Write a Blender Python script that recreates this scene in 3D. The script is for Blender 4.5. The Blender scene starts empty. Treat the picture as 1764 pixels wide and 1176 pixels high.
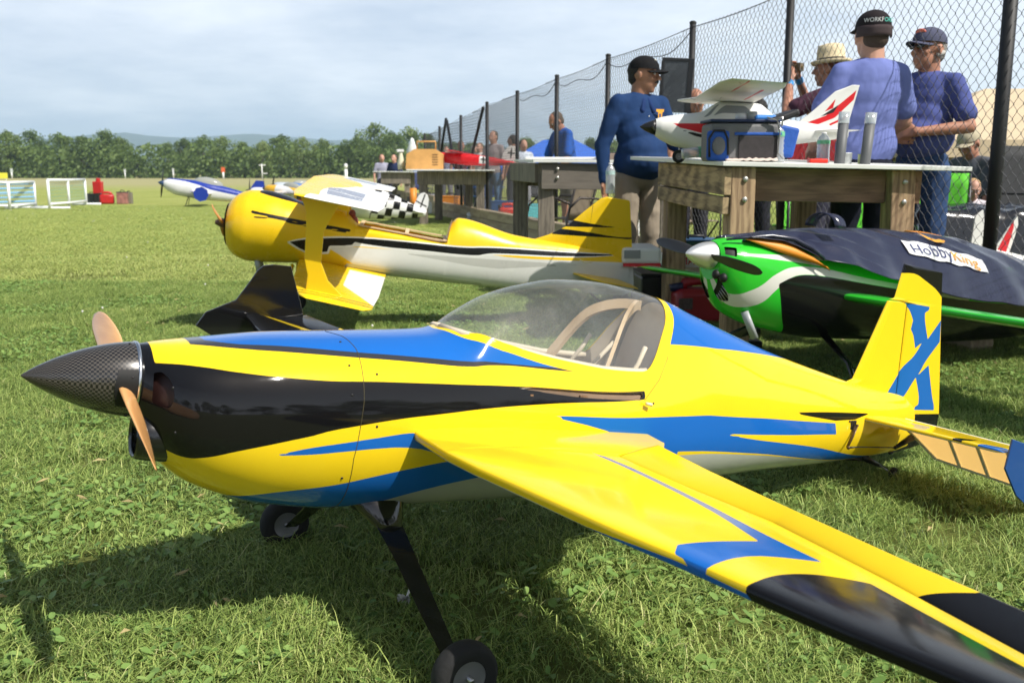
import bpy, bmesh, math, random
import numpy as np
from mathutils import Vector, Matrix, noise
random.seed(7); np.random.seed(7)
PI=math.pi; R_=math.radians
SC=bpy.context.scene; COL=SC.collection
# ---------------------------------------------------------------- camera, sky, sun, exposure
CAMH=.95; TH=math.atan(292/1650)
cam=bpy.data.cameras.new('camera'); cam.lens=1650/1764*36; cam.sensor_width=36; cam.clip_start=.05; cam.clip_end=12000
co=bpy.data.objects.new('camera',cam); COL.objects.link(co); co.location=(0,0,CAMH); co.rotation_euler=(PI/2-TH,0,0); SC.camera=co
cam.dof.use_dof=True; cam.dof.focus_distance=2.35; cam.dof.aperture_fstop=7.5
SUN=Vector((.68,-.50,1.0)).normalized()
SC.view_settings.view_transform='Standard'; SC.view_settings.look='None'; SC.view_settings.exposure=0.28; SC.view_settings.gamma=1; SC.view_settings.use_curve_mapping=False
SC.cycles.use_denoising=True; SC.cycles.max_bounces=8; SC.cycles.transparent_max_bounces=24; SC.cycles.volume_bounces=2
def N(nt,t,**kw):
    n=nt.nodes.new(t)
    for k,v in kw.items():
        if k in n.inputs.keys(): n.inputs[k].default_value=v
        else: setattr(n,k,v)
    return n
def Lk(nt,a,b): nt.links.new(a,b)
w=bpy.data.worlds.new('World'); SC.world=w; w.use_nodes=True; nt=w.node_tree; nt.nodes.clear()
sky=N(nt,'ShaderNodeTexSky'); sky.sky_type='NISHITA'; sky.sun_disc=False; sky.sun_elevation=math.asin(SUN.z); sky.sun_rotation=math.atan2(SUN.x,SUN.y); sky.air_density=1; sky.dust_density=2.5
geo=N(nt,'ShaderNodeTexCoord'); sep=N(nt,'ShaderNodeSeparateXYZ'); Lk(nt,geo.outputs['Generated'],sep.inputs[0])
zc=N(nt,'ShaderNodeMath',operation='MAXIMUM'); Lk(nt,sep.outputs[2],zc.inputs[0]); zc.inputs[1].default_value=0.0
za=N(nt,'ShaderNodeMath',operation='ADD'); Lk(nt,zc.outputs[0],za.inputs[0]); za.inputs[1].default_value=.16
dv=N(nt,'ShaderNodeVectorMath',operation='DIVIDE'); Lk(nt,geo.outputs['Generated'],dv.inputs[0])
cb=N(nt,'ShaderNodeCombineXYZ'); [Lk(nt,za.outputs[0],cb.inputs[i]) for i in range(3)]; Lk(nt,cb.outputs[0],dv.inputs[1])
nz=N(nt,'ShaderNodeTexNoise',Scale=.9,Detail=6.0,Roughness=.55); Lk(nt,dv.outputs[0],nz.inputs['Vector'])
nz2=N(nt,'ShaderNodeTexNoise',Scale=2.2,Detail=5.0,Roughness=.6); Lk(nt,dv.outputs[0],nz2.inputs['Vector'])
cr=N(nt,'ShaderNodeValToRGB'); cr.color_ramp.elements[0].position=.30; cr.color_ramp.elements[0].color=(.47,.57,.73,1); cr.color_ramp.elements[1].position=.60; cr.color_ramp.elements[1].color=(.84,.90,1.0,1)
mx0=N(nt,'ShaderNodeMix',data_type='FLOAT'); Lk(nt,nz.outputs[0],mx0.inputs[2]); Lk(nt,nz2.outputs[0],mx0.inputs[3]); mx0.inputs[0].default_value=.35
# clouds thin towards the left of the view, thicker and whiter to the right
bx=N(nt,'ShaderNodeMath',operation='MULTIPLY_ADD'); Lk(nt,sep.outputs[0],bx.inputs[0]); bx.inputs[1].default_value=.24; Lk(nt,mx0.outputs[0],bx.inputs[2])
Lk(nt,bx.outputs[0],cr.inputs[0])
el=N(nt,'ShaderNodeMapRange'); Lk(nt,zc.outputs[0],el.inputs[0]); el.inputs[1].default_value=.18; el.inputs[2].default_value=.55; el.inputs[3].default_value=.96; el.inputs[4].default_value=.13
bs=N(nt,'ShaderNodeBackground'); Lk(nt,sky.outputs[0],bs.inputs[0]); bs.inputs[1].default_value=.055
bc=N(nt,'ShaderNodeBackground'); Lk(nt,cr.outputs[0],bc.inputs[0]); bc.inputs[1].default_value=1.0
ms=N(nt,'ShaderNodeMixShader'); Lk(nt,el.outputs[0],ms.inputs[0]); Lk(nt,bs.outputs[0],ms.inputs[1]); Lk(nt,bc.outputs[0],ms.inputs[2])
wo=N(nt,'ShaderNodeOutputWorld'); Lk(nt,ms.outputs[0],wo.inputs[0])
sl=bpy.data.lights.new('sun','SUN'); sl.energy=5.0; sl.angle=R_(.5); sl.color=(1,.955,.88)
so=bpy.data.objects.new('sun',sl); COL.objects.link(so); so.rotation_euler=SUN.to_track_quat('Z','Y').to_euler()
# ---------------------------------------------------------------- helpers
def at(px,v,y):                      # a place in the world, y metres out, seen in direction (px, v)
    dx,du=(px-882)/1650,-(v-588)/1650
    ry=math.cos(TH)+du*math.sin(TH); rz=-math.sin(TH)+du*math.cos(TH)
    return Vector((dx*y/ry,y,CAMH+rz*y/ry))
def tag(o,label=None,cat=None,group=None,kind=None):
    for k,v in (('label',label),('category',cat),('group',group),('kind',kind)):
        if v: o[k]=v
    return o
def empty(name,loc=(0,0,0),rz=0,mat=None):
    o=bpy.data.objects.new(name,None); COL.objects.link(o); o.empty_display_size=.1
    if mat is not None: o.matrix_world=mat
    else: o.location=loc; o.rotation_euler=(0,0,rz)
    return o
_mats={}
def mat(name,col,rough=.5,metal=0,coat=0,spec=.5,bump=0,bscale=60,var=0,vscale=8,trans=0,coatr=.05,emit=None,alpha=1,stretch=None,sub=0):
    if name in _mats: return _mats[name]
    m=bpy.data.materials.new(name); _mats[name]=m; m.use_nodes=True; nt=m.node_tree; b=nt.nodes['Principled BSDF']
    c=tuple(col)+(1,); b.inputs['Base Color'].default_value=c; b.inputs['Roughness'].default_value=rough; b.inputs['Metallic'].default_value=metal
    b.inputs['Coat Weight'].default_value=coat; b.inputs['Coat Roughness'].default_value=coatr; b.inputs['Specular IOR Level'].default_value=spec
    b.inputs['Transmission Weight'].default_value=trans; b.inputs['Alpha'].default_value=alpha
    tc=N(nt,'ShaderNodeTexCoord'); v=tc.outputs['Object']
    if stretch:
        mp=N(nt,'ShaderNodeMapping'); mp.inputs['Scale'].default_value=stretch; Lk(nt,v,mp.inputs[0]); v=mp.outputs[0]
    if var:
        n=N(nt,'ShaderNodeTexNoise',Scale=vscale,Detail=5.0,Roughness=.6); Lk(nt,v,n.inputs[0])
        r=N(nt,'ShaderNodeMapRange'); Lk(nt,n.outputs[0],r.inputs[0]); r.inputs[1].default_value=.3; r.inputs[2].default_value=.7; r.inputs[3].default_value=1-var; r.inputs[4].default_value=1+var
        mm=N(nt,'ShaderNodeVectorMath',operation='SCALE'); mm.inputs[0].default_value=col; Lk(nt,r.outputs[0],mm.inputs['Scale']); Lk(nt,mm.outputs[0],b.inputs['Base Color'])
        r2=N(nt,'ShaderNodeMapRange'); Lk(nt,n.outputs[0],r2.inputs[0]); r2.inputs[3].default_value=max(rough-.12,.02); r2.inputs[4].default_value=min(rough+.15,1); Lk(nt,r2.outputs[0],b.inputs['Roughness'])
    if bump:
        n=N(nt,'ShaderNodeTexNoise',Scale=bscale,Detail=3.0); Lk(nt,v,n.inputs[0]); bp=N(nt,'ShaderNodeBump'); bp.inputs['Strength'].default_value=bump; bp.inputs['Distance'].default_value=.01
        Lk(nt,n.outputs[0],bp.inputs['Height']); Lk(nt,bp.outputs[0],b.inputs['Normal'])
    return m
def paintmat(name,base,layers,hole=False,spec=.34,rough=.07,coat=.12,soft=(),bump=.02,carbon=()):
    """glossy covering film: base colour plus areas given by signed-distance attributes"""
    if name in _mats: return _mats[name]
    m=bpy.data.materials.new(name); _mats[name]=m; m.use_nodes=True; nt=m.node_tree; b=nt.nodes['Principled BSDF']
    b.inputs['Roughness'].default_value=rough; b.inputs['Coat Weight'].default_value=coat; b.inputs['Coat Roughness'].default_value=.04; b.inputs['Specular IOR Level'].default_value=spec
    cur=N(nt,'ShaderNodeRGB'); cur.outputs[0].default_value=tuple(base)+(1,); cur=cur.outputs[0]
    for a,c in layers:
        at_=N(nt,'ShaderNodeAttribute'); at_.attribute_name=a
        if a in soft:
            st=N(nt,'ShaderNodeMapRange'); st.interpolation_type='SMOOTHSTEP'; Lk(nt,at_.outputs['Fac'],st.inputs[0]); st.inputs[1].default_value=-.05; st.inputs[2].default_value=.05
        else:
            st=N(nt,'ShaderNodeMath',operation='GREATER_THAN'); Lk(nt,at_.outputs['Fac'],st.inputs[0]); st.inputs[1].default_value=0
        mx=N(nt,'ShaderNodeMix',data_type='RGBA'); Lk(nt,st.outputs[0],mx.inputs[0]); Lk(nt,cur,mx.inputs[6]); mx.inputs[7].default_value=tuple(c)+(1,); cur=mx.outputs[2]
    tc=N(nt,'ShaderNodeTexCoord')
    du=N(nt,'ShaderNodeTexNoise',Scale=5.0,Detail=6.0,Roughness=.7); Lk(nt,tc.outputs['Object'],du.inputs[0])
    rr=N(nt,'ShaderNodeMapRange'); Lk(nt,du.outputs[0],rr.inputs[0]); rr.inputs[1].default_value=.35; rr.inputs[2].default_value=.75; rr.inputs[3].default_value=rough*.6; rr.inputs[4].default_value=rough*1.8; Lk(nt,rr.outputs[0],b.inputs['Roughness'])
    vs=N(nt,'ShaderNodeMapRange'); Lk(nt,du.outputs[0],vs.inputs[0]); vs.inputs[3].default_value=.9; vs.inputs[4].default_value=1.06
    sc=N(nt,'ShaderNodeVectorMath',operation='SCALE'); Lk(nt,cur,sc.inputs[0]); Lk(nt,vs.outputs[0],sc.inputs['Scale']); Lk(nt,sc.outputs[0],b.inputs['Base Color'])
    if bump:
        n=N(nt,'ShaderNodeTexNoise',Scale=14.0,Detail=2.0); Lk(nt,tc.outputs['Object'],n.inputs[0]); bp=N(nt,'ShaderNodeBump'); bp.inputs['Strength'].default_value=bump*4; bp.inputs['Distance'].default_value=.004; Lk(nt,n.outputs[0],bp.inputs['Height']); Lk(nt,bp.outputs[0],b.inputs['Normal']); Lk(nt,bp.outputs[0],b.inputs['Coat Normal'])
    if hole:
        at_=N(nt,'ShaderNodeAttribute'); at_.attribute_name='hole'; st=N(nt,'ShaderNodeMath',operation='LESS_THAN'); Lk(nt,at_.outputs['Fac'],st.inputs[0]); st.inputs[1].default_value=0; Lk(nt,st.outputs[0],b.inputs['Alpha'])
    return m
def wood(name,col,dark,scale=(1,1,12),rough=.75,vs=6):
    if name in _mats: return _mats[name]
    m=bpy.data.materials.new(name); _mats[name]=m; m.use_nodes=True; nt=m.node_tree; b=nt.nodes['Principled BSDF']; b.inputs['Roughness'].default_value=rough
    tc=N(nt,'ShaderNodeTexCoord'); mp=N(nt,'ShaderNodeMapping'); mp.inputs['Scale'].default_value=scale; Lk(nt,tc.outputs['Object'],mp.inputs[0])
    n=N(nt,'ShaderNodeTexNoise',Scale=vs,Detail=8.0,Roughness=.65,Distortion=1.2); Lk(nt,mp.outputs[0],n.inputs[0])
    wv=N(nt,'ShaderNodeTexWave',Scale=vs*.55,Distortion=7.0,Detail=3.0); Lk(nt,mp.outputs[0],wv.inputs[0])
    a1=N(nt,'ShaderNodeMath',operation='MULTIPLY'); Lk(nt,wv.outputs[0],a1.inputs[0]); a1.inputs[1].default_value=.13; ad=N(nt,'ShaderNodeMath',operation='MULTIPLY_ADD'); Lk(nt,n.outputs[0],ad.inputs[0]); ad.inputs[1].default_value=.9; Lk(nt,a1.outputs[0],ad.inputs[2])
    r=N(nt,'ShaderNodeValToRGB'); r.color_ramp.elements[0].color=tuple(dark)+(1,); r.color_ramp.elements[0].position=.40; r.color_ramp.elements[1].color=tuple(col)+(1,); r.color_ramp.elements[1].position=.62; Lk(nt,ad.outputs[0],r.inputs[0]); Lk(nt,r.outputs[0],b.inputs['Base Color'])
    bp=N(nt,'ShaderNodeBump'); bp.inputs['Strength'].default_value=.35; bp.inputs['Distance'].default_value=.006; Lk(nt,ad.outputs[0],bp.inputs['Height']); Lk(nt,bp.outputs[0],b.inputs['Normal'])
    return m
class MB:
    def __init__(s): s.v=[]; s.f=[]; s.mi=[]; s.cur=0
    def add(s,vs,fs):
        k=len(s.v); s.v+= [tuple(p) for p in vs]; s.f+=[tuple(k+i for i in f) for f in fs]; s.mi+=[s.cur]*len(fs); return s
    def box(s,c,d,rz=0,M=None,taper=1):
        x,y,z=[q/2 for q in d]; vs=[Vector((a*x*(taper if e>0 else 1),b*y*(taper if e>0 else 1),e*z)) for e in(-1,1) for a,b in((-1,-1),(1,-1),(1,1),(-1,1))]
        m=M if M is not None else Matrix.Rotation(rz,3,'Z'); c=Vector(c)
        return s.add([c+m@p for p in vs],[(3,2,1,0),(4,5,6,7),(0,1,5,4),(1,2,6,5),(2,3,7,6),(3,0,4,7)])
    def tube(s,pts,r,n=8,cap=True,flat=1,up=None):
        pts=[Vector(p) for p in pts]; rr=r if isinstance(r,(list,tuple)) else [r]*len(pts); rings=[]; a0=None
        for i,p in enumerate(pts):
            t=(pts[min(i+1,len(pts)-1)]-pts[max(i-1,0)]).normalized()
            if a0 is None:
                a0=Vector(up) if up is not None else (Vector((0,0,1)) if abs(t.z)<.9 else Vector((1,0,0)))
            a=(a0-t*a0.dot(t))
            a=a.normalized() if a.length>1e-6 else t.orthogonal().normalized()
            b=t.cross(a); a0=a
            rings.append([p+(a*math.cos(2*PI*k/n)*flat+b*math.sin(2*PI*k/n))*rr[i] for k in range(n)])
        vs=[q for g in rings for q in g]; fs=[(i*n+k,i*n+(k+1)%n,(i+1)*n+(k+1)%n,(i+1)*n+k) for i in range(len(pts)-1) for k in range(n)]
        if cap: fs+=[tuple(range(n))[::-1],tuple((len(pts)-1)*n+k for k in range(n))]
        return s.add(vs,fs)
    def lathe(s,prof,c=(0,0,0),axis='Z',n=24,cap=False,M=None):
        c=Vector(c); vs=[]
        for r,h in prof:
            for k in range(n):
                a=2*PI*k/n; p=Vector((r*math.cos(a),r*math.sin(a),h))
                if axis=='X': p=Vector((p.z,p.x,p.y))
                if axis=='Y': p=Vector((p.y,p.z,p.x))
                if M is not None: p=M@p
                vs.append(c+p)
        m=len(prof); fs=[(i*n+k,i*n+(k+1)%n,(i+1)*n+(k+1)%n,(i+1)*n+k) for i in range(m-1) for k in range(n)]
        if cap: fs+=[tuple(range(n))[::-1],tuple((m-1)*n+k for k in range(n))]
        return s.add(vs,fs)
    def ell(s,c,r,n=12,m=8,M=None):
        c=Vector(c); r=r if isinstance(r,(list,tuple)) else (r,r,r); vs=[]; 
        for i in range(m+1):
            t=PI*(i/m-.5); t=max(min(t,PI/2-.03),-PI/2+.03)
            for k in range(n):
                a=2*PI*k/n; p=Vector((r[0]*math.cos(t)*math.cos(a),r[1]*math.cos(t)*math.sin(a),r[2]*math.sin(t)))
                if M is not None: p=M@p
                vs.append(c+p)
        fs=[(i*n+k,i*n+(k+1)%n,(i+1)*n+(k+1)%n,(i+1)*n+k) for i in range(m) for k in range(n)]+[tuple(range(n))[::-1],tuple(m*n+k for k in range(n))]
        return s.add(vs,fs)
    def cap(s,p0,p1,r0,r1=None,n=12):
        r1=r0 if r1 is None else r1; p0=Vector(p0);p1=Vector(p1); t=(p1-p0).normalized() if (p1-p0).length>1e-6 else Vector((0,0,1))
        L=(p1-p0).length; pts=[];rr=[]
        for k in range(5): a=PI/2*(1-k/4); pts.append(p0-t*r0*math.sin(a)*.999); rr.append(max(r0*math.cos(a),r0*.03))
        for k in range(5): a=PI/2*k/4; pts.append(p1+t*r1*math.sin(a)*.999); rr.append(max(r1*math.cos(a),r1*.03))
        return s.tube(pts,rr,n)
    def prism(s,poly,z0,z1,M=None):
        n=len(poly); vs=[Vector((p[0],p[1],z0)) for p in poly]+[Vector((p[0],p[1],z1)) for p in poly]
        if M is not None: vs=[M@v for v in vs]
        return s.add(vs,[tuple(range(n))[::-1],tuple(range(n,2*n))]+[(i,(i+1)%n,n+(i+1)%n,n+i) for i in range(n)])
    def build(s,name,m,parent=None,smooth=False,bevel=0,loc=None,sub=0,auto=None):
        me=bpy.data.meshes.new(name); me.from_pydata(s.v,[],s.f); me.validate()
        ms=m if isinstance(m,(list,tuple)) else [m]
        for q in ms: me.materials.append(q)
        if len(ms)>1: me.polygons.foreach_set('material_index',s.mi[:len(me.polygons)])
        bm=bmesh.new(); bm.from_mesh(me); bmesh.ops.recalc_face_normals(bm,faces=bm.faces); bm.to_mesh(me); bm.free()
        if smooth: me.polygons.foreach_set('use_smooth',[True]*len(me.polygons))
        o=bpy.data.objects.new(name,me); COL.objects.link(o)
        if parent is not None: o.parent=parent
        if loc is not None: o.location=loc
        if bevel:
            b=o.modifiers.new('b','BEVEL'); b.width=bevel; b.segments=2; b.limit_method='ANGLE'
        if sub:
            b=o.modifiers.new('s','SUBSURF'); b.levels=sub; b.render_levels=sub
        if auto: me.set_sharp_from_angle(angle=R_(auto))
        return o
def grid_mesh(name,P,m,parent=None,attrs=None,closed_v=False,thick=0,smooth=True,facekeep=None):
    """P: (a,b,3) array of points; attrs: dict name->(a,b)"""
    a,b=P.shape[:2]; idx=np.arange(a*b).reshape(a,b)
    if closed_v: nx=np.roll(idx,-1,axis=1); q=np.stack([idx[:-1],nx[:-1],nx[1:],idx[1:]],-1)
    else: q=np.stack([idx[:-1,:-1],idx[:-1,1:],idx[1:,1:],idx[1:,:-1]],-1)
    q=q.reshape(-1,4)
    if facekeep is not None: q=q[facekeep(q)]
    me=bpy.data.meshes.new(name); me.from_pydata(P.reshape(-1,3).tolist(),[],q.tolist())
    for k,v in (attrs or {}).items():
        at_=me.attributes.new(k,'FLOAT','POINT'); at_.data.foreach_set('value',np.ascontiguousarray(v,dtype=np.float32).ravel())
    me.materials.append(m); me.polygons.foreach_set('use_smooth',[smooth]*len(me.polygons))
    o=bpy.data.objects.new(name,me); COL.objects.link(o)
    if parent is not None: o.parent=parent
    if thick:
        s=o.modifiers.new('t','SOLIDIFY'); s.thickness=thick; s.offset=-1
    return o
def chaikin(p,closed=True,lim=40):
    p=[np.array(q,float) for q in p]
    for _ in range(2):
        o=[]; n=len(p)
        for i in range(n):
            if not closed and i in (0,n-1): o.append(p[i]); continue
            a,b,c=p[i-1],p[i],p[(i+1)%n]; u=(b-a)/(np.linalg.norm(b-a)+1e-9); v=(c-b)/(np.linalg.norm(c-b)+1e-9)
            if abs(math.degrees(math.atan2(u[0]*v[1]-u[1]*v[0],u@v)))<lim: o+= [b*.75+a*.25,b*.75+c*.25]
            else: o.append(b)
        p=o
    return np.array(p)
def sdf(poly,X,Y,sx=1,sy=1):
    if len(poly)>6: poly=chaikin(np.array(poly,float)*(sx,sy))/(sx,sy)
    """signed distance, positive inside"""
    p=np.array(poly,float)*(sx,sy); X=np.asarray(X,float)*sx; Y=np.asarray(Y,float)*sy
    d=np.full(X.shape,1e9); ins=np.zeros(X.shape,bool)
    for i in range(len(p)):
        a=p[i]; b=p[(i+1)%len(p)]; e=b-a; L=e@e+1e-12
        t=np.clip(((X-a[0])*e[0]+(Y-a[1])*e[1])/L,0,1); d=np.minimum(d,np.hypot(X-a[0]-t*e[0],Y-a[1]-t*e[1]))
        c=((a[1]>Y)!=(b[1]>Y)); xi=a[0]+(Y-a[1])*e[0]/(e[1] if abs(e[1])>1e-12 else 1e-12); ins^=c&(X<xi)
    return np.where(ins,d,-d)
def band(line,X,Y,w,sx=1,sy=1):
    p=np.array(line,float)*(sx,sy); X=np.asarray(X,float)*sx; Y=np.asarray(Y,float)*sy; d=np.full(X.shape,1e9)
    for a,b in zip(p[:-1],p[1:]):
        e=b-a; t=np.clip(((X-a[0])*e[0]+(Y-a[1])*e[1])/(e@e+1e-12),0,1); d=np.minimum(d,np.hypot(X-a[0]-t*e[0],Y-a[1]-t*e[1]))
    return w-d
def herm(xs,ys,x):
    xs=np.asarray(xs,float);ys=np.asarray(ys,float);x=np.asarray(x,float)
    d=np.diff(ys)/np.diff(xs);m=np.zeros_like(ys)
    m[1:-1]=np.where(d[1:]*d[:-1]>0,2*d[1:]*d[:-1]/(d[1:]+d[:-1]+1e-12*np.sign(d[1:]+d[:-1]+1e-30)),0);m[0]=d[0];m[-1]=d[-1]
    i=np.clip(np.searchsorted(xs,x)-1,0,len(xs)-2);h=xs[i+1]-xs[i];t=np.clip((x-xs[i])/h,0,1)
    return (2*t**3-3*t**2+1)*ys[i]+(t**3-2*t**2+t)*h*m[i]+(-2*t**3+3*t**2)*ys[i+1]+(t**3-t**2)*h*m[i+1]
def bub(X,ph,T):
    u=np.clip((np.asarray(ph)-.60)/.25,0,1); return np.maximum(T-herm(np.array([-.5,-.2,-.05,.12,.2,.4,.6,.8,.9,2]),np.array([.08,.104,.116,.130,.138,.150,.162,.205,.225,.225]),X),0)*((X>.12)&(X<.9))*(1-u*u*(3-2*u))
def surf(ST,X,ph):
    S=np.asarray(ST,float); W,T,B,M_,et,eb=[herm(S[:,0],S[:,k],X) for k in range(1,7)]
    if len(ST)>20: T=T-bub(X,ph,T)
    a=(np.asarray(ph)-.5)*np.pi; e=np.where(a>0,et,eb); c=np.abs(np.cos(a))**(2/e); s=np.abs(np.sin(a))**(2/e)
    return X+0*ph,W*c,np.where(a>0,M_+(T-M_)*s,M_-(M_-B)*s)
def body_grid(ST,x0,x1,nx,nphi,off=0):
    """closed loft; returns P(a,b,3) local (x, y=-lateral, z) and X, PH arrays"""
    ph=np.concatenate([np.linspace(0,1,nphi),np.linspace(1,0,nphi)[1:-1]]); side=np.concatenate([np.ones(nphi),-np.ones(nphi-2)])
    X,PH=np.meshgrid(np.linspace(x0,x1,nx),ph,indexing='ij'); x,l,n=surf(ST,X,PH)
    if off:
        S=np.asarray(ST,float); Mz=herm(S[:,0],S[:,4],X); r=np.sqrt(l**2+(n-Mz)**2)+1e-6; k=np.maximum(1-off/r,.05); l=l*k; n=Mz+(n-Mz)*k
    return np.stack([x,-l*side[None,:],n],-1),X,PH,np.broadcast_to(side[None,:],X.shape)
def frame_mat(O,az,p,roll=0):
    D=Vector((math.cos(az)*math.cos(p),math.sin(az)*math.cos(p),-math.sin(p))); L=Vector((math.sin(az),-math.cos(az),0)); Nn=Vector((math.cos(az)*math.sin(p),math.sin(az)*math.sin(p),math.cos(p)))
    L2=L*math.cos(roll)-Nn*math.sin(roll); N2=Nn*math.cos(roll)+L*math.sin(roll)
    return Matrix(((D.x,-L2.x,N2.x,O[0]),(D.y,-L2.y,N2.y,O[1]),(D.z,-L2.z,N2.z,O[2]),(0,0,0,1)))
def wing_mesh(name,stations,m,parent,side=1,attrs=None,nspan=60,nch=18,le_round=True,te0=0.004):
    """stations rows: l, XLE, XTE, nLE, nTE, thickness(half). side +1 = near camera (local y negative)"""
    S=np.array(stations,float); l=np.linspace(S[0,0],S[-1,0],nspan); g=[np.interp(l,S[:,0],S[:,k]) for k in range(1,6)]
    c=(1-np.cos(np.linspace(0,PI,nch)))/2; c2=np.concatenate([c,c[::-1][1:-1]]); sg=np.concatenate([np.ones(nch),-np.ones(nch-2)])
    if le_round: th=2.6*(.2969*np.sqrt(c2)-.126*c2-.3516*c2**2+.2843*c2**3-.1015*c2**4)*1.28+te0*0
    else: th=(1-c2)
    X=g[0][:,None]+(g[1]-g[0])[:,None]*c2; Z=g[2][:,None]+(g[3]-g[2])[:,None]*c2; T=g[4][:,None]*th[None,:]*sg+sg*te0*.5*(c2>0)*(c2<1)
    endt=np.ones(nspan); k=4
    for i in range(k): endt[-1-i]=math.sin((i+.02)/k*PI/2)
    Lg=np.broadcast_to(l[:,None],X.shape); P=np.stack([X,-side*Lg,Z+T*endt[:,None]],-1); at_={}
    if attrs:
        at_=attrs(X,Lg,np.broadcast_to(sg,X.shape))
    o=grid_mesh(name,P,m,parent,at_,closed_v=True)
    n=P.shape[1]; me=o.data; bm=bmesh.new(); bm.from_mesh(me); bm.verts.ensure_lookup_table()
    for r in (0,nspan-1):
        try:
            f=bm.faces.new([bm.verts[r*n+i] for i in range(n)]); f.smooth=False
        except Exception: pass
    bmesh.ops.recalc_face_normals(bm,faces=bm.faces); bm.to_mesh(me); bm.free()
    return o
def copy_tree(o,parent=None):
    c=o.copy(); COL.objects.link(c); c.parent=parent
    for ch in list(o.children): copy_tree(ch,c)
    return c
_fc={}
def text_mb(s,size=1,extrude=0.0,align='CENTER'):
    cu=bpy.data.curves.new('t','FONT'); cu.body=s; cu.size=size; cu.extrude=extrude; cu.align_x=align; cu.align_y='CENTER'; cu.resolution_u=3
    ob=bpy.data.objects.new('t',cu); COL.objects.link(ob); bpy.context.view_layer.update()
    me=bpy.data.meshes.new_from_object(ob.evaluated_get(bpy.context.evaluated_depsgraph_get()))
    vs=[v.co.copy() for v in me.vertices]; fs=[tuple(p.vertices) for p in me.polygons]
    bpy.data.objects.remove(ob); bpy.data.curves.remove(cu); bpy.data.meshes.remove(me)
    return vs,fs
# common materials
WHITE=mat('white_paint',(.78,.78,.76),.35); BLACK=mat('black_plastic',(.012,.012,.013),.4); RUBBER=mat('rubber',(.014,.014,.014),.85,bump=.2); GREYM=mat('grey_metal',(.45,.45,.46),.3,metal=1)
DKMET=mat('dark_metal',(.03,.03,.032),.4,metal=.6); REDP=mat('red_plastic',(.45,.012,.012),.35,var=.12,vscale=5)
YEL=(.86,.60,.014); BLU=(.010,.125,.47); BLK=(.006,.006,.007); CHR=(.035,.037,.045); WHT=(.72,.72,.68)
# ---------------------------------------------------------------- ground, grass, hills
def ground_mat():
    m=bpy.data.materials.new('lawn_soil'); m.use_nodes=True; nt=m.node_tree; b=nt.nodes['Principled BSDF']; b.inputs['Roughness'].default_value=.95; b.inputs['Specular IOR Level'].default_value=.1
    tc=N(nt,'ShaderNodeTexCoord'); cam_d=tc.outputs['Object']
    n1=N(nt,'ShaderNodeTexNoise',Scale=.35,Detail=8.0,Roughness=.7); n2=N(nt,'ShaderNodeTexNoise',Scale=22.0,Detail=6.0,Roughness=.8); Lk(nt,cam_d,n1.inputs[0]); Lk(nt,cam_d,n2.inputs[0])
    r1=N(nt,'ShaderNodeValToRGB'); e=r1.color_ramp.elements; e[0].position=.35; e[0].color=(.29,.35,.085,1); e[1].position=.68; e[1].color=(.42,.46,.16,1); Lk(nt,n1.outputs[0],r1.inputs[0])
    r2=N(nt,'ShaderNodeValToRGB'); e=r2.color_ramp.elements; e[0].position=.3; e[0].color=(.35,.35,.3,1); e[1].position=.65; e[1].color=(1.15,1.1,1,1); Lk(nt,n2.outputs[0],r2.inputs[0])
    mu=N(nt,'ShaderNodeMix',data_type='RGBA',blend_type='MULTIPLY'); mu.inputs[0].default_value=1; Lk(nt,r1.outputs[0],mu.inputs[6]); Lk(nt,r2.outputs[0],mu.inputs[7])
    # close to the blades the soil and thatch show between them
    sp=N(nt,'ShaderNodeSeparateXYZ'); Lk(nt,cam_d,sp.inputs[0]); mr=N(nt,'ShaderNodeMapRange'); Lk(nt,sp.outputs[1],mr.inputs[0]); mr.inputs[1].default_value=9; mr.inputs[2].default_value=16
    mx=N(nt,'ShaderNodeMix',data_type='RGBA'); Lk(nt,mr.outputs[0],mx.inputs[0]); mx.inputs[6].default_value=(.13,.15,.04,1); Lk(nt,mu.outputs[2],mx.inputs[7])
    # mown runway strip, dry and pale, far out
    mr2=N(nt,'ShaderNodeMapRange'); Lk(nt,sp.outputs[1],mr2.inputs[0]); mr2.inputs[1].default_value=50; mr2.inputs[2].default_value=75
    mx2=N(nt,'ShaderNodeMix',data_type='RGBA'); Lk(nt,mr2.outputs[0],mx2.inputs[0]); Lk(nt,mx.outputs[2],mx2.inputs[6]); mx2.inputs[7].default_value=(.33,.31,.15,1)
    Lk(nt,mx2.outputs[2],b.inputs['Base Color'])
    bp=N(nt,'ShaderNodeBump'); bp.inputs['Strength'].default_value=.6; bp.inputs['Distance'].default_value=.03; Lk(nt,n2.outputs[0],bp.inputs['Height']); Lk(nt,bp.outputs[0],b.inputs['Normal'])
    return m
g=MB(); g.add([(-3200,-60,0),(3200,-60,0),(3200,4000,0),(-3200,4000,0)],[(0,1,2,3)]); tag(g.build('ground',ground_mat()),kind='structure')
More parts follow.
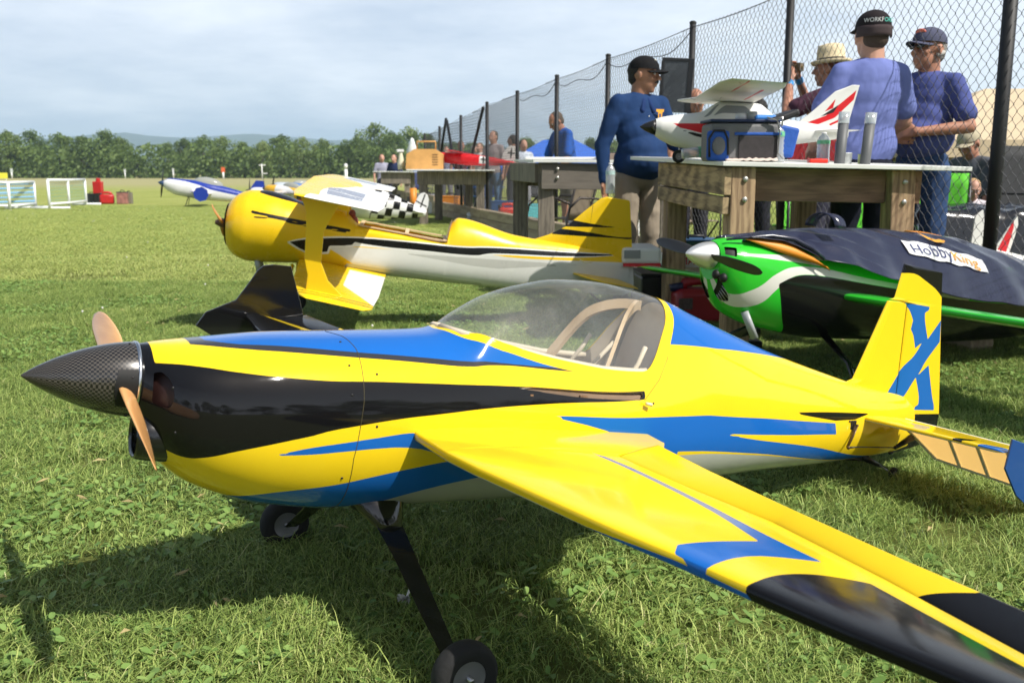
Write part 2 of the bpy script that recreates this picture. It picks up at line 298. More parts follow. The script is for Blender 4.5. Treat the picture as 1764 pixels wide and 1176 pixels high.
def leafmat(name,cols,transl=.25,rough=.55,attr='tint',rv=.3):
    m=bpy.data.materials.new(name); m.use_nodes=True; nt=m.node_tree; b=nt.nodes['Principled BSDF']; b.inputs['Roughness'].default_value=rough; b.inputs['Specular IOR Level'].default_value=.35
    a=N(nt,'ShaderNodeAttribute'); a.attribute_name=attr; oi=N(nt,'ShaderNodeObjectInfo'); ad=N(nt,'ShaderNodeMath',operation='MULTIPLY_ADD'); Lk(nt,oi.outputs['Random'],ad.inputs[0]); ad.inputs[1].default_value=rv; Lk(nt,a.outputs['Fac'],ad.inputs[2])
    r=N(nt,'ShaderNodeValToRGB'); e=r.color_ramp.elements; e[0].position=0; e[0].color=tuple(cols[0])+(1,); e[1].position=1; e[1].color=tuple(cols[-1])+(1,)
    for i,c in enumerate(cols[1:-1]): q=e.new((i+1)/(len(cols)-1)); q.color=tuple(c)+(1,)
    sb=N(nt,'ShaderNodeMath',operation='DIVIDE'); Lk(nt,ad.outputs[0],sb.inputs[0]); sb.inputs[1].default_value=1+rv; Lk(nt,sb.outputs[0],r.inputs[0]); Lk(nt,r.outputs[0],b.inputs['Base Color'])
    t=N(nt,'ShaderNodeBsdfTranslucent'); Lk(nt,r.outputs[0],t.inputs[0]); mx=N(nt,'ShaderNodeMixShader'); mx.inputs[0].default_value=transl; Lk(nt,b.outputs[0],mx.inputs[1]); Lk(nt,t.outputs[0],mx.inputs[2]); Lk(nt,mx.outputs[0],nt.nodes['Material Output'].inputs[0])
    return m
GRASS=leafmat('grass_blades',[(.05,.085,.02),(.17,.26,.055),(.36,.46,.12),(.53,.58,.19),(.70,.64,.36)])
GRASS2=leafmat('grass_blades_far',[(.22,.28,.07),(.36,.43,.11),(.48,.54,.16),(.58,.60,.23),(.68,.64,.34)])
WEED=leafmat('weed_leaves',[(.09,.19,.04),(.22,.35,.09),(.38,.50,.15)],rough=.45)
rng=np.random.default_rng(3)
def blade_set(nb,rad,h0,h1,w0,w1,leaves=0,lr=(.008,.02),straw=.08,lay=1.0,gm_=None):
    V=[];F=[];T=[];MI=[]
    for _ in range(nb):
        r=rad*math.sqrt(rng.random()); a=rng.random()*2*PI; x,y=r*math.cos(a),r*math.sin(a); h=rng.uniform(h0,h1); w_=rng.uniform(w0,w1)/2; d=rng.random()*2*PI; ln=rng.uniform(.3,1.9)*h*lay; t=rng.random()*.62+(rng.random()<straw)*.38
        ex,ey=math.cos(d+PI/2)*w_,math.sin(d+PI/2)*w_; k=len(V)
        for q,(s_,zz,ww) in enumerate(((0,-.006,.9),(.28,.55*h,1),(.75,.9*h,.7))):
            cx,cy=x+math.cos(d)*ln*s_,y+math.sin(d)*ln*s_; V.append((cx-ex*ww,cy-ey*ww,zz)); V.append((cx+ex*ww,cy+ey*ww,zz+(.3*w_)))
        V.append((x+math.cos(d)*ln*1.25,y+math.sin(d)*ln*1.25,h*rng.uniform(.6,1.05)))
        F+=[(k,k+1,k+3,k+2),(k+2,k+3,k+5,k+4),(k+4,k+5,k+6)]; T+=[t]*7; MI+=[0]*3
    for _ in range(leaves):
        r=rad*math.sqrt(rng.random()); a=rng.random()*2*PI; x,y=r*math.cos(a),r*math.sin(a); z=rng.uniform(.008,.035); s_=rng.uniform(*lr); d=rng.random()*2*PI; tx,ty=rng.uniform(-.5,.5),rng.uniform(-.5,.5); k=len(V); t=rng.random()*.8
        c,s2=math.cos(d),math.sin(d)
        V.append((x,y,z))
        for q in range(8):
            b_=q/8*2*PI; u,v=math.cos(b_)*s_*1.35,math.sin(b_)*s_*.8; V.append((x+c*u-s2*v,y+s2*u+c*v,z+u*tx+v*ty+abs(v)*.25)); 
        F+=[(k,k+1+q,k+1+(q+1)%8) for q in range(8)]; T+=[t]*9; MI+=[1]*8
    me=bpy.data.meshes.new('grass_tuft'); me.from_pydata(V,[],F); at_=me.attributes.new('tint','FLOAT','POINT'); at_.data.foreach_set('value',T); me.materials.append(gm_ or GRASS); me.materials.append(WEED); me.polygons.foreach_set('material_index',MI); me.polygons.foreach_set('use_smooth',[True]*len(F))
    return me
def rosette(n,s0,s1):
    V=[];F=[];T=[]
    for i in range(n):
        d=i*2.4+rng.random()*.5; s_=rng.uniform(s0,s1); up=rng.uniform(.15,.7); k=len(V); t=rng.random()*.7
        for j in range(6):
            u=j/5; wd=s_*.34*math.sin(PI*min(u*.9+.06,1))*(1 if j else .4); zz=.008+math.sin(u*PI*.7)*s_*up*.6; cx,cy=math.cos(d)*s_*(.15+u),math.sin(d)*s_*(.15+u); nx,ny=-math.sin(d)*wd,math.cos(d)*wd
            V+=[(cx-nx,cy-ny,zz+wd*.3),(cx,cy,zz),(cx+nx,cy+ny,zz+wd*.3)]
        for j in range(5):
            q=k+j*3; F+=[(q,q+1,q+4,q+3),(q+1,q+2,q+5,q+4)]
        T+=[t]*18
    me=bpy.data.meshes.new('weed_rosette'); me.from_pydata(V,[],F); at_=me.attributes.new('tint','FLOAT','POINT'); at_.data.foreach_set('value',T); me.materials.append(WEED); me.polygons.foreach_set('use_smooth',[True]*len(F)); return me
def scatter(name,meshes,pts,scl,rots,idx,label_kind='stuff'):
    src=bpy.data.collections.new(name+'_source')
    for i,me in enumerate(meshes):
        o=bpy.data.objects.new('tuft_%02d'%i,me); src.objects.link(o)
    me=bpy.data.meshes.new(name); me.from_pydata([tuple(p) for p in pts],[],[])
    for k,v,t in (('sc',scl,'FLOAT'),('rz',rots,'FLOAT'),('ix',idx,'INT')):
        a=me.attributes.new(k,t,'POINT'); a.data.foreach_set('value',v)
    o=bpy.data.objects.new(name,me); COL.objects.link(o)
    ng=bpy.data.node_groups.new(name,'GeometryNodeTree'); ng.interface.new_socket('Geometry',in_out='INPUT',socket_type='NodeSocketGeometry'); ng.interface.new_socket('Geometry',in_out='OUTPUT',socket_type='NodeSocketGeometry')
    gi=ng.nodes.new('NodeGroupInput'); go=ng.nodes.new('NodeGroupOutput'); ip=ng.nodes.new('GeometryNodeInstanceOnPoints'); ci=ng.nodes.new('GeometryNodeCollectionInfo'); ci.inputs[0].default_value=src; ci.inputs['Separate Children'].default_value=True; ci.inputs['Reset Children'].default_value=True
    ip.inputs['Pick Instance'].default_value=True
    def na(n,t):
        q=ng.nodes.new('GeometryNodeInputNamedAttribute'); q.data_type=t; q.inputs[0].default_value=n; return q.outputs[0]
    cx=ng.nodes.new('ShaderNodeCombineXYZ'); ng.links.new(na('rz','FLOAT'),cx.inputs[2]); e2=ng.nodes.new('FunctionNodeEulerToRotation'); ng.links.new(cx.outputs[0],e2.inputs[0])
    ng.links.new(gi.outputs[0],ip.inputs['Points']); ng.links.new(ci.outputs[0],ip.inputs['Instance']); ng.links.new(na('ix','INT'),ip.inputs['Instance Index']); ng.links.new(e2.outputs[0],ip.inputs['Rotation']); ng.links.new(na('sc','FLOAT'),ip.inputs['Scale']); ng.links.new(ip.outputs[0],go.inputs[0])
    md=o.modifiers.new('scatter','NODES'); md.node_group=ng
    tag(o,kind='stuff'); return o
def trapez(n,y0,y1,marg):
    """random ground points inside the part of the lawn the camera could see"""
    P=[]
    while len(P)<n:
        y=math.sqrt(rng.uniform(y0*y0,y1*y1)); hw=(.56*y+marg); x=rng.uniform(-hw,hw); P.append((x,y,0))
    return np.array(P)
tufts=[blade_set(250,.13,.014,.038,.0013,.0028,5,(.004,.009)) for _ in range(4)]+[blade_set(240,.13,.018,.052,.0013,.0026,4,(.005,.01)) for _ in range(3)]+[blade_set(200,.12,.012,.034,.0014,.0028,22,(.004,.010)) for _ in range(3)]
n=6200; P=trapez(n,.75,8.2,.5)
pn=np.array([noise.noise(Vector((p[0]*1.3,p[1]*1.3,0))) for p in P]); ixs=np.where(pn>.12,rng.integers(7,10,n),np.where(pn<-.12,rng.integers(4,7,n),rng.integers(0,10,n)))
keep=~((pn<-.40)&(rng.random(n)<.25)); P=P[keep]; ixs=ixs[keep]; pn=pn[keep]
scatter('lawn_grass',tufts,P,(rng.uniform(.75,1.15,len(P))*np.where(pn>0,1.05,.92)).tolist(),rng.uniform(0,6.28,len(P)).tolist(),ixs.astype(int).tolist())
mid=[blade_set(520,.34,.010,.028,.0028,.0055,6,(.006,.012),gm_=GRASS2,lay=1.4) for _ in range(5)]
n=6500; P=trapez(n,7.4,27,1.5)
scatter('lawn_grass',mid,P,rng.uniform(.6,1.2,n).tolist(),rng.uniform(0,6.28,n).tolist(),rng.integers(0,5,n).tolist())
ros=[rosette(k,.025,.05) for k in (5,6,7,8)]+[rosette(5,.04,.062),rosette(4,.045,.068)]
n=330; P=trapez(n,.8,6.5,.4); scatter('broadleaf_weeds',ros,P,rng.uniform(.5,1.15,n).tolist(),rng.uniform(0,6.28,n).tolist(),np.where(rng.random(n)<.13,rng.integers(4,6,n),rng.integers(0,4,n)).tolist())
# dry clippings / straw bits and white clover heads
mb=MB()
for _ in range(160):
    y=math.sqrt(random.uniform(.8,49)); x=random.uniform(-.56*y-.3,.56*y+.3); a=random.random()*PI; l=random.uniform(.008,.026); dx,dy=math.cos(a)*l,math.sin(a)*l; z=random.uniform(.025,.045)
    mb.add([(x-dx,y-dy,z),(x-dx*.2,y+.003,z+.006),(x+dx,y+dy,z+random.uniform(-.01,.015)),(x,y-.003,z)],[(0,1,2,3)])
tag(mb.build('dry_straw',mat('straw',(.36,.29,.13),.8)),kind='stuff')
mb=MB()
for _ in range(60):
    y=math.sqrt(random.uniform(16,700)); x=random.uniform(-.55*y,.1*y); mb.ell((x,y,.045),(.007,.007,.008),6,4)
tag(mb.build('clover_heads',mat('clover_white',(.75,.74,.68),.7)),kind='stuff')
# white feather lying in the shade under the wing
fe=empty('feather',at(700,1022,1.93)); fe.location.z=.04; fe.rotation_euler=(0,.1,.9); tag(fe,'small white down feather lying in the shaded grass below the wing','feather')
mb=MB(); mb.tube([(0,0,.012),(.01,.004,.02),(.02,.01,.025),(.028,.02,.018)],[.0022,.0028,.0024,.001],6); mb.build('quill',mat('feather',(.7,.69,.66),.7),fe,True)
mb=MB()
for i in range(60):
    a=random.uniform(2.2,4.3); l=random.uniform(.008,.022); mb.add([(0,0,.012),(math.cos(a)*l,math.sin(a)*l,.012+random.uniform(-.01,.01)),(math.cos(a+.15)*l,math.sin(a+.15)*l,.014)],[(0,1,2)])
mb.build('down',mat('down',(.5,.49,.47),.9),fe)
# hills
def ridge(name,y,prof,col,depth):
    xs=[p[0] for p in prof]; P=[]
    X=np.linspace(xs[0],xs[-1],160); tops=np.array([at(float(np.interp(i,np.linspace(0,1,len(X)),X)),0,y).x for i in np.linspace(0,1,len(X))])
    hh=np.interp(X,xs,[p[1] for p in prof]); rows=[]
    for k,(dy,s_) in enumerate(((-depth,0.0),(-depth*.6,.35),(-depth*.25,.8),(0,1),(depth*.5,.7))):
        rows.append([(tops[i],y+dy,max(at(float(X[i]),float(hh[i]),y).z*s_*(1+.05*noise.noise(Vector((i*.15,k*.8,3)))),-.5)) for i in range(len(X))])
    o=grid_mesh(name,np.array(rows),mat(name+'_woods',col,.95,var=.35,vscale=.02),None); tag(o,kind='structure')
ridge('hills',2300,[(-900,262),(-300,250),(0,246),(130,233),(200,229),(240,234),(300,237),(420,231),(520,238),(560,242),(640,240),(760,246),(900,255),(1000,262),(1200,258),(1500,262),(2400,268)],(.03,.06,.05),900)
# ---------------------------------------------------------------- trees
TREE=leafmat('tree_leaves',[(.05,.085,.022),(.11,.17,.045),(.18,.25,.07),(.28,.34,.11)],.35,.6,rv=.7)
BARK=mat('bark',(.10,.075,.05),.9,bump=.5,bscale=8,var=.3)
def tree_proto(seed,H,W,bright=0):
    r=random.Random(seed); t=empty('broadleaf_tree'); mb=MB()
    th=H*.3; mb.tube([(0,0,-.1),(.05,0,th),(.1,.1,H*.6)],[H*.03,H*.022,H*.01],7)
    lobes=[]
    for i in range(34):
        a=r.random()*2*PI; zz=r.random()**.9; rad=W/2*math.sqrt(max(.02,1-(2*zz-.9)**2))*r.uniform(.35,1); z=H*(.06+.86*zz); lobes.append((math.cos(a)*rad,math.sin(a)*rad,z,r.uniform(.11,.2)*W))
    for lx,ly,lz,lr in lobes[::3]: mb.tube([(0,0,th*.8),(lx*.5,ly*.5,(th+lz)/2),(lx,ly,lz)],[H*.012,H*.007,H*.003],5)
    mb.build('trunk',BARK,t,True)
    V=[];F=[];T=[]
    for lx,ly,lz,lr in lobes:
        base=r.random()*.6+bright-.05
        for _ in range(115):
            d=Vector((r.gauss(0,1),r.gauss(0,1),r.gauss(0,1))).normalized()*lr*r.uniform(.55,1.08); c=Vector((lx,ly,lz))+d
            if c.z<.15: continue
            n1=Vector((r.gauss(0,1),r.gauss(0,1),r.gauss(0,1))).normalized(); n2=n1.orthogonal().normalized(); n3=n1.cross(n2); s_=r.uniform(.10,.24)*H/8; k=len(V)
            V+=[c-n2*s_,c-n3*s_*.7,c+n2*s_,c+n3*s_*.6]; F.append((k,k+1,k+2,k+3)); T+=[base+r.random()*.4]*4
    me=bpy.data.meshes.new('crown'); me.from_pydata([tuple(v) for v in V],[],F); a_=me.attributes.new('tint','FLOAT','POINT'); a_.data.foreach_set('value',T); me.materials.append(TREE)
    c=bpy.data.objects.new('crown',me); COL.objects.link(c); c.parent=t; return t
protos=[tree_proto(1,8,6.5),tree_proto(2,8,7.5,.08),tree_proto(3,8,5.5),tree_proto(4,8,7,.25)]
used=[False]*4
tl=[(8,222,0),(52,219,1),(98,217,0),(140,228,2),(180,226,1),(208,237,2),(236,262,0),(262,284,3),(288,244,1),(318,229,0),(350,236,3),(384,231,1),(420,238,2),(452,246,3),(486,230,0),(522,236,1),(556,232,3),(590,252,2),(612,232,0),(644,208,1),(672,216,0),(706,220,3),(738,226,2),(780,238,0),(815,242,1),(860,250,3),(905,236,1),(945,240,0),(985,246,3),(1020,235,2),(1060,238,0),(1105,242,1),(1160,246,3),(1215,240,0),(1280,244,1),(1350,246,2),(1430,242,0),(1520,246,1),(1620,242,3),(1720,244,0),(-50,226,1),(-110,232,0),(1820,240,1)]
def zone_(x): return 0 if x<=200 else (1 if x<760 else 2)
rank_={}
for z_ in (0,1,2):
    for r_,i_ in enumerate(sorted([i for i,q in enumerate(tl) if zone_(q[0])==z_],key=lambda i:tl[i][0])): rank_[i_]=r_
crown_words=['rounded dark','broad dense','tall narrow','pale yellow green']
for i,(px,v,k) in enumerate(tl):
    y=150+random.uniform(-6,8); p=at(px,v,y); t=protos[k] if not used[k] else copy_tree(protos[k]); used[k]=True
    s_=p.z/8*.97*random.uniform(.90,1.06); t.location=(p.x,y,0); t.scale=(s_*random.uniform(.85,1.3),s_,s_); t.rotation_euler=(0,0,random.random()*6.28)
    nth=['first','second','third','fourth','fifth','sixth','seventh','eighth','ninth','tenth','eleventh','twelfth','thirteenth','fourteenth','fifteenth','sixteenth','seventeenth','eighteenth','nineteenth','twentieth'][min(rank_[i],19)]
    tag(t,'%s tree, %s from the left %s'%(crown_words[k],nth,'in the wood left of the hill gap' if px<=200 else ('in the wood between hill gap and fence' if px<760 else 'in the tree line seen behind the fence')),'tree','trees along the far field edge')
for j in range(34):
    px=-80+j*58; k=j%3; t=copy_tree(protos[k]); y=160+random.uniform(0,12); p=at(px,random.uniform(240,262),y)
    if 215<px<280: p=at(px,296-8,y)
    s_=max(p.z,1.5)/8; t.location=(p.x+random.uniform(-2,2),y,0); t.scale=(s_*1.2,s_,s_); t.rotation_euler=(0,0,random.random()*6.28)
    tag(t,'%s lower tree in the hidden second row of the far wood'%crown_words[k],'tree','second row of trees, '+crown_words[k])
for j in range(15):  # out-of-view trees, added so the glossy black paint reflects a darker horizon
    a=R_(200+j*10); k=[1,3,0,2][j%4]; t=copy_tree(protos[k]); r_=30+random.uniform(-3,6); t.location=(r_*math.cos(a)*1.3,r_*math.sin(a),0); s_=random.uniform(.8,1.15); t.scale=(s_,s_,s_); t.rotation_euler=(0,0,random.random()*6.28)
    tag(t,'%s unseen tree added behind the photographer to darken the glossy paint'%crown_words[k],'tree','unseen trees added behind the photographer, '+crown_words[k])
# undergrowth along the wood's foot
rb=random.Random(9); V=[];F=[];T=[]
for _ in range(30000):
    px=rb.uniform(-150,1900); y=rb.uniform(143,150); x=(px-882)/1650*y; c=Vector((x,y,rb.random()**1.25*4.6*(1+.5*noise.noise(Vector((x*.25,0,0)))))); n1=Vector((rb.gauss(0,1),rb.gauss(0,1),rb.gauss(0,1))).normalized(); n2=n1.orthogonal().normalized(); n3=n1.cross(n2); s_=rb.uniform(.18,.42); k=len(V)
    V+=[c-n2*s_,c-n3*s_*.7,c+n2*s_,c+n3*s_*.6]; F.append((k,k+1,k+2,k+3)); T+=[rb.random()*.6]*4
me=bpy.data.meshes.new('undergrowth'); me.from_pydata([tuple(v) for v in V],[],F); a_=me.attributes.new('tint','FLOAT','POINT'); a_.data.foreach_set('value',T); me.materials.append(TREE)
o=bpy.data.objects.new('undergrowth',me); COL.objects.link(o); tag(o,kind='stuff')
# haze
hz=bpy.data.materials.new('haze_air'); hz.use_nodes=True; nt=hz.node_tree; nt.nodes.clear(); pv=N(nt,'ShaderNodeVolumePrincipled'); pv.inputs['Density'].default_value=.00040; pv.inputs['Color'].default_value=(.60,.79,1.0,1); pv.inputs['Anisotropy'].default_value=.2
ou=N(nt,'ShaderNodeOutputMaterial'); Lk(nt,pv.outputs[0],ou.inputs['Volume'])
mb=MB(); mb.box((0,1970,59),(6500,4100,122)); h=mb.build('haze',hz); tag(h,kind='stuff')
# ---------------------------------------------------------------- main yellow, blue and black aerobatic model
MAIN=[(-.445,.070,.068,-.085,-.005,2,2.),(-.425,.092,.072,-.125,-.02,2.1,2.),(-.40,.118,.076,-.150,-.03,2.2,2.1),(-.35,.145,.083,-.188,-.045,2.3,2.2),(-.30,.158,.090,-.210,-.055,2.35,2.2),(-.2,.170,.104,-.238,-.06,2.4,2.25),
(-.05,.177,.116,-.252,-.065,2.4,2.3),(.12,.178,.130,-.25,-.065,2.4,2.3),(.16,.1775,.1355,-.2495,-.065,2.38,2.3),(.2,.177,.149,-.249,-.065,2.36,2.3),(.24,.176,.182,-.248,-.065,2.32,2.3),(.31,.174,.227,-.247,-.065,2.24,2.3),(.39,.172,.256,-.245,-.065,2.15,2.3),(.48,.17,.276,-.243,-.065,2.06,2.3),(.585,.166,.281,-.24,-.065,2,2.3),(.7,.16,.272,-.236,-.065,2,2.3),
(.8,.154,.254,-.23,-.065,2,2.3),(.9,.146,.225,-.222,-.065,2,2.3),(1.06,.13,.18,-.208,-.065,2,2.3),(1.2,.112,.143,-.198,-.065,2,2.2),(1.45,.082,.09,-.185,-.06,2,2.1),(1.67,.054,.05,-.168,-.06,2,2),(1.84,.032,.03,-.148,-.055,2,2),(1.9,.02,.0,-.135,-.055,2,2)]
SS=.52
MM=frame_mat((-.335,1.995,.499),R_(31.2),R_(8.5))
mp=empty('model_aeroplane',mat=MM); tag(mp,'big yellow, blue and black aerobatic model plane with pointed carbon spinner in the foreground','model aeroplane')
Pg,X,PH,side=body_grid(MAIN,-.445,1.9,700,110)
q=lambda poly: sdf(poly,X,PH,1,SS)
sill=[(.186,1.0),(.204,.880),(.255,.776),(.326,.734),(.415,.711),(.551,.694),(.655,.688),(.685,.688),(.711,.719),(.735,.766),(.758,.809),(.772,.876),(.777,.936),(.78,1.3),(.2,1.3)]
frm=[(.168,1.0),(.172,.98),(.193,.862),(.245,.758),(.32,.718),(.41,.693),(.545,.676),(.660,.668),(.74,.668),(.758,.739),(.782,.796),(.793,.839),(.798,.91),(.802,1.0),(.802,1.3),(.17,1.3)]
glass=q(sill)
slit=q([(.26,.650),(.40,.645),(.481,.642),(.669,.636),(.662,.613),(.579,.619),(.481,.622),(.368,.633)])
inlet=q([(-.428,.664),(-.417,.682),(-.403,.642),(-.397,.579),(-.398,.528),(-.403,.498),(-.417,.482),(-.429,.478),(-.429,.589)])
A={'black':q([(-.47,.74),(-.436,.735),(-.398,.75),(-.351,.742),(-.271,.706),(-.219,.686),(-.13,.672),(-.05,.672),(.044,.666),(.232,.649),(.35,.646),(.481,.642),(.673,.639),(.675,.615),(.481,.609),(.321,.589),(.204,.570),(.119,.555),(.044,.545),(-.046,.525),(-.125,.505),(-.224,.465),(-.295,.415),(-.335,.36),(-.365,.31),(-.393,.27),(-.42,.25),(-.47,.2)]),
'charcoal':q([(-.358,1.3),(-.36,.92),(-.328,.893),(-.29,.863),(-.219,.819),(-.05,.779),(.048,.759),(.236,.709),(.382,.689),(.50,.685),(.50,1.3)]),
'blue':np.maximum.reduce([q([(-.332,1.3),(-.33,.965),(-.304,.92),(-.257,.876),(-.069,.813),(.053,.786),(.171,.753),(.279,.703),(.438,.692),(.5,1.3)]),
 q([(.75,.75),(.899,.759),(1.0,.795),(1.106,.836),(1.247,.92),(1.32,1.0),(1.33,1.3),(.75,1.3)]),
 q([(.391,.559),(.481,.562),(.749,.555),(.955,.552),(1.2,.555),(1.449,.532),(1.463,.458),(1.186,.488),(.951,.502),(1.087,.472),(1.303,.408),(1.491,.314),(1.75,.08),(1.698,.057),(1.501,.187),(1.186,.361),(.955,.421),(.8,.435),(.70,.43),(.584,.515)]),
 q([(-.219,.425),(-.154,.462),(-.064,.488),(.044,.505),(.072,.505),(.189,.428),(.161,.425),(.077,.475),(-.064,.462),(-.154,.438)]),
 q([(-.29,-.2),(-.276,.084),(-.262,.144),(-.219,.237),(-.149,.291),(-.064,.338),(.016,.375),(.086,.401),(.161,.425),(.33,.455),(.66,.445),(.8,.435),(.8,.3),(.5,-.2)])]),
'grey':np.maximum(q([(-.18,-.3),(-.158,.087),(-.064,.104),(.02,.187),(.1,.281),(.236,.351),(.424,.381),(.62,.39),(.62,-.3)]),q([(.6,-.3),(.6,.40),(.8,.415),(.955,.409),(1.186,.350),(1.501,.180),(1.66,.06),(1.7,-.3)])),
'dart':q([(1.237,.585),(1.45,.60),(1.632,.615),(1.55,.56),(1.449,.548)]),
'frame':np.minimum(q(frm),-glass),
'seam':0*np.maximum(band([(-.078,1.0),(-.06,.933),(-.05,.833),(-.05,.699),(-.05,.599),(-.055,.512),(-.06,.435),(-.055,.281),(-.05,0)],X,PH,.0011,1,SS),band([(.802,1.0),(.798,.91),(.793,.839),(.779,.789),(.75,.716),(.72,.665),(.672,.612)],X,PH,.0009,1,SS)),
'hole':np.maximum(np.maximum(glass,slit),inlet),'chin':sdf([(-.46,-.03),(-.385,-.06),(-.385,-.145),(-.46,-.16)],X,Pg[...,2])-.0}
chin=np.where(np.abs(Pg[...,1])<.062,A['chin'],-.1); A['black']=np.maximum(A['black'],np.where(X<-.428,.01,-.1)); 
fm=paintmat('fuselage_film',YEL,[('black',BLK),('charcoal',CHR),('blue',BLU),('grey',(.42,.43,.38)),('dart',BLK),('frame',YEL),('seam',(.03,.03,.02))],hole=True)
fus=grid_mesh('fuselage',Pg,fm,mp,A,closed_v=True)
for s_ in (1,-1):
    mb=MB(); pts=[]
    for p in np.linspace(.02,1,60):
        xx=float(np.interp(p,[0,.281,.435,.512,.599,.833,.933,1],[-.05,-.055,-.06,-.055,-.05,-.05,-.06,-.078])); _,l,nn=surf(MAIN,np.array([xx]),np.array([p])); pts.append((xx,-s_*float(l[0]),float(nn[0])))
    mb.tube(pts,.0009,5); mb.build('cowl_seam',mat('seam_dark',(.05,.04,.01),.6),fus,True)
    mb=MB(); pts=[]
    for xx,p in ((.672,.612),(.72,.665),(.75,.716),(.779,.789),(.793,.839),(.798,.91),(.802,.985)):
        _,l,nn=surf(MAIN,np.array([xx]),np.array([p])); pts.append((xx,-s_*float(l[0]),float(nn[0])))
    mb.tube(pts,.0006,5); mb.build('hatch_seam',mat('seam_dark',(.05,.04,.01),.6),fus,True)
# front face of the cowl
mb=MB(); n0=Pg[0]; ring=[tuple(p) for p in n0]; inn=[(-.443,p[1]*.55,-.005+(p[2]+.005)*.55) for p in n0]; k=len(ring); mb.add(ring+inn,[(i,(i+1)%k,k+(i+1)%k,k+i) for i in range(k)]); mb.prism([( -.5,0)]*0 or [(-.03,-.03),(.03,-.03),(.03,.03),(-.03,.03)],0,.001,Matrix.Translation((-.442,0,0))@Matrix.Rotation(PI/2,4,'Y'))
mb.build('cowl_front',mat('cowl_black',BLK,.15,coat=.4),fus,True)
# cockpit liner, floor and wooden formers
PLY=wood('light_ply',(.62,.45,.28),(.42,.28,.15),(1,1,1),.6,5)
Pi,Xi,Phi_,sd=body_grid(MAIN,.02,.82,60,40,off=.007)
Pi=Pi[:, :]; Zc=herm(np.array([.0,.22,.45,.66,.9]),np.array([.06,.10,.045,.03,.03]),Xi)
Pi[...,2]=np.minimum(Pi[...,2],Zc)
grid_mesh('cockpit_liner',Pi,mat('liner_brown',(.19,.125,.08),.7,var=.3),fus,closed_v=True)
def arch(x0,w,t,name,m,z0=.0,n=20,dep=.012,lean=0.0,scale=.93,fill=False):
    P=[];ph=np.linspace(.60,1,n); pts=[]
    for p in ph:
        xx=x0+lean*(1-(p-.6)/.4); _,l,nn=surf(MAIN,np.array([xx]),np.array([p])); pts.append((xx,float(l[0])*scale,-.065+(float(nn[0])+.065)*scale))
    pts=[(a,-b,c) for a,b,c in pts]+[(a,b,c) for a,b,c in pts[::-1][1:]]
    mb=MB(); n2=len(pts); vs=[]
    for (a,b,c) in pts:
        k=(1-w/math.hypot(b,c+.065)); vs+=[(a,b,c),(a+dep,b,c),(a+dep,b*k,-.065+(c+.065)*k),(a,b*k,-.065+(c+.065)*k)]
    for i in range(n2-1):
        for j in range(4): mb.f.append((i*4+j,i*4+(j+1)%4,(i+1)*4+(j+1)%4,(i+1)*4+j))
    mb.v=vs; mb.mi=[0]*len(mb.f); return mb.build(name,m,fus,True,auto=30)
arch(.735,.024,.012,'former',PLY,lean=-.235)
mb=MB(); pts=[]
for p in np.linspace(.6,1,16):
    _,l,nn=surf(MAIN,np.array([.775]),np.array([p])); pts.append((-float(l[0])*.95,-.065+(float(nn[0])+.065)*.95))
poly=pts+[(-a,b) for a,b in pts[::-1][1:]]
mb.add([(.79-.0*i,a,b) for i,(a,b) in enumerate(poly)],[tuple(range(len(poly)))]); mb.build('rear_bulkhead',wood('beige_ply',(.80,.68,.54),(.68,.56,.44),(1,1,1),.6,3),fus)
mb=MB()
for s in(-1,1):
    mb.tube([(.605,s*.128,.02),(.665,s*.118,.10),(.685,s*.112,.14)],.006,6); mb.tube([(.66,s*.13,.0),(.70,s*.118,.05),(.765,s*.105,.13)],.006,6)
    rim=[]
for s in (-1,1):
    pts=[]
    for xx,p in sill[:8]:
        _,l,nn=surf(MAIN,np.array([xx]),np.array([min(p,1)])); pts.append((xx,-s*float(l[0])*.94,float(nn[0])-.001))
    mb.tube(pts,.008,6)
mb.build('canopy_rim',mat('pale_ply',(.66,.56,.42),.6),fus,True)
Pk,Xk,Ppk,_s=body_grid(MAIN,.15,.86,150,90,off=.0035)
hm=bpy.data.materials.new('inner_ply'); hm.use_nodes=True; nt=hm.node_tree; b=nt.nodes['Principled BSDF']; b.inputs['Base Color'].default_value=(.50,.42,.33,1); b.inputs['Roughness'].default_value=.6; at_=N(nt,'ShaderNodeAttribute'); at_.attribute_name='hole'; st_=N(nt,'ShaderNodeMath',operation='LESS_THAN'); Lk(nt,at_.outputs['Fac'],st_.inputs[0]); st_.inputs[1].default_value=0; Lk(nt,st_.outputs[0],b.inputs['Alpha'])
grid_mesh('inner_skin',Pk,hm,fus,{'hole':np.maximum(sdf(sill,Xk,Ppk,1,SS),sdf([(.26,.650),(.40,.645),(.481,.642),(.669,.636),(.662,.613),(.579,.619),(.481,.622),(.368,.633)],Xk,Ppk,1,SS))},closed_v=True)
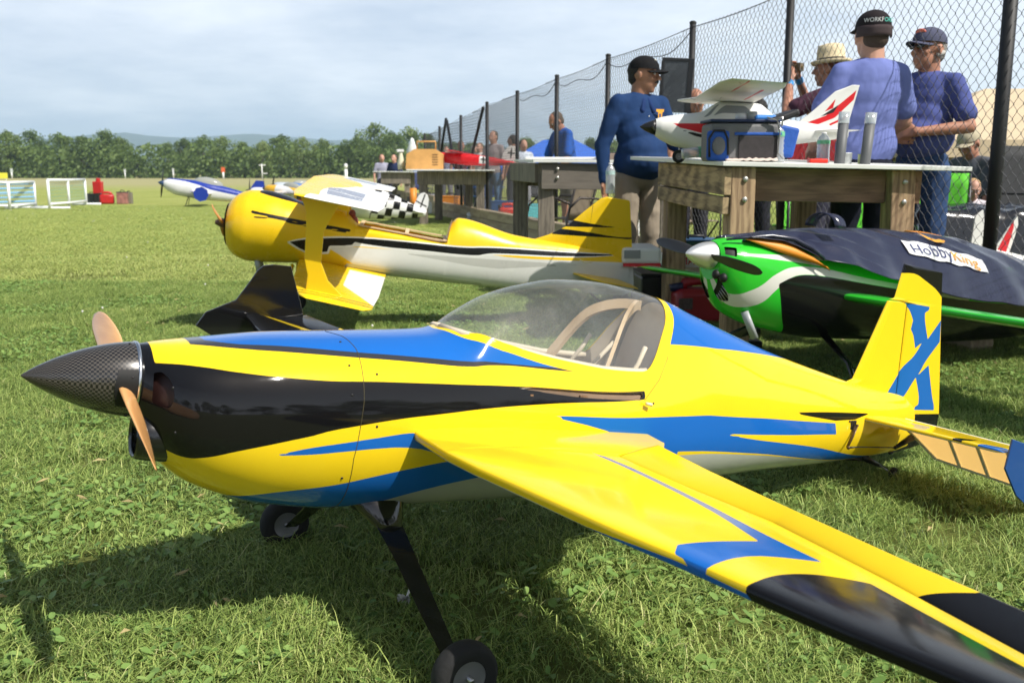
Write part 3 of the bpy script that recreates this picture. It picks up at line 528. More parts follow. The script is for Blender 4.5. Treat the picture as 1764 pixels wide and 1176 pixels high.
# canopy bubble
Pc,Xc,Pp,_s=body_grid(MAIN,.19,.79,120,90,off=.0022)
nn_=Xc.size; gl=sdf(sill,Xc,Pp,1,SS).ravel()
gm=bpy.data.materials.new('canopy_glass'); gm.use_nodes=True; nt=gm.node_tree; nt.nodes.clear(); gb=N(nt,'ShaderNodeBsdfGlossy'); gb.inputs['Roughness'].default_value=.02; tr=N(nt,'ShaderNodeBsdfTransparent'); tr.inputs[0].default_value=(.93,.95,.95,1); lw=N(nt,'ShaderNodeLayerWeight'); fr=N(nt,'ShaderNodeMath',operation='POWER'); Lk(nt,lw.outputs['Facing'],fr.inputs[0]); lw.inputs[0].default_value=.5; fr.inputs[1].default_value=4.5; ad=N(nt,'ShaderNodeMath',operation='MULTIPLY_ADD'); Lk(nt,fr.outputs[0],ad.inputs[0]); ad.inputs[1].default_value=.75; ad.inputs[2].default_value=.085
df=N(nt,'ShaderNodeBsdfDiffuse'); df.inputs[0].default_value=(.7,.72,.7,1); nzz=N(nt,'ShaderNodeTexNoise',Scale=6.0,Detail=6.0,Roughness=.7); tc=N(nt,'ShaderNodeTexCoord'); Lk(nt,tc.outputs['Object'],nzz.inputs[0]); dm=N(nt,'ShaderNodeMapRange'); Lk(nt,nzz.outputs[0],dm.inputs[0]); dm.inputs[1].default_value=.4; dm.inputs[2].default_value=.8; dm.inputs[3].default_value=.05; dm.inputs[4].default_value=.15  # whitish diffuse veil mixed in to stand for sky reflection on the canopy
m1=N(nt,'ShaderNodeMixShader'); Lk(nt,ad.outputs[0],m1.inputs[0]); Lk(nt,tr.outputs[0],m1.inputs[1]); Lk(nt,gb.outputs[0],m1.inputs[2]); m2=N(nt,'ShaderNodeMixShader'); Lk(nt,dm.outputs[0],m2.inputs[0]); Lk(nt,m1.outputs[0],m2.inputs[1]); Lk(nt,df.outputs[0],m2.inputs[2]); oo=N(nt,'ShaderNodeOutputMaterial'); Lk(nt,m2.outputs[0],oo.inputs[0])
grid_mesh('canopy',Pc,gm,mp,None,closed_v=True,facekeep=lambda qd:(gl[qd].max(axis=1)>-.012))
# hatch pin
mb=MB(); mb.tube([(.668,-.163,.012),(.684,-.166,.010)],.004,8); mb.build('hatch_pin',mat('nylon',(.7,.66,.45),.4),mp,True)
# interior wood seen in the hatch gap
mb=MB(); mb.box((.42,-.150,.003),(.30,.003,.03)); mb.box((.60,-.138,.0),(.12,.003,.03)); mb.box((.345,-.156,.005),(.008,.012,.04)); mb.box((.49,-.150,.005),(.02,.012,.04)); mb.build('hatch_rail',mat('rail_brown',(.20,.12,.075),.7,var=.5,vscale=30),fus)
# spinner
CARB=bpy.data.materials.new('carbon_weave'); CARB.use_nodes=True; nt=CARB.node_tree; b=nt.nodes['Principled BSDF']; tc=N(nt,'ShaderNodeTexCoord'); mpn=N(nt,'ShaderNodeMapping'); mpn.inputs['Scale'].default_value=(230,230,230); Lk(nt,tc.outputs['UV'],mpn.inputs[0])
br=N(nt,'ShaderNodeTexChecker',Scale=1.0); Lk(nt,mpn.outputs[0],br.inputs[0]); br.inputs['Color1'].default_value=(.007,.007,.008,1); br.inputs['Color2'].default_value=(.075,.066,.055,1); Lk(nt,br.outputs[0],b.inputs['Base Color']); b.inputs['Roughness'].default_value=.25; b.inputs['Coat Weight'].default_value=.7; b.inputs['Coat Roughness'].default_value=.05
def uvtube(o,fu):
    uv=o.data.uv_layers.new(name='UVMap')
    for p in o.data.polygons:
        cs=[fu(o.data.vertices[o.data.loops[i].vertex_index].co) for i in p.loop_indices]
        us=[c[0] for c in cs]
        for i,c in zip(p.loop_indices,cs): uv.data[i].uv=(c[0]+(PIP if max(us)-c[0]>PIP/2 else 0),c[1])
PIP=2*PI*.06
sp=empty('s'); bpy.data.objects.remove(sp)
prof=[]
for i in range(40):
    u=i/39; prof.append((max(.0008,.071*(1-(1-u)**1.62)**.86),-.638+u*.186))
mb=MB(); mb.lathe(prof,(0,0,0),'X',72); spn=mb.build('spinner',CARB,mp,True); uvtube(spn,lambda c:(math.atan2(c.z,c.y)*.06+PI*.06,c.x))
# cut-outs where the blades leave the spinner (dark slots standing slightly proud)
slotm=mat('slot_black',(.003,.003,.003),.6)
def blade_slot(sgn,name):
    mb=MB(); pts=[]; 
    for a in np.linspace(-.62,.42,12):
        ang=a
        for xx in (-.492+.012*abs(a+.1),-.453):
            r=.0722*(1-(1-(xx+.638)/.186)**1.62)**.86+.0012 if xx<-.4525 else .0724; pts.append((xx,-sgn*r*math.cos(ang),r*math.sin(ang)))
    mb.add(pts,[(2*i,2*i+1,2*i+3,2*i+2) for i in range(11)]); mb.build(name,slotm,spn,True)
blade_slot(1,'blade_slot'); blade_slot(-1,'blade_slot')
mb=MB(); mb.lathe([(.02,-.452),(.0725,-.452),(.0728,-.449),(.0728,-.446),(.02,-.446)],(0,0,0),'X',64); mb.build('backplate',mat('polished_aluminium',(.8,.8,.8),.2,metal=1),spn,True)
for a in (1.35,.22,2.6,3.9,5.2): mb=MB(); mb.ell((-.462,-.0705*math.cos(a),.0705*math.sin(a)),(.003,.003,.003),8,5); mb.build('screw',DKMET,spn,True)
mb=MB(); mb.lathe([(.03,-.447),(.065,-.446),(.066,-.43)],(0,0,-.002),'X',40); mb.build('engine_ring',mat('cowl_black',BLK,.15),mp,True)
# wooden propeller
PRW=wood('prop_wood',(.78,.43,.17),(.66,.33,.12),(3,.6,3),.22,4); PRW.node_tree.nodes['Principled BSDF'].inputs['Coat Weight'].default_value=.35
def prop(R0,chord,xc,zt,name,m,parent,ang=0,sweep=.0,n=26,tw=(1.05,.28),x0=0,hub=.03):
    pr=None; mbs=[]
    for s in (1,-1):
        mb=MB(); rows=[]
        for i in range(n):
            u=i/(n-1); r=.012+u*(R0-.012); c=chord*(.42+1.0*math.sin(min(u*1.15,1)*PI*.56)*.62)*(1-.42*max(0,(u-.4)/.6))*(1 if u<.8 else math.sqrt(max(.0,1-((u-.8)/.2)**2))*.98+.02); th=.018*(1-u)**1.2*chord/.05+.0025; a=tw[0]+(tw[1]-tw[0])*u**.7
            off=sweep*math.sin(u*PI)*chord
            row=[]
            for k in range(12):
                t=2*PI*k/12; cc=math.cos(t)*c/2+off; tt=math.sin(t)*th/2*(1 if math.sin(t)>0 else .5); row.append(Vector((x0+cc*math.sin(a)+tt*math.cos(a),r,cc*math.cos(a)-tt*math.sin(a))))
            rows.append(row)
        M=Matrix.Rotation(ang+(PI if s<0 else 0),3,'X'); vs=[M@(p) for row in rows for p in row]
        fs=[(i*12+k,i*12+(k+1)%12,(i+1)*12+(k+1)%12,(i+1)*12+k) for i in range(n-1) for k in range(12)]+[tuple(range(12))[::-1],tuple((n-1)*12+k for k in range(12))]
        mb.add(vs,fs); mbs.append(mb)
    return [mb.build('propeller_blade',m,parent,True) for mb in mbs]
# near blade runs towards the camera (local -y) and slightly down
prop(.368,.062,0,0,'p',PRW,mp,tw=(1.05,.48),ang=PI+math.atan2(.075,.35),sweep=.12,x0=-.472)
# chin intake tube and cheek inlet
mb=MB(); mb.lathe([(.036,-.462),(.040,-.467),(.043,-.462),(.047,-.44),(.050,-.39),(.045,-.37)],(.018,-.045,-.098),'X',36); mb.lathe([(.036,-.462),(.034,-.42),(.002,-.41)],(.018,-.045,-.098),'X',36); mb.build('intake_tube',mat('tube_black',(.006,.006,.007),.18,coat=.5),mp,True)
def cheek(s):
    x,l,n_=surf(MAIN,np.array([-.405]),np.array([.60])); c=Vector((-.418,-s*.100,.012)); mb=MB(); M=Matrix.Rotation(s*(-.75),3,'Z')@Matrix.Rotation(0,3,'X')
    out=[];inn=[];dd=[]
    for k in range(28):
        a=2*PI*k/28; e=Vector((0,math.cos(a)*.030,math.sin(a)*.040)); out.append(c+M@(e*1.18)+Vector((.004,0,0))); inn.append(c+M@(e*1.0)+M@Vector((-.006,0,0))); dd.append(c+M@(e*.85)+M@Vector((.03,0,0)))
    mb.add(out+inn,[(i,(i+1)%28,28+(i+1)%28,28+i) for i in range(28)]); mb.build('inlet_lip',mat('cowl_black',BLK,.15),mp,True)
    m2=MB(); m2.add(inn+dd,[(i,(i+1)%28,28+(i+1)%28,28+i) for i in range(28)]+[tuple(28+i for i in range(28))]); m2.build('cooling_inlet',mat('duct_dark',(.003,.002,.002),.95,spec=.05),mp,True)
Pd,_a,_b,_c=body_grid(MAIN,-.435,-.3,16,30,off=.02); grid_mesh('intake_duct',Pd,mat('duct_dark',(.018,.005,.004),.5),mp,None,closed_v=True)
for s_ in (1,-1):
    for xx,p in ((-.075,.62),(-.075,.74),(-.075,.36),(-.075,.88),(-.02,.70),(-.02,.52),(.70,.60),(.69,.50),(-.40,.60),(-.39,.40)):
        _,l,nn=surf(MAIN,np.array([xx]),np.array([p])); mb=MB(); mb.ell((xx,-s_*float(l[0]),float(nn[0])),(.0028,.0016,.0028),8,5); mb.build('cowl_screw',DKMET,mp,True)
# wings
LEX=[(.12,.075),(.20,.060),(.38,.045),(.60,.068),(.78,.085),(.93,.108),(1.06,.122),(1.2,.140),(1.47,.185)]
TEX=[(.12,.70),(.25,.665),(.34,.560),(.53,.515),(.8,.47),(1.1,.428),(1.47,.405)]
HNX=[(.12,.70),(.25,.665),(.34,.585),(.345,.445),(.56,.428),(.8,.428),(1.05,.383),(1.47,.285)]
def it(tab,l): return float(np.interp(l,[a for a,b in tab],[b for a,b in tab]))
NW=-.064
def wpaint(X,L,sg):
    top=sg>0; bl=np.maximum(sdf([(.385,.34),(.397,.40),(.397,.50),(.370,.70),(.335,.865),(.325,.995),(.215,.96),(.112,.98),(.108,.92),(.130,.90),(.288,.905),(.344,.737),(.378,.50),(.380,.38)],X,L),-1)
    bl=np.where(top,bl,np.maximum(-1,np.minimum(sdf([(-.1,.75),(.6,.75),(.6,1.6),(-.1,1.6)],X,L),1)))
    bk=np.where(top,sdf([(.0,1.05),(.132,1.046),(.16,1.040),(.19,1.036),(.23,1.037),(.27,1.046),(.326,1.077),(.245,1.43),(.23,1.6),(.0,1.6)],X,L),L-1.055)
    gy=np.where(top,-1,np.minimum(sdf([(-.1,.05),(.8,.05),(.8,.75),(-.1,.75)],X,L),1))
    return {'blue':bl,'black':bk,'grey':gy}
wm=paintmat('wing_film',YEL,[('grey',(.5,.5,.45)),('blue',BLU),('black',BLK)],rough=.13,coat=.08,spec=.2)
def ailpaint(X,L,sg):
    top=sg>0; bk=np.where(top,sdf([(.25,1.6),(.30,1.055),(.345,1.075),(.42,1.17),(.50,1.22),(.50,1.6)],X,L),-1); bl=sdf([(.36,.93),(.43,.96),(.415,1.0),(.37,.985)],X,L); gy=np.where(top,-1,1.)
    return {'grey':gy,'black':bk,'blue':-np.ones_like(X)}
for side in (1,-1):
    dz=(lambda l:0) if side>0 else (lambda l:.040*max(0,l-.1)/1.37)
    ls=[.12,.16,.2,.25,.3,.34,.345,.45,.6,.8,.93,1.06,1.2,1.33,1.47]
    st=[(l,it(LEX,l),it(HNX,l),NW+dz(l),NW-.004+dz(l),.040-.014*(l/1.33)) for l in ls]
    wg=wing_mesh('wing',st,wm,mp,side,wpaint,nspan=260,nch=44,te0=.012)
    st=[(l,it(HNX,l)+.010,it(TEX,l)-.0,NW-.004+dz(l),NW+.022+dz(l),.011) for l in [.352,.45,.56,.8,1.05,1.465]]
    al=wing_mesh('aileron',st,wm,mp,side,ailpaint,nspan=200,nch=16,te0=.002)
    # side force generator on the wing tip
    mb=MB(); pl=[(.16,-.12),(.02,-.045),(.05,.005),(.15,.055),(.19,.12),(.215,.165),(.235,.185),(.27,.192),(.335,.192),(.40,.02),(.44,-.10),(.36,-.16),(.25,-.17)]
    vs=[(a,-side*1.474,b+NW+dz(1.47)) for a,b in pl]+[(a,-side*1.482,b+NW+dz(1.47)) for a,b in pl]; n=len(pl); mb.add(vs,[tuple(range(n)),tuple(range(2*n-1,n-1,-1))]+[(i,(i+1)%n,n+(i+1)%n,n+i) for i in range(n)])
    mb.build('wingtip_plate',mat('gloss_black',BLK,.10,coat=.5),mp,bevel=.002)
    # underwing root fairing
# fin and rudder
FINF=lambda a: (a[0],a[1])
XA=[(1.777,.321),(1.901,.317),(1.899,.306),(1.881,.297),(1.886,.273),(1.918,.215),(1.973,.279),(1.986,.21),(1.923,.143),(1.906,.109),(1.883,.086),(1.844,.029),(1.818,.025),(1.806,0),(1.781,-.04),(1.71,-.036),(1.743,.006),(1.804,.097),(1.818,.125),(1.866,.163),(1.891,.203),(1.859,.183),(1.841,.222),(1.823,.241),(1.826,.269),(1.804,.301)]
XB=[(1.946,.133),(1.995,.026),(2.011,.004),(2.015,-.013),(1.908,-.013),(1.909,-.003),(1.925,.004),(1.923,.031),(1.888,.091),(1.911,.108)]
finm=paintmat('fin_film',YEL,[('blue',(.012,.13,.45)),('black',BLK),('line',(.05,.03,.01))],bump=.01)
def plate(name,outline,th,m,parent,polys,res=.004,bev=.3,hinge=None):
    """fin-like plate in the local x-z plane with rounded thickness"""
    xs=[a for a,b in outline]; zs=[b for a,b in outline]; zz=np.linspace(min(zs)+1e-4,max(zs)-1e-4,160); L=[];Rr=[]
    for z in zz:
        c=[]
        for i in range(len(outline)):
            a=outline[i];b=outline[(i+1)%len(outline)]
            if (a[1]>z)!=(b[1]>z): c.append(a[0]+(z-a[1])*(b[0]-a[0])/(b[1]-a[1]))
        L.append(min(c));Rr.append(max(c))
    L=np.array(L);Rr=np.array(Rr); nc=70; c=(1-np.cos(np.linspace(0,PI,nc)))/2; c2=np.concatenate([c,c[::-1][1:-1]]); sg=np.concatenate([np.ones(nc),-np.ones(nc-2)])
    X=L[:,None]+(Rr-L)[:,None]*c2; Z=np.broadcast_to(zz[:,None],X.shape); T=th*np.clip(np.sqrt(np.maximum(c2,0))*2.2,0,1)*(1-.75*c2)[None,:]*sg; T=np.broadcast_to(T,X.shape).copy(); T[0]*=.1; T[-1]*=.1
    P=np.stack([X,-T,Z],-1); at_={k:(np.maximum.reduce([sdf(p,X,Z) for p in v]) if not callable(v) else v(X,Z)) for k,v in polys.items()}
    o=grid_mesh(name,P,m,parent,at_,closed_v=True); return o
pl={'blue':[XA,XB],'black':[[(1.745,.5),(1.747,.440),(1.735,.408),(1.80,.415),(1.865,.393),(1.92,.375),(1.960,.350),(1.97,.5)],[(1.835,-.028),(2.08,-.024),(2.08,-.3),(1.82,-.3)]],'line':lambda X,Z:np.maximum(band([(1.698,.323),(1.79,.325)],X,Z,.0016),band([(2.043,-.03),(1.9,.43)],X,Z,-1))}
plate('fin',[(1.55,.06),(1.594,.075),(1.698,.321),(1.787,.323),(1.812,-.03),(1.75,-.09),(1.6,-.06)],.010,finm,mp,pl)
plate('rudder',[(1.700,.325),(1.727,.33+.0),(1.747,.438),(1.939,.430),(1.968,.30),(2.047,-.027),(2.045,-.11),(1.83,-.16),(1.818,-.03),(1.793,.322)],.009,finm,mp,pl)
# tailplane, elevators, end plates, linkage
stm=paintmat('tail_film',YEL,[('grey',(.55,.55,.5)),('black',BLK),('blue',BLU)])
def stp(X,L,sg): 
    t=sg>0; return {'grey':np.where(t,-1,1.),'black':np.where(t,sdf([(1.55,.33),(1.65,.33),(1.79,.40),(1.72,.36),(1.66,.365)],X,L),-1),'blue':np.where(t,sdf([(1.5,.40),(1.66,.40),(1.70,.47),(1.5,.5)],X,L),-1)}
ELM=bpy.data.materials.new('translucent_covering'); ELM.use_nodes=True; nt=ELM.node_tree; b=nt.nodes['Principled BSDF']; b.inputs['Base Color'].default_value=(.80,.50,.20,1); b.inputs['Roughness'].default_value=.35; tl_=N(nt,'ShaderNodeBsdfTranslucent'); tl_.inputs[0].default_value=(.95,.60,.20,1); mx=N(nt,'ShaderNodeMixShader'); mx.inputs[0].default_value=.6; Lk(nt,b.outputs[0],mx.inputs[1]); Lk(nt,tl_.outputs[0],mx.inputs[2]); Lk(nt,mx.outputs[0],nt.nodes['Material Output'].inputs[0])
for side in (1,-1):
    wing_mesh('tailplane',[(.045,1.60,1.80,-.034,-.036,.012),(.25,1.62,1.80,-.034,-.036,.011),(.47,1.645,1.79,-.034,-.036,.008)],stm,mp,side,stp,nspan=60,nch=24,te0=.008)
    # elevator hangs from its hinge line
    el=empty('elevator'); el.parent=mp; el.location=(1.80,0,-.038); el.rotation_euler=(0,R_(52),0)
    q=lambda x,l:(x,-side*l)
    fr_=MB(); ys=(.055,.47); 
    def bar(a,b,wd=.012,th=.009):
        a=Vector((a[0],-side*a[1],0)); b=Vector((b[0],-side*b[1],0)); d=(b-a); L=d.length; an=math.atan2(d.y,d.x); fr_.box(((a+b)/2),(L,wd,th),M=Matrix.Rotation(an,3,'Z'))
    bar((.004,.055),(.004,.475),.016,.012); bar((.03,.055),(.13,.13),.012); bar((.13,.13),(.158,.475),.010,.005); bar((.004,.475),(.158,.475),.012)
    for l_,tx in ((.20,.135),(.29,.143),(.385,.15)): bar((.0,l_),(tx,l_+.01),.009)
    fr_.build('frame',mat('elevator_frame',(.80,.79,.72),.5),el)
    cv=MB(); pts=[(.0,.056),(.032,.056),(.13,.132),(.156,.474),(.0,.474)]; 
    cv.add([(a,-side*b,-.001) for a,b in pts],[(0,1,2,3,4)]); cv.build('covering',ELM,el)
    cv=MB(); cv.add([(.02,-side*.40,-.0052),(.145,-side*.465,-.0052),(.03,-side*.412,-.0052)],[(0,1,2)]); cv.build('stripe',mat('gloss_black',BLK,.1),el)
    pt=[(1.655,.005),(1.768,-.016),(1.90,-.06),(1.96,-.16),(1.93,-.185),(1.80,-.19),(1.72,-.15),(1.645,-.075)]
    n=len(pt); mb=MB(); mb.add([(a,-side*.476,b) for a,b in pt]+[(a,-side*.482,b) for a,b in pt],[tuple(range(n)),tuple(range(2*n-1,n-1,-1))]+[(i,(i+1)%n,n+(i+1)%n,n+i) for i in range(n)]); mb.build('tail_end_plate',mat('gloss_blue',(.006,.06,.25),.2,coat=.4),mp,bevel=.0015)
    # servo, arm and pushrod
    mb=MB(); mb.box((1.53,-side*.066,-.052),(.05,.012,.028)); mb.build('elevator_servo',mat('servo_black',(.01,.01,.011),.4),mp,bevel=.002)
    mb=MB(); mb.tube([(1.545,-side*.079,-.05),(1.53,-side*.082,-.085),(1.515,-side*.084,-.115)],[.008,.0065,.005],8,flat=.35); mb.ell((1.545,-side*.083,-.05),.004,8,6); mb.ell((1.52,-side*.074,-.04),.003,8,6); mb.ell((1.515,-side*.088,-.115),.0055,8,6); mb.build('servo_arm',mat('bronze_arm',(.12,.08,.05),.35,metal=.7),mp,True)
    mb=MB(); mb.tube([(1.515,-side*.088,-.115),(1.56,-side*.088,-.113),(1.73,-side*.088,-.115)],[.0035,.0018,.0018],8); mb.ell((1.73,-side*.088,-.115),.006,8,6); mb.tube([(1.73,-side*.088,-.115),(1.80,-side*.088,-.085)],[.005,.012],8); mb.build('pushrod',DKMET,mp,True)
# undercarriage
LEGC=bpy.data.materials.new('carbon_leg'); LEGC.use_nodes=True; nt=LEGC.node_tree; b=nt.nodes['Principled BSDF']; tc=N(nt,'ShaderNodeTexCoord'); ck=N(nt,'ShaderNodeTexChecker',Scale=140.0); ck.inputs['Color1'].default_value=(.006,.006,.007,1); ck.inputs['Color2'].default_value=(.016,.015,.017,1); mpn=N(nt,'ShaderNodeMapping'); mpn.inputs['Rotation'].default_value=(.3,.2,.78); Lk(nt,tc.outputs['Object'],mpn.inputs[0]); Lk(nt,mpn.outputs[0],ck.inputs[0]); Lk(nt,ck.outputs[0],b.inputs['Base Color']); b.inputs['Roughness'].default_value=.22; b.inputs['Coat Weight'].default_value=.5
MI=MM.inverted()
def wheel_at(parent,cw,axis,R0,w_,name='wheel',hubcol=(.22,.22,.23)):
    wl=empty(name); wl.parent=parent; wl.matrix_parent_inverse=Matrix.Identity(4)
    M=Vector((1,0,0)).rotation_difference(Vector(axis)).to_matrix().to_4x4(); wl.matrix_basis=Matrix.Translation(cw)@M
    mb=MB(); pr=[(R0*.52,-w_*.42),(R0*.8,-w_*.5),(R0*.95,-w_*.36),(R0,-w_*.12),(R0,w_*.12),(R0*.95,w_*.36),(R0*.8,w_*.5),(R0*.52,w_*.42)]; mb.lathe(pr,(0,0,0),'X',36); mb.build('tyre',RUBBER,wl,True)
    mb=MB(); mb.lathe([(.002,-w_*.30),(R0*.2,-w_*.34),(R0*.34,-w_*.30),(R0*.5,-w_*.40),(R0*.54,-w_*.42),(R0*.54,w_*.42),(R0*.5,w_*.40),(R0*.34,w_*.3),(R0*.2,w_*.34),(.002,w_*.3)],(0,0,0),'X',32); mb.build('hub',mat('hub_grey',hubcol,.4,metal=.3),wl,True)
    mb=MB(); mb.tube([(-w_*.62,0,0),(w_*.62,0,0)],R0*.08,8); mb.build('axle',GREYM,wl,True)
    return wl
for side,wx in ((1,Vector((-.085,1.585,.064))),(-1,Vector((-.585,2.345,.062)))):
    c=MI@wx; ax=MI.to_3x3()@Vector((.518,-.855,0)); wheel_at(mp,c,ax,.063,.045)
    top=Vector((.045,-side*.10,-.235)); wi=c+Vector((.0,side*.045,.004))
    pts=[top,top+(wi-top)*.08+Vector((.0,-side*.006,-.003)),top.lerp(wi,.35)+Vector((0,-side*.006,0)),top.lerp(wi,.7),wi+Vector((0,0,.0))]
    mb=MB()
    for i,(p,wd) in enumerate(zip(pts,(.030,.024,.021,.019,.015))):
        pass
    rows=[]; 
    ws=(.042,.030,.024,.021,.016)
    vs=[]
    for p,wd in zip(pts,ws): 
        for (a,t) in ((-1,-.5),(-.7,-1),(.7,-1),(1,-.5),(1,.5),(.7,1),(-.7,1),(-1,.5)): vs.append(p+Vector((a*wd,side*t*.0035,t*.001)))
    mb.add(vs,[(i*8+k,i*8+(k+1)%8,(i+1)*8+(k+1)%8,(i+1)*8+k) for i in range(4) for k in range(8)]); mb.build('undercarriage_leg',LEGC,mp,True,auto=40)
    mb=MB(); t2=top+Vector((0,side*.02,.015)); mb.tube([t2,top,top+(wi-top)*.16],[.080,.052,.025],14,flat=.5,up=(0,1,0)); mb.build('leg_fairing',mat('gloss_black',BLK,.1),mp,True)
# tail wheel
mb=MB(); mb.tube([(1.70,0,-.165),(1.76,0,-.185),(1.83,0,-.205)],[.012,.008,.004],8); mb.tube([(1.60,0,-.17),(1.72,0,-.175)],[.004,.006],8); mb.build('tailwheel_bracket',mat('bracket_black',(.01,.01,.01),.4),mp,True)
c=MI@Vector((1.19,2.87,.022)); wheel_at(mp,c,MI.to_3x3()@Vector((.518,-.855,0)),.022,.012)
mb=MB(); mb.tube([(1.78,0,-.19),c],[.0025,.0025],6); mb.build('tailwheel_wire',GREYM,mp,True)
# ---------------------------------------------------------------- yellow and white biplane
B0=[(-.135,.02,.03,-.03,-.0,2,2),(-.125,.10,.10,-.12,-.008,2,2),(-.10,.155,.150,-.165,-.008,2,2),(-.05,.195,.190,-.198,-.005,2,2),(.01,.212,.210,-.212,0,2,2),(.10,.215,.214,-.210,0,2,2),(.22,.205,.192,-.203,-.002,2,2),(.30,.190,.168,-.198,-.01,2.1,2.1),(.42,.175,.150,-.205,-.02,2.5,2.4),(.55,.168,.135,-.214,-.03,2.8,2.8),(.62,.166,.088,-.22,-.04,4,3),(.64,.165,.072,-.221,-.04,6,3),(.9,.155,.047,-.228,-.05,6,3),(1.17,.14,.022,-.236,-.06,6,3),(1.185,.139,.10,-.237,-.05,2.4,3),(1.24,.136,.158,-.238,-.04,2.,3),(1.6,.10,.084,-.240,-.05,2,3),(2.0,.06,.052,-.21,-.06,2,3),(2.2,.03,.02,-.19,-.06,2,2.4),(2.32,.012,-.03,-.17,-.08,2,2)]
BM=frame_mat((-1.566,5.75,.636),R_(5),R_(5.5),R_(2.5))
bp_=empty('model_biplane',mat=BM); tag(bp_,'yellow and white model biplane with round cowl and black arrow stripe, canopy removed','model biplane')
YB=(.84,.55,.01); Pb,X,PH,sd=body_grid(B0,-.135,2.32,420,60); Z=Pb[...,2]; q=lambda p: sdf(p,X,Z)
stripe=[(.263,-.054),(.358,-.029),(.634,.003),(.937,.003),(1.28,-.007),(1.433,.010),(1.939,.014),(2.273,.024),(1.942,-.010),(1.523,-.020),(1.42,-.027),(1.353,-.05),(.94,-.037),(.637,-.044),(.56,-.052),(.49,-.058),(.48,-.095),(.363,-.113)]
edge=[(.243,-.055),(.352,-.019),(.634,.011),(.937,.011),(1.28,.001),(1.433,.018),(1.939,.021),(2.30,.026),(1.942,-.018),(1.523,-.028),(1.42,-.037),(1.353,-.06),(.94,-.047),(.637,-.052),(.50,-.068),(.49,-.107),(.363,-.126)]
A={'white':q([(.45,-.06),(.94,-.045),(1.353,-.055),(1.42,-.03),(1.6,-.045),(1.978,-.030),(2.4,-.018),(2.4,-.4),(1.2,-.4),(.85,-.30),(.55,-.10)]),
'grey2':np.maximum(q([(.95,-.065),(2.0,-.055),(1.5,-.115),(1.35,-.11),(.95,-.07)]),q([(.6,-.155),(1.4,-.215),(1.6,-.4),(.4,-.4)])),'edge':q(edge),'black':np.maximum.reduce([q(stripe),np.where(X>.03,band([(.045,.100),(.353,.064),(.60,.040)],X,Z,.0075),-1),np.where(X>.04,band([(.06,.074),(.354,.046),(.58,.030)],X,Z,.0045),-1),np.where(Z>.14,q([(.06,.205),(.30,.16),(.45,.10),(.45,.3),(.08,.3)]),-1)]),
'hole':np.where((np.abs(Pb[...,1])<.115)&(PH>.62),np.minimum(np.minimum(X-.66,1.165-X),np.maximum(.93-X-.012,X-.93-.012)*0+1),-1.)}
bm_=paintmat('biplane_film',YB,[('white',(.70,.70,.66)),('grey2',(.50,.50,.46)),('edge',(.78,.78,.74)),('black',BLK)],hole=True,rough=.3)
bf=grid_mesh('fuselage',Pb,bm_,bp_,A,closed_v=True)
# cowl opening with cylinder heads, propeller
mb=MB(); mb.lathe([(.125,-.126),(.10,-.118),(.02,-.112)],(0,0,-.005),'X',32); mb.build('cowl_opening',mat('slot_black',(.003,.003,.003),.6),bf,True)
prop(.30,.075,0,0,'p',wood('orange_prop_wood',(.75,.36,.10),(.6,.26,.06),(2,2,2),.3),bp_,ang=PI-.42,x0=-.165,tw=(.9,.3))
mb=MB(); mb.tube([(-.20,0,0),(-.165,0,0),(-.12,0,0)],[.012,.028,.022],14); mb.build('propeller_hub',mat('hub_brown',(.12,.05,.02),.4),bp_,True)
mb=MB()
for s in (-.05,.03): mb.tube([(.06,s-.02,-.17),(.085,s-.02,-.29)],.018,12); 
mb.build('exhaust_stack',mat('alu_dull',(.35,.37,.36),.45,metal=.6),bp_,True)
Pi,a_,b_,c_=body_grid(B0,.60,1.19,30,24,off=.012); Pi[...,2]=np.minimum(Pi[...,2],.02-.02*(a_-.6)); grid_mesh('cockpit_floor',Pi,wood('hatch_ply',(.36,.19,.10),(.28,.14,.07),(1,1,1),.6,4),bf,closed_v=True)
mb=MB()
for s in(-1,1): mb.box((.91,s*.128,.050),(.52,.022,.006),M=Matrix.Rotation(.093,3,'Y'))
for x in (.665,.935,1.165): mb.box((x,0,.0745-(x-.64)*.095+.004),(.022,.27,.006))
mb.build('cockpit_rim',mat('rim_ply',(.66,.48,.28),.6),bf)
mb=MB(); mb.ell((.60,0,.12),(.022,.022,.03),10,8); mb.ell((.61,0,.075),(.03,.045,.04),10,6); mb.box((.61,0,.04),(.05,.1,.04)); mb.build('cockpit_fittings',mat('fitting_red',(.25,.05,.03),.5,var=.5,vscale=30),bf,True)
mb=MB(); mb.add([(1.178,-.139,.015),(1.178,.139,.015),(1.188,.115,.10),(1.20,.06,.143),(1.20,-.06,.143),(1.188,-.115,.10)],[(0,1,2,3,4,5)]); mb.build('headrest_former',mat('rim_ply',(.66,.48,.28),.6),bf)
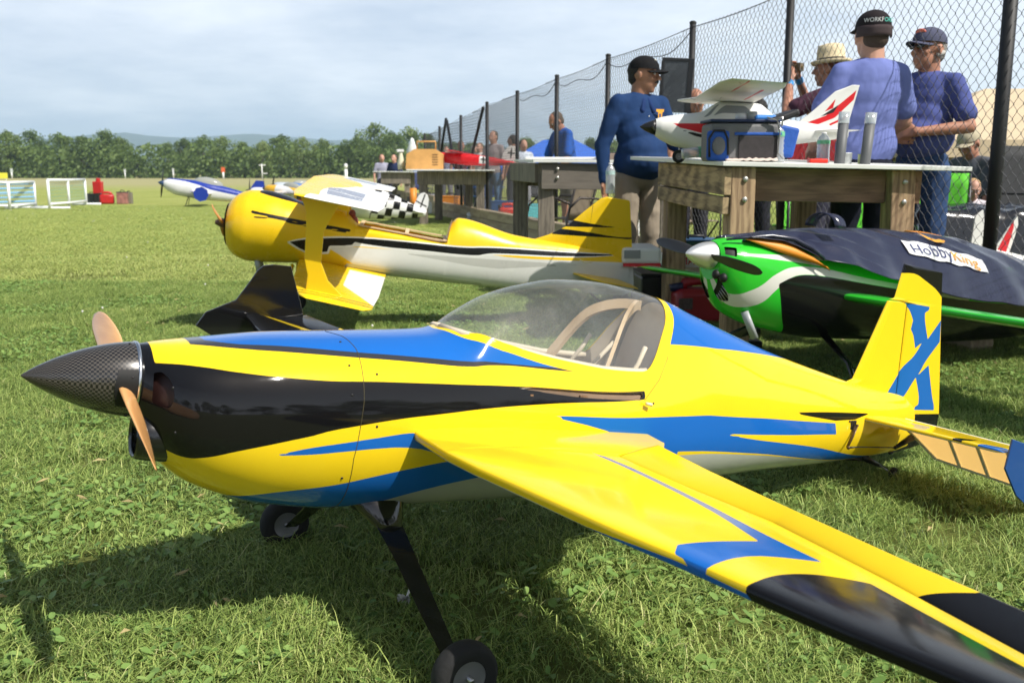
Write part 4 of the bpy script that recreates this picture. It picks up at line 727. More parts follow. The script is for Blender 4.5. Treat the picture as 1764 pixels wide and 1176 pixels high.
# wings
bw=paintmat('biplane_wing_film',YB,[('white',(.75,.75,.73)),('black',BLK),('clear',(.24,.25,.31)),('rib',(.75,.75,.73))],rough=.25)
def bwp(X,L,sg):
    w=sdf([(.50,1.2),(.50,1.0),(.47,.55),(.60,.30),(.66,0),(.9,0),(.9,1.2)],X,L); w=np.maximum(w,sdf([(.40,1.3),(.45,.90),(.6,.9),(.6,1.3)],X,L))
    c=np.maximum(sdf([(.50,.50),(.56,.42),(.70,.45),(.70,.80),(.52,.80)],X,L),-1); rb=np.maximum(band([(.50,.60),(.70,.66)],X,L,.008),band([(.5,.44),(.72,.80)],X,L,.006))
    return {'white':w,'clear':np.where(sg>0,c,-1),'rib':rb,'black':-np.ones_like(X)}
def bwl(X,L,sg):
    w=sdf([(.62,.2),(.62,.62),(.84,.98),(.9,.9),(.9,.2)],X,L); b=np.maximum(band([(.40,.90),(.80,.915)],X,L,.006),band([(.40,.945),(.80,.96)],X,L,.006))
    return {'white':w,'clear':-np.ones_like(X),'rib':-np.ones_like(X),'black':b}
for s in (1,-1):
    wing_mesh('upper_wing',[(.0,.36,.70,.322,.283,.026),(.1,.36,.72,.318,.275,.026),(.16,.36,.82,.316,.268,.026),(.85,.36,.82,.292,.245,.024),(1.02,.385,.80,.286,.240,.018)],bw,bp_,s,bwp,nspan=90,nch=26,te0=.006)
    wing_mesh('lower_wing',[(.12,.315,.83,-.16,-.21,.026),(.7,.36,.82,-.195,-.245,.024),(.98,.43,.80,-.215,-.262,.022),(1.03,.47,.76,-.222,-.262,.014)],bw,bp_,s,bwl,nspan=90,nch=26,te0=.006)
    mb=MB(); pl=[(.40,.268),(.60,.252),(.55,.16),(.525,.10),(.52,-.06),(.56,-.15),(.64,-.228),(.45,-.212),(.455,-.13),(.435,-.05),(.435,.12),(.43,.2)]
    n=len(pl); y=-s*.86; mb.add([(a,y,b) for a,b in pl]+[(a,y-.012,b) for a,b in pl],[tuple(range(n)),tuple(range(2*n-1,n-1,-1))]+[(i,(i+1)%n,n+(i+1)%n,n+i) for i in range(n)]); mb.build('interplane_strut',mat('strut_yellow',YB,.3),bp_,bevel=.003)
    for x in (.42,.58): mb=MB(); mb.tube([(x,-s*.10,.12),(x,-s*.13,.29)],.010,8,flat=.5); mb.build('cabane_strut',mat('strut_yellow',YB,.3),bp_,True)
    mb=MB(); mb.tube([(.66,-s*.60,-.26),(.70,-s*.60,-.225),(.74,-s*.60,-.245)],.004,6); mb.build('aileron_horn',mat('strut_yellow',YB,.3),bp_,True)
    wing_mesh('tailplane',[(.03,1.95,2.26,-.11,-.13,.012),(.25,2.02,2.30,-.105,-.125,.010),(.42,2.10,2.30,-.10,-.12,.006)],mat('tail_yellow',YB,.3),bp_,s,None,nspan=30,nch=14,te0=.006)
    # undercarriage
    mb=MB(); mb.tube([(.28,-s*.12,-.20),(.24,-s*.34,-.46)],[.02,.014],8,flat=.5,up=(1,0,0)); mb.build('undercarriage_leg',mat('strut_yellow',YB,.3),bp_,True)
    wheel_at(bp_,Vector((.24,-s*.36,-.50)),Vector((0,1,0)),.075,.05)
fp=lambda X,Z:0
bfin=paintmat('biplane_fin',YB,[('white',(.70,.70,.67)),('black',BLK),('line',(.1,.07,.02))],rough=.3)
pl={'white':[[(1.6,-.022),(2.30,-.018),(2.45,-.01),(2.45,-.4),(1.6,-.4)]],'black':[[(1.899,.213),(1.96,.207),(2.129,.193),(2.225,.19),(2.129,.183),(1.861,.164)],[(1.851,.152),(2.03,.147),(2.217,.129),(2.33,.138),(2.30,.122),(2.217,.125),(2.03,.118),(1.812,.113)]],'line':lambda X,Z:np.maximum(band([(2.047,.31),(2.028,-.2)],X,Z,.0025),band([(1.6,-.008),(2.33,-.012)],X,Z,.002))}
plate('fin_and_rudder',[(1.60,.05),(1.709,.071),(1.80,.11),(1.897,.167),(2.0,.27),(2.091,.356),(2.126,.369),(2.264,.362),(2.274,.35),(2.368,-.19),(2.30,-.23),(2.07,-.234),(1.7,-.1)],.012,bfin,bp_,pl)
mb=MB(); mb.tube([(1.99,-.10,-.02),(2.02,-.13,-.03),(2.06,-.12,-.025)],.004,6); mb.build('control_horn',mat('nylon',(.7,.66,.45),.4),bp_,True)
mb=MB(); mb.tube([(2.05,0,-.20),(2.15,0,-.27),(2.2,0,-.30)],.006,6); mb.build('tailwheel_strut',DKMET,bp_,True); wheel_at(bp_,Vector((2.2,0,-.31)),Vector((0,1,0)),.03,.016)
# ---------------------------------------------------------------- green, white and black aerobatic model under a navy cover
G0=[(0.,.065,.06,-.10,-.02,2,2),(.03,.105,.072,-.165,-.03,2,2),(.1,.14,.083,-.235,-.05,2.1,2.1),(.25,.168,.095,-.285,-.07,2.2,2.2),(.64,.175,.13,-.33,-.08,2.2,2.3),(1.43,.14,.12,-.33,-.08,2,2.3),(2.1,.07,.08,-.29,-.08,2,2),(2.5,.02,.04,-.2,-.05,2,2)]
GM=frame_mat((.831,4.0,.606),R_(28),R_(6)); gp=empty('model_aeroplane',mat=GM); tag(gp,'bright green model plane with polished spinner and black propeller, half under a navy cover','model aeroplane')
GRN=(.03,.50,.03); Pg,X,PH,sd=body_grid(G0,0,2.5,470,80); q=lambda p: sdf(p,X,PH,1,.55)
A={'white':np.maximum(q([(.03,.648),(.042,.665),(.12,.682),(.227,.696),(.417,.696),(.9,.66),(.433,.655),(.48,.609),(.282,.642),(.13,.652)]),q([(.0,.16),(.02,.17),(.046,.234),(.097,.351),(.156,.438),(.194,.502),(.269,.582),(.354,.605),(.48,.599),(.766,.545),(1.5,.50),(1.5,.47),(.77,.516),(.488,.548),(.354,.548),(.282,.508),(.223,.435),(.189,.341),(.147,.268),(.088,.181),(.04,.08),(.0,.05)])),
'black':q([(.235,.475),(.282,.506),(.354,.546),(.488,.546),(.77,.514),(1.5,.468),(2.7,.42),(2.7,-.3),(.50,-.3),(.40,.1),(.30,.28)]),
'hole':np.maximum(q([(.013,.756),(.055,.742),(.046,.619),(.011,.625)]),q([(.005,.26),(.017,.262),(.052,.215),(.063,.181),(.042,.075),(.02,.06)]))}
gmt=paintmat('green_film',GRN,[('white',(.66,.66,.60)),('black',BLK)],hole=True,soft=(),rough=.14)
gf=grid_mesh('fuselage',Pg,gmt,gp,A,closed_v=True)
Pd,a_,b_,c_=body_grid(G0,.012,.4,20,30,off=.012); grid_mesh('cowl_inside',Pd,mat('slot_black',(.003,.003,.003),.6),gf,closed_v=True)
for k in range(5):
    mb=MB(); pts=[]
    for xx in (.022+k*.002,.040+k*.002,.056+k*.001):
        _,l,nn=surf(G0,np.array([xx]),np.array([.235-.036*k])); pts.append((xx,-float(l[0])*.99,float(nn[0])))
    mb.tube(pts,.0018,5); mb.build('louvre_slat',GREYM,gf,True)
mb=MB(); n0=Pg[0]; k=len(n0); mb.add([tuple(p) for p in n0],[tuple(range(k))]); mb.build('cowl_front',mat('green_plain',GRN,.2,coat=.3),gf)
for c in ((.0,-.045,-.075),(.006,-.085,-.085)):
    mb=MB(); mb.ell(c,(.016,.02,.02),12,8); mb.build('intake_stub',mat('slot_black',(.003,.003,.003),.6),gf,True)
mb=MB(); prof=[(max(.0008,.058*(1-(1-i/29)**1.7)**.8),-.135+.13*i/29) for i in range(30)]; mb.lathe(prof,(0,0,0),'X',48); mb.build('spinner',mat('brushed_spinner',(.88,.87,.84),.38,metal=.85),gp,True)
prop(.352,.062,0,0,'p',mat('carbon_prop',(.02,.018,.016),.3,coat=.2),gp,ang=PI+math.atan2(.04,.34),x0=-.03,tw=(.95,.30))
GW=mat('green_plain',GRN,.2,coat=.3)
for s in (1,-1):
    wing_mesh('wing',[(.14,.615,1.15,-.125,-.15,.062),(.7,.63,1.08,-.127,-.152,.054),(1.42,.665,.99,-.129,-.154,.040)],GW,gp,s,None,nspan=60,nch=30,te0=.006)
    wing_mesh('tailplane',[(.03,2.3,2.5,-.06,-.06,.012),(.5,2.33,2.5,-.06,-.06,.008)],GW,gp,s,None,nspan=20,nch=12,te0=.004)
    top=Vector((.36 if s<0 else .62,-s*.09,-.31)); wi=Vector((.20 if s<0 else .60,-s*.36,-.56)); mb=MB(); mb.tube([top,top.lerp(wi,.5)+Vector((0,-s*.03,.03)),wi],[.030,.02,.016],8,flat=.35,up=(0,1,0)); mb.build('undercarriage_leg',mat('gloss_black',BLK,.1),gp,True); wheel_at(gp,wi,Vector((0,1,0)),.055,.04)
mb=MB(); mb.tube([(.13,-.10,-.22),(.185,-.118,-.325)],[.019,.019],18,flat=.75,up=(1,0,0)); mb.build('exhaust_tube',mat('duct_pale',(.36,.38,.39),.35),gp,True)
mb=MB(); mb.add([(.085,-.075,-.232),(.16,-.10,-.25),(.20,-.10,-.275),(.13,-.075,-.262)],[(0,1,2,3)]); 
plate('fin',[(2.25,.04),(2.45,.42),(2.6,.42),(2.65,-.15),(2.4,-.15)],.01,GW,gp,{})
# navy cover draped over wing and cockpit
COV=mat('cover_navy',(.017,.020,.045),.24,coat=.25,bump=.2,bscale=14,coatr=.2); COVO=mat('cover_orange',(.75,.27,.02),.5)
tx=[.10,.193,.287,.556,.843,1.152,1.487,1.761,2.075,2.3]; tz=[.080,.100,.125,.160,.182,.192,.184,.150,.098,.08]
lx=[.08,.25,.44,.60,.78,1.03,1.4,1.84,2.3]; ll=[.10,.16,.20,.235,.25,.27,.30,.34,.36]; lz=[.075,.085,.03,.01,-.035,-.07,-.105,-.12,-.12]
nu,nv=170,110; U=np.linspace(.10,2.3,nu); V_=np.linspace(-1,1,nv); Pt=np.zeros((nu,nv,3))
def tarp_pt(u,v):
    zt=float(np.interp(u,tx,tz)); zl=float(np.interp(u,lx,lz)); l1=float(np.interp(u,lx,ll)); a=abs(v); s_=math.sin(a*PI/2)
    l=l1*(a**.9); z=zt+(zl-zt)*(1-math.cos(min(a*1.0,1)*PI/2))**.85
    wv=noise.noise(Vector((u*2.2+v*1.5,v*1.3,1)))*.018+noise.noise(Vector((u*5+v*4,v*2.0,5)))*.006; rid=abs(noise.noise(Vector((u*4.0-v*3.2,v*1.1+u*.7,9))))
    k=min(1,a*1.6+.35); z+= (wv-rid*.022+.006)*k; l+= (noise.noise(Vector((u*6,3,0)))*.03+rid*.02)*a
    return (u,-l*(1 if v>0 else -1),z)
for i,u in enumerate(U):
    for j,v in enumerate(V_): Pt[i,j]=tarp_pt(u,v)
cov=grid_mesh('tarpaulin_cover',Pt,COV,None,thick=.004); cov.matrix_world=GM; tag(cov,'wrinkled dark navy padded cover draped over the green model plane','cover')
mb=MB(); fl=[(.10,-.10,.090),(.06,-.05,.088),(.12,.0,.105),(.30,.03,.135),(.36,-.10,.128),(.42,-.17,.08),(.43,-.195,.02),(.40,-.19,.00),(.36,-.17,.055),(.27,-.14,.09)]
mb.tube([(.02,-.06,.072),(.08,-.09,.085),(.20,-.13,.105),(.30,-.155,.10),(.38,-.18,.07),(.44,-.20,.03)],[.004,.007,.009,.011,.012,.010],8); mb.build('cover_piping',COV,cov,True)
R=[]; 
for i in range(20):
    u=i/19; a=Vector((.09+.34*u,-.09-.10*u**1.2,.083+.012*math.sin(u*3)-.075*u**3)); b=a+Vector((.02+.03*u,-.012-.02*math.sin(u*PI),-.008-.040*math.sin(u*PI)**1.0-.02*u)); R.append([a,a.lerp(b,.5)+Vector((0,-.012,0)),b])
grid_mesh('orange_lining',np.array([[tuple(p) for p in r] for r in R]),COVO,cov,thick=.004)
R=[]
for i in range(24):
    u=1.25+.95*i/23; p=tarp_pt(u,-.18); z=p[2]+.010; R.append([(u,p[1]-.02,z+.012),(u,p[1]+.02,z+.016),(u,p[1]+.05,z-.002)])
grid_mesh('orange_edging',np.array(R),COVO,cov,thick=.004)
# strap loop
R=[]
for i in range(14):
    a=i/13*PI; c=Vector((.52+.03*math.cos(a),-.10-.045*math.cos(a)*1.3,.165+.06*math.sin(a))); R.append([c+Vector((-.028,0,0)),c+Vector((.028,-.01,0))])
grid_mesh('strap_loop',np.array([[tuple(p) for p in r] for r in R]),COV,cov,thick=.003)
# lettering on the cover, sitting on its surface
def on_tarp(x,y,lift=.004):       # x along (0..1), y up (-.5..0.5)
    u=1.02+.46*x-.0*y; v=.40+.28*x-.62*y*.28; v=.46+.10*x-y*.33; p=Vector(tarp_pt(u,v)); e=Vector(tarp_pt(u,v+.02))-p; f=Vector(tarp_pt(u+.02,v))-p; n=f.cross(e); n=n if n.z>0 else -n; return p+n.normalized()*lift
def tarp_sheet(pts,m,name,lift): 
    mb=MB(); n=len(pts); mb.add([on_tarp(x,y,lift) for x,y in pts],[tuple(range(n))]); return mb
mb=MB(); nx=30
for i in range(nx+1):
    x=i/nx*1.08-.04; 
    mb.v+= [tuple(on_tarp(x,.36-.03*math.sin(i*.7)-.14*x,.006)),tuple(on_tarp(x,0,.008)),tuple(on_tarp(x,-.30-.03*math.sin(i*.8),.006))]
for i in range(nx): mb.f+=[(i*3,i*3+1,i*3+4,i*3+3),(i*3+1,i*3+2,i*3+5,i*3+4)]; mb.mi+=[0,0]
mb.build('logo_backing',mat('print_white',(.74,.74,.74),.4),cov,True)
vs,fs=text_mb('Hobby',.48,align='LEFT'); mb=MB(); mb.add([on_tarp(.02+v.x*.42,v.y*1.15,.010) for v in vs],fs); mb.build('logo_lettering',mat('print_navy',(.05,.06,.16),.4),cov)
vs,fs=text_mb('King',.48,align='LEFT'); mb=MB(); mb.add([on_tarp(.56+v.x*.42,v.y*1.15-.03,.010) for v in vs],fs); mb.build('logo_lettering',mat('print_orange',(.80,.35,.03),.4),cov)
# crown-like swoosh above the lettering
mb=MB(); mb.add([on_tarp(x,y,.012) for x,y in ((.28,.95),(.36,.62),(.44,.50),(.56,.52),(.62,.70),(.52,.66),(.46,.62),(.38,.70))],[tuple(range(8))]); mb.build('logo_mark',mat('print_orange',(.80,.35,.03),.4),cov)
# ---------------------------------------------------------------- generic small model plane
def small_plane(label,M,L=1.6,R0=.10,cols=None,wingz=0.0,span=1.7,chord=.34,tail=.25,cat='model aeroplane',group=None,canopy=True,nose='cone',spats=True,scheme=None,wx=.28,z_ax=0,biplane=False,fin=None,dih=.0,prop_col=(.02,.02,.02)):
    t=empty('model_aeroplane',mat=M); tag(t,label,cat,group)
    ST=[(0,R0*.45,R0*.45,-R0*.45,0,2,2),(.04*L,R0*.75,R0*.7,-R0*.8,0,2,2),(.14*L,R0,R0*.85,-R0*1.15,0,2.3,2.3),(.35*L,R0,R0*1.0,-R0*1.2,0,2.4,2.4),(.6*L,R0*.72,R0*.8,-R0*.95,0,2.2,2.3),(.85*L,R0*.35,R0*.4,-R0*.55,0,2,2),(L,R0*.1,R0*.15,-R0*.2,0,2,2)]
    P,X,PH,sd=body_grid(ST,0,L,90,24); c0,layers=cols; m=paintmat('film_%s'%label[:14].replace(' ','_'),c0,layers,rough=.25,bump=0)
    A=scheme(X/L,PH,P[...,2]/R0,'body') if scheme else {}
    grid_mesh('fuselage',P,m,t,A,closed_v=True)
    mb=MB(); 
    if nose=='cone': mb.lathe([(.001,-.11*L*.6),(R0*.28,-.05*L*.6),(R0*.45,0),(.001,.001)],(0,0,0),'X',20)
    else: mb.lathe([(.001,-.03),(.03,-.02),(.03,0)],(0,0,0),'X',16)
    mb.build('spinner',mat('spin_%d'%int(prop_col[2]*99),prop_col,.25,coat=.3),t,True)
    prop(.16*L,.04*L*.8,0,0,'p',mat('carbon_prop',(.02,.018,.016),.3),t,ang=PI*.5+.3,x0=-.02*L,n=12)
    if canopy:
        mb=MB(); mb.ell((.42*L,0,R0*.75),(.15*L,R0*.62,R0*.85),20,12); mb.build('canopy',mat('smoke_canopy',(.30,.31,.28),.06,coat=.5),t,True)
    for s in (1,-1):
        wing_mesh('wing',[(R0*.5,wx*L,wx*L+chord,wingz,wingz-.01,.024),(span/2,wx*L+.05,wx*L+chord*.85,wingz+dih,wingz-.01+dih,.014)],m,t,s,(lambda X,Lg,sg:scheme((X-wx*L)/chord,Lg/(span/2),sg,'wing')) if scheme else None,nspan=24,nch=12)
        if biplane: wing_mesh('upper_wing',[(0,wx*L-.06,wx*L+chord-.06,.26,.25,.02),(span/2,wx*L-.06,wx*L+chord-.06,.26,.25,.014)],m,t,s,(lambda X,Lg,sg:scheme((X-wx*L)/chord,Lg/(span/2),sg,'wing')) if scheme else None,nspan=24,nch=12)
        wing_mesh('tailplane',[(.01,.86*L,.98*L,.0,0,.008),(tail,.89*L,.98*L,.0,0,.005)],m,t,s,None,nspan=10,nch=8)
        if spats is not None:
            g=Vector((.24*L,-s*.17*L*.9,-R0*1.2-.17*L*.75)); mb=MB(); mb.tube([(.25*L,-s*R0*.6,-R0*1.05),g],[.014,.009],6,flat=.5); mb.build('undercarriage_leg',mat('gloss_black',BLK,.1),t,True)
            if spats:
                mb=MB(); mb.ell(g,(.10,.022,.035),14,8); mb.build('wheel_spat',m,t,True)
            else: wheel_at(t,g,Vector((0,1,0)),.045,.03)
    fo=fin or [(.80*L,R0*.3),(.88*L,R0*2.2),(.96*L,R0*2.3),(1.0*L,R0*.8),(1.0*L,-R0*.7),(.93*L,-R0*.5)]
    plate('fin',fo,.008,m,t,(lambda f:{k:(lambda X,Z,k=k:f(X,Z)[k]) for k in f(np.zeros(1),np.zeros(1))})(lambda X,Z:scheme(X/L,np.zeros_like(X)+.5,Z/R0,'fin')) if scheme else {})
    return t
def sch_far(a,b,c,kind):
    n=-np.ones_like(np.asarray(a,float))
    if kind=='body': return {'blue':np.maximum(sdf([(-.1,.9),(.2,.75),(.45,.55),(1.1,.45),(1.1,1.3),(.1,1.3)],a,b),n),'red':sdf([(.5,.1),(1.1,.25),(1.1,-.2),(.3,-.2)],a,b)}
    if kind=='wing': return {'blue':sdf([(-.1,.7),(1.2,.5),(1.2,1.2),(-.1,1.2)],a,b),'red':sdf([(-.1,.45),(1.2,.3),(1.2,.42),(-.1,.6)],a,b)}
    return {'blue':np.ones_like(np.asarray(a,float)),'red':n}
W_=(.72,.72,.72); FB=(.015,.04,.30); FR=(.55,.012,.015)
fp_=small_plane('white model plane with blue top, alone on the grass left of the biplane',frame_mat((at(283,316,27).x,27,at(283,316,27).z+.0),R_(12),R_(10)),2.75,.23,(W_,[('blue',FB),('red',FR)]),scheme=sch_far,span=2.5,chord=.55,tail=.5,wingz=-.05,prop_col=(.02,.05,.12))
mb=MB(); mb.tube([(1.12,-1.25,-.08),(1.12,-1.29,-.08)],.20,8); mb.build('wingtip_plate',mat('gloss_blue2',(.01,.035,.30),.2),fp_)
def sch_mix(a,b,c,kind):
    n=-np.ones_like(np.asarray(a,float)); return {'blue':sdf([(.2,-.2),(.5,-.2),(.5,.6),(.2,1.2)],a,b) if kind!='fin' else n,'red':sdf([(.5,-.3),(1.2,-.3),(1.2,1.2),(.6,1.2)],a,b) if kind!='fin' else -n}
small_plane('low red and white model plane parked behind the yellow biplane cowl',frame_mat((-7.4,27.5,.42),R_(8),R_(6)),2.4,.15,(W_,[('blue',FB),('red',FR)]),scheme=sch_mix,span=2.2,chord=.5,tail=.4)
small_plane('blue and silver model plane in the far row of parked planes',frame_mat((-7.6,31,.52),R_(30),R_(6)),2.2,.16,((.4,.45,.5),[('blue',(.05,.15,.4)),('red',W_)]),scheme=sch_mix,span=2.2,chord=.5,tail=.4)
small_plane('orange nosed model plane peeping out above the biplane cowl',frame_mat((-6.6,26,.50),R_(-20),R_(6)),1.9,.16,((.75,.42,.03),[('blue',W_),('red',(.03,.03,.04))]),scheme=sch_mix,span=1.8,chord=.45,tail=.4)
def sch_check(a,b,c,kind):
    a=np.asarray(a,float); b=np.asarray(b,float); c=np.asarray(c,float); o=np.ones_like(a)
    if kind=='body':
        u=a*15; v=c*1.9+.3; ck=np.where((a>.45)&(a<.93),np.sin(u*PI)*np.sin(v*PI)*1.0,-1.); return {'black':ck,'white2':-o}
    if kind=='fin': return {'black':np.maximum(band([(.925,-.1),(.955,1.15)],a,c,.012,1.78,.27),band([(.885,.63),(.99,.41)],a,c,.012,1.78,.27)),'white2':-o}
    return {'black':-o,'white2':-o}
pc=at(738,377,17.3)
tfin=[(1.47,.02),(1.55,.12),(1.585,.26),(1.62,.32),(1.68,.345),(1.745,.32),(1.785,.24),(1.79,.12),(1.77,.0),(1.72,-.06),(1.6,-.06)]
cp=small_plane('white biplane with black checkered rear fuselage and a black cross on its round rudder','x' and frame_mat((-3.25,16.9,.60),R_(8),R_(12)),1.78,.27,(W_,[('black',BLK),('white2',W_)]),scheme=sch_check,span=1.9,chord=.34,tail=.3,biplane=True,canopy=False,nose='flat',spats=False,fin=tfin)
# ---------------------------------------------------------------- work tables
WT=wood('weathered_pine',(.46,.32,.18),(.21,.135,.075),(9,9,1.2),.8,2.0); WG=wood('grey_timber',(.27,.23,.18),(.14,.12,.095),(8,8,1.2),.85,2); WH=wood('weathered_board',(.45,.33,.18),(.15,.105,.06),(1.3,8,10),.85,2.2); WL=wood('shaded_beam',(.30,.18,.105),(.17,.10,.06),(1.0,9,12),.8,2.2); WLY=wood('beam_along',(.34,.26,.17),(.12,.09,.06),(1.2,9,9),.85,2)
TOPW=mat('table_top_white',(.74,.75,.70),.5,var=.06,vscale=3); BOLT=mat('bolt_zinc',(.55,.54,.5),.4,metal=.7)
def post(mb,a,b,w_,rz): 
    a=Vector(a);b=Vector(b); d=(b-a); M=Vector((0,0,1)).rotation_difference(d.normalized()).to_matrix()@Matrix.Rotation(rz,3,'Z'); mb.box((a+b)/2,(w_,w_,d.length),M=M)
def table(label,corners,posts,w_,th,beam,m=WT,mb_=WH,rz=0,group='timber work tables along the fence'):
    """corners: front-left, front-right, back-right, back-left of the top; posts the same order"""
    c=[Vector(p) for p in corners]; ctr=sum(posts_ for posts_ in [Vector((p[0],p[1],0)) for p in posts])/4 if False else Vector((sum(p[0] for p in posts)/4,sum(p[1] for p in posts)/4,0))
    t=empty('work_table',ctr); tag(t,label,'table',group); o=lambda v: Vector(v)-ctr
    mb=MB(); T=[o(p) for p in c]; mb.add([p for p in T]+[p-Vector((0,0,th)) for p in T],[(0,1,2,3),(7,6,5,4),(0,4,5,1),(1,5,6,2),(2,6,7,3),(3,7,4,0)]); mb.build('table_top',TOPW,t,bevel=.003)
    def topz(x,y):
        # bilinear-ish plane through the corners
        A=np.array([[p.x,p.y,1] for p in c]); s_=np.linalg.lstsq(A,np.array([p.z for p in c]),rcond=None)[0]; return float(s_@[x,y,1])-th
    ps=[]
    for i,p in enumerate(posts):
        mb=MB(); lean=(p[2] if len(p)>2 else 0); zt=topz(p[0],p[1])-.004; post(mb,o((p[0]-lean,p[1],-.05)),o((p[0],p[1],zt)),w_,rz); mb.build('leg',m,t,bevel=.006); ps.append(Vector((p[0],p[1],zt)))
    H=beam
    def bm_(a,b,off,name,mm,h=H,z0=0,ext=.0):
        d=(b-a); d2=Vector((d.x,d.y,0)).normalized(); n=Vector((d2.y,-d2.x,0)); a2=a-d2*ext+n*off; b2=b+d2*ext+n*off; mb=MB(); mid=(a2+b2)/2; L=(b2-a2).length; M=Matrix.Rotation(math.atan2(d.y,d.x),3,'Z')@Matrix.Rotation(-math.atan2(b.z-a.z,Vector((d.x,d.y)).length),3,'Y'); mb.box((0,0,0),(L,.038,h)); ob=mb.build(name,mm,t,bevel=.004); ob.matrix_local=Matrix.Translation(o((mid.x,mid.y,mid.z-h/2-.003-z0)))@M.to_4x4(); return ob
    return t,ps,bm_,o
# nearest table
T1,ps,bmf,o=table('near work table with white top, knotty pine end boards and bolted posts',[(1.04,4.80,1.000),(2.30,4.86,.974),(1.95,6.62,1.03),(.80,6.60,1.052)],[(1.15,4.9),(1.975,4.97,-.03),(1.86,6.17),(1.03,6.1)],.125,.022,.165,rz=R_(4))
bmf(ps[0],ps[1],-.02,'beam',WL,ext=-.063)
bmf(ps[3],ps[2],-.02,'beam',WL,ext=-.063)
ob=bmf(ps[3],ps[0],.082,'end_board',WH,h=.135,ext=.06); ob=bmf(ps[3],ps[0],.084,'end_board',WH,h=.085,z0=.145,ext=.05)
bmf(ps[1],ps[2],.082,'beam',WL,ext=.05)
for dz in (-.06,-.16):
    for k,(pp) in enumerate((ps[0],ps[1])):
        mb=MB(); mb.ell(o((pp.x+.012,pp.y-.068,pp.z+dz)),(.014,.008,.014),10,6); mb.build('bolt',BOLT,T1,True)
# second table
T2,ps,bmf,o=table('second work table in grey timber with two bolts on its front beam',[(.17,7.86,1.045),(1.42,7.9,1.042),(1.2,9.6,1.05),(.02,9.6,1.07)],[(.285,8.0),(1.30,8.05),(1.15,9.3),(.08,9.0)],.13,.022,.21,m=WG,mb_=WG,rz=R_(-6))
bmf(ps[0],ps[1],.085,'beam',mat('beam_grey',(.16,.14,.115),.8,var=.2,vscale=6,bump=.3,stretch=(1,7,9)),ext=.05); bmf(ps[3],ps[0],.082,'end_board',WG,h=.16)
bmf(ps[3],ps[2],0,'beam',WG)
for z in (-.05,-.12): mb=MB(); mb.ell(o((ps[0].x+.085,ps[0].y-.112,ps[0].z+z)),(.014,.008,.014),8,5); mb.build('bolt',BOLT,T2,True)
# third and fourth
T3,ps,bmf,o=table('third work table carrying the wooden box and the red model plane',[(-1.86,17.1,.992),(-.30,17.1,.985),(-.35,19.4,.99),(-1.75,19.4,1.0)],[(-1.60,17.5),(-.57,17.5),(-.84,19.0),(-1.44,19.0)],.145,.022,.24,m=WG,mb_=WG)
bmf(ps[0],ps[1],.09,'beam',WG,ext=.1); bmf(ps[3],ps[0],.09,'end_board',WG,h=.2)
T4,ps,bmf,o=table('farthest work table, behind the wooden box and spray bottle',[(-3.75,26.2,.965),(-2.55,26.2,.955),(-2.6,28.5,.955),(-3.6,28.5,.96)],[(-3.45,26.4),(-2.85,26.4),(-2.9,28.2),(-3.4,28.2)],.145,.022,.3,m=WG,mb_=WG)
bmf(ps[0],ps[1],.09,'beam',WG,ext=.1)
# ---------------------------------------------------------------- fence
FM_=-.25; FC=4.0
def fx(y): return FC+FM_*y
def fz(y): return float(np.interp(y,[0,7.6,9.3,11.5,13.5,15.7,17.8,20.2,22.7,24.8,30],[2.34,2.30,2.28,2.25,2.21,2.17,2.15,2.05,1.94,1.86,1.7]))
fence=empty('chain_link_fence',(fx(8),8,0)); tag(fence,'tall black chain link fence running along the right side of the flight line','fence')
fo=lambda p: Vector(p)-Vector((fx(8),8,0))
posts_y=[FC/(u-FM_) for u in ((1703-882)/1650,(1341-882)/1650,(1181-882)/1650,(1042-882)/1650,(957-882)/1650,(891-882)/1650,(840-882)/1650,(796-882)/1650,(760-882)/1650,(735-882)/1650)]
posts_y=[3.1]+posts_y
PB=mat('fence_black',(.005,.005,.006),.6); WIRE=mat('fence_wire',(.075,.077,.08),.4,metal=.4)
for i,y in enumerate(posts_y):
    mb=MB(); r=.037 if y<6 else .030; 
    if 20<y<0: r=.05
    mb.tube([fo((fx(y),y,-.1)),fo((fx(y),y,fz(y)+.02))],r,14); mb.ell(fo((fx(y),y,fz(y)+.03)),(r*1.15,r*1.15,r*.7),12,6); mb.build('fence_post',PB,fence,True)
def diamond(y0,y1,pitch,h0,rad,name='chain_link_mesh'):
    d=Vector((FM_,1,0)); Lp=(Vector((fx(y1),y1,0))-Vector((fx(y0),y0,0))).length; d.normalize(); n=Vector((d.y,-d.x,0)); nw=int(Lp/(pitch/2)); mb=MB(); a=Vector((fx(y0),y0,0)); vs=[];fs=[]
    for i in range(nw):
        x0=i*pitch/2; zt=fz(y0+(y1-y0)*i/nw); k=0; z=h0; pts=[]; ph=i%2
        while z<zt:
            # slightly bowed wires, hooked past each other
            pts.append(a+d*(x0+(pitch/2+.004 if (k+ph)%2 else -.004))+n*(.004 if k%2 else -.004)+Vector((0,0,z))); z+=pitch/2*1.08; k+=1
        base=len(vs)
        for p in pts:
            for q in range(3):
                an=2*PI*q/3; vs.append(p+d*(math.cos(an)*rad)+n*(math.sin(an)*rad))
        for j in range(len(pts)-1):
            for q in range(3): fs.append((base+j*3+q,base+j*3+(q+1)%3,base+(j+1)*3+(q+1)%3,base+(j+1)*3+q))
    # every second crossing wire is what makes the diamonds
    mb.add([fo(v) for v in vs],fs); ob=mb.build(name,WIRE,fence); ob['kind']='stuff'
for i in range(len(posts_y)-1):
    y0,y1=posts_y[i],posts_y[i+1]; pt=.072 if y1<20 else (.10 if y1<27 else .15); diamond(y0+.04,y1-.04,pt,.10,.0021 if y1<9 else (.0024 if y1<16 else .0036))
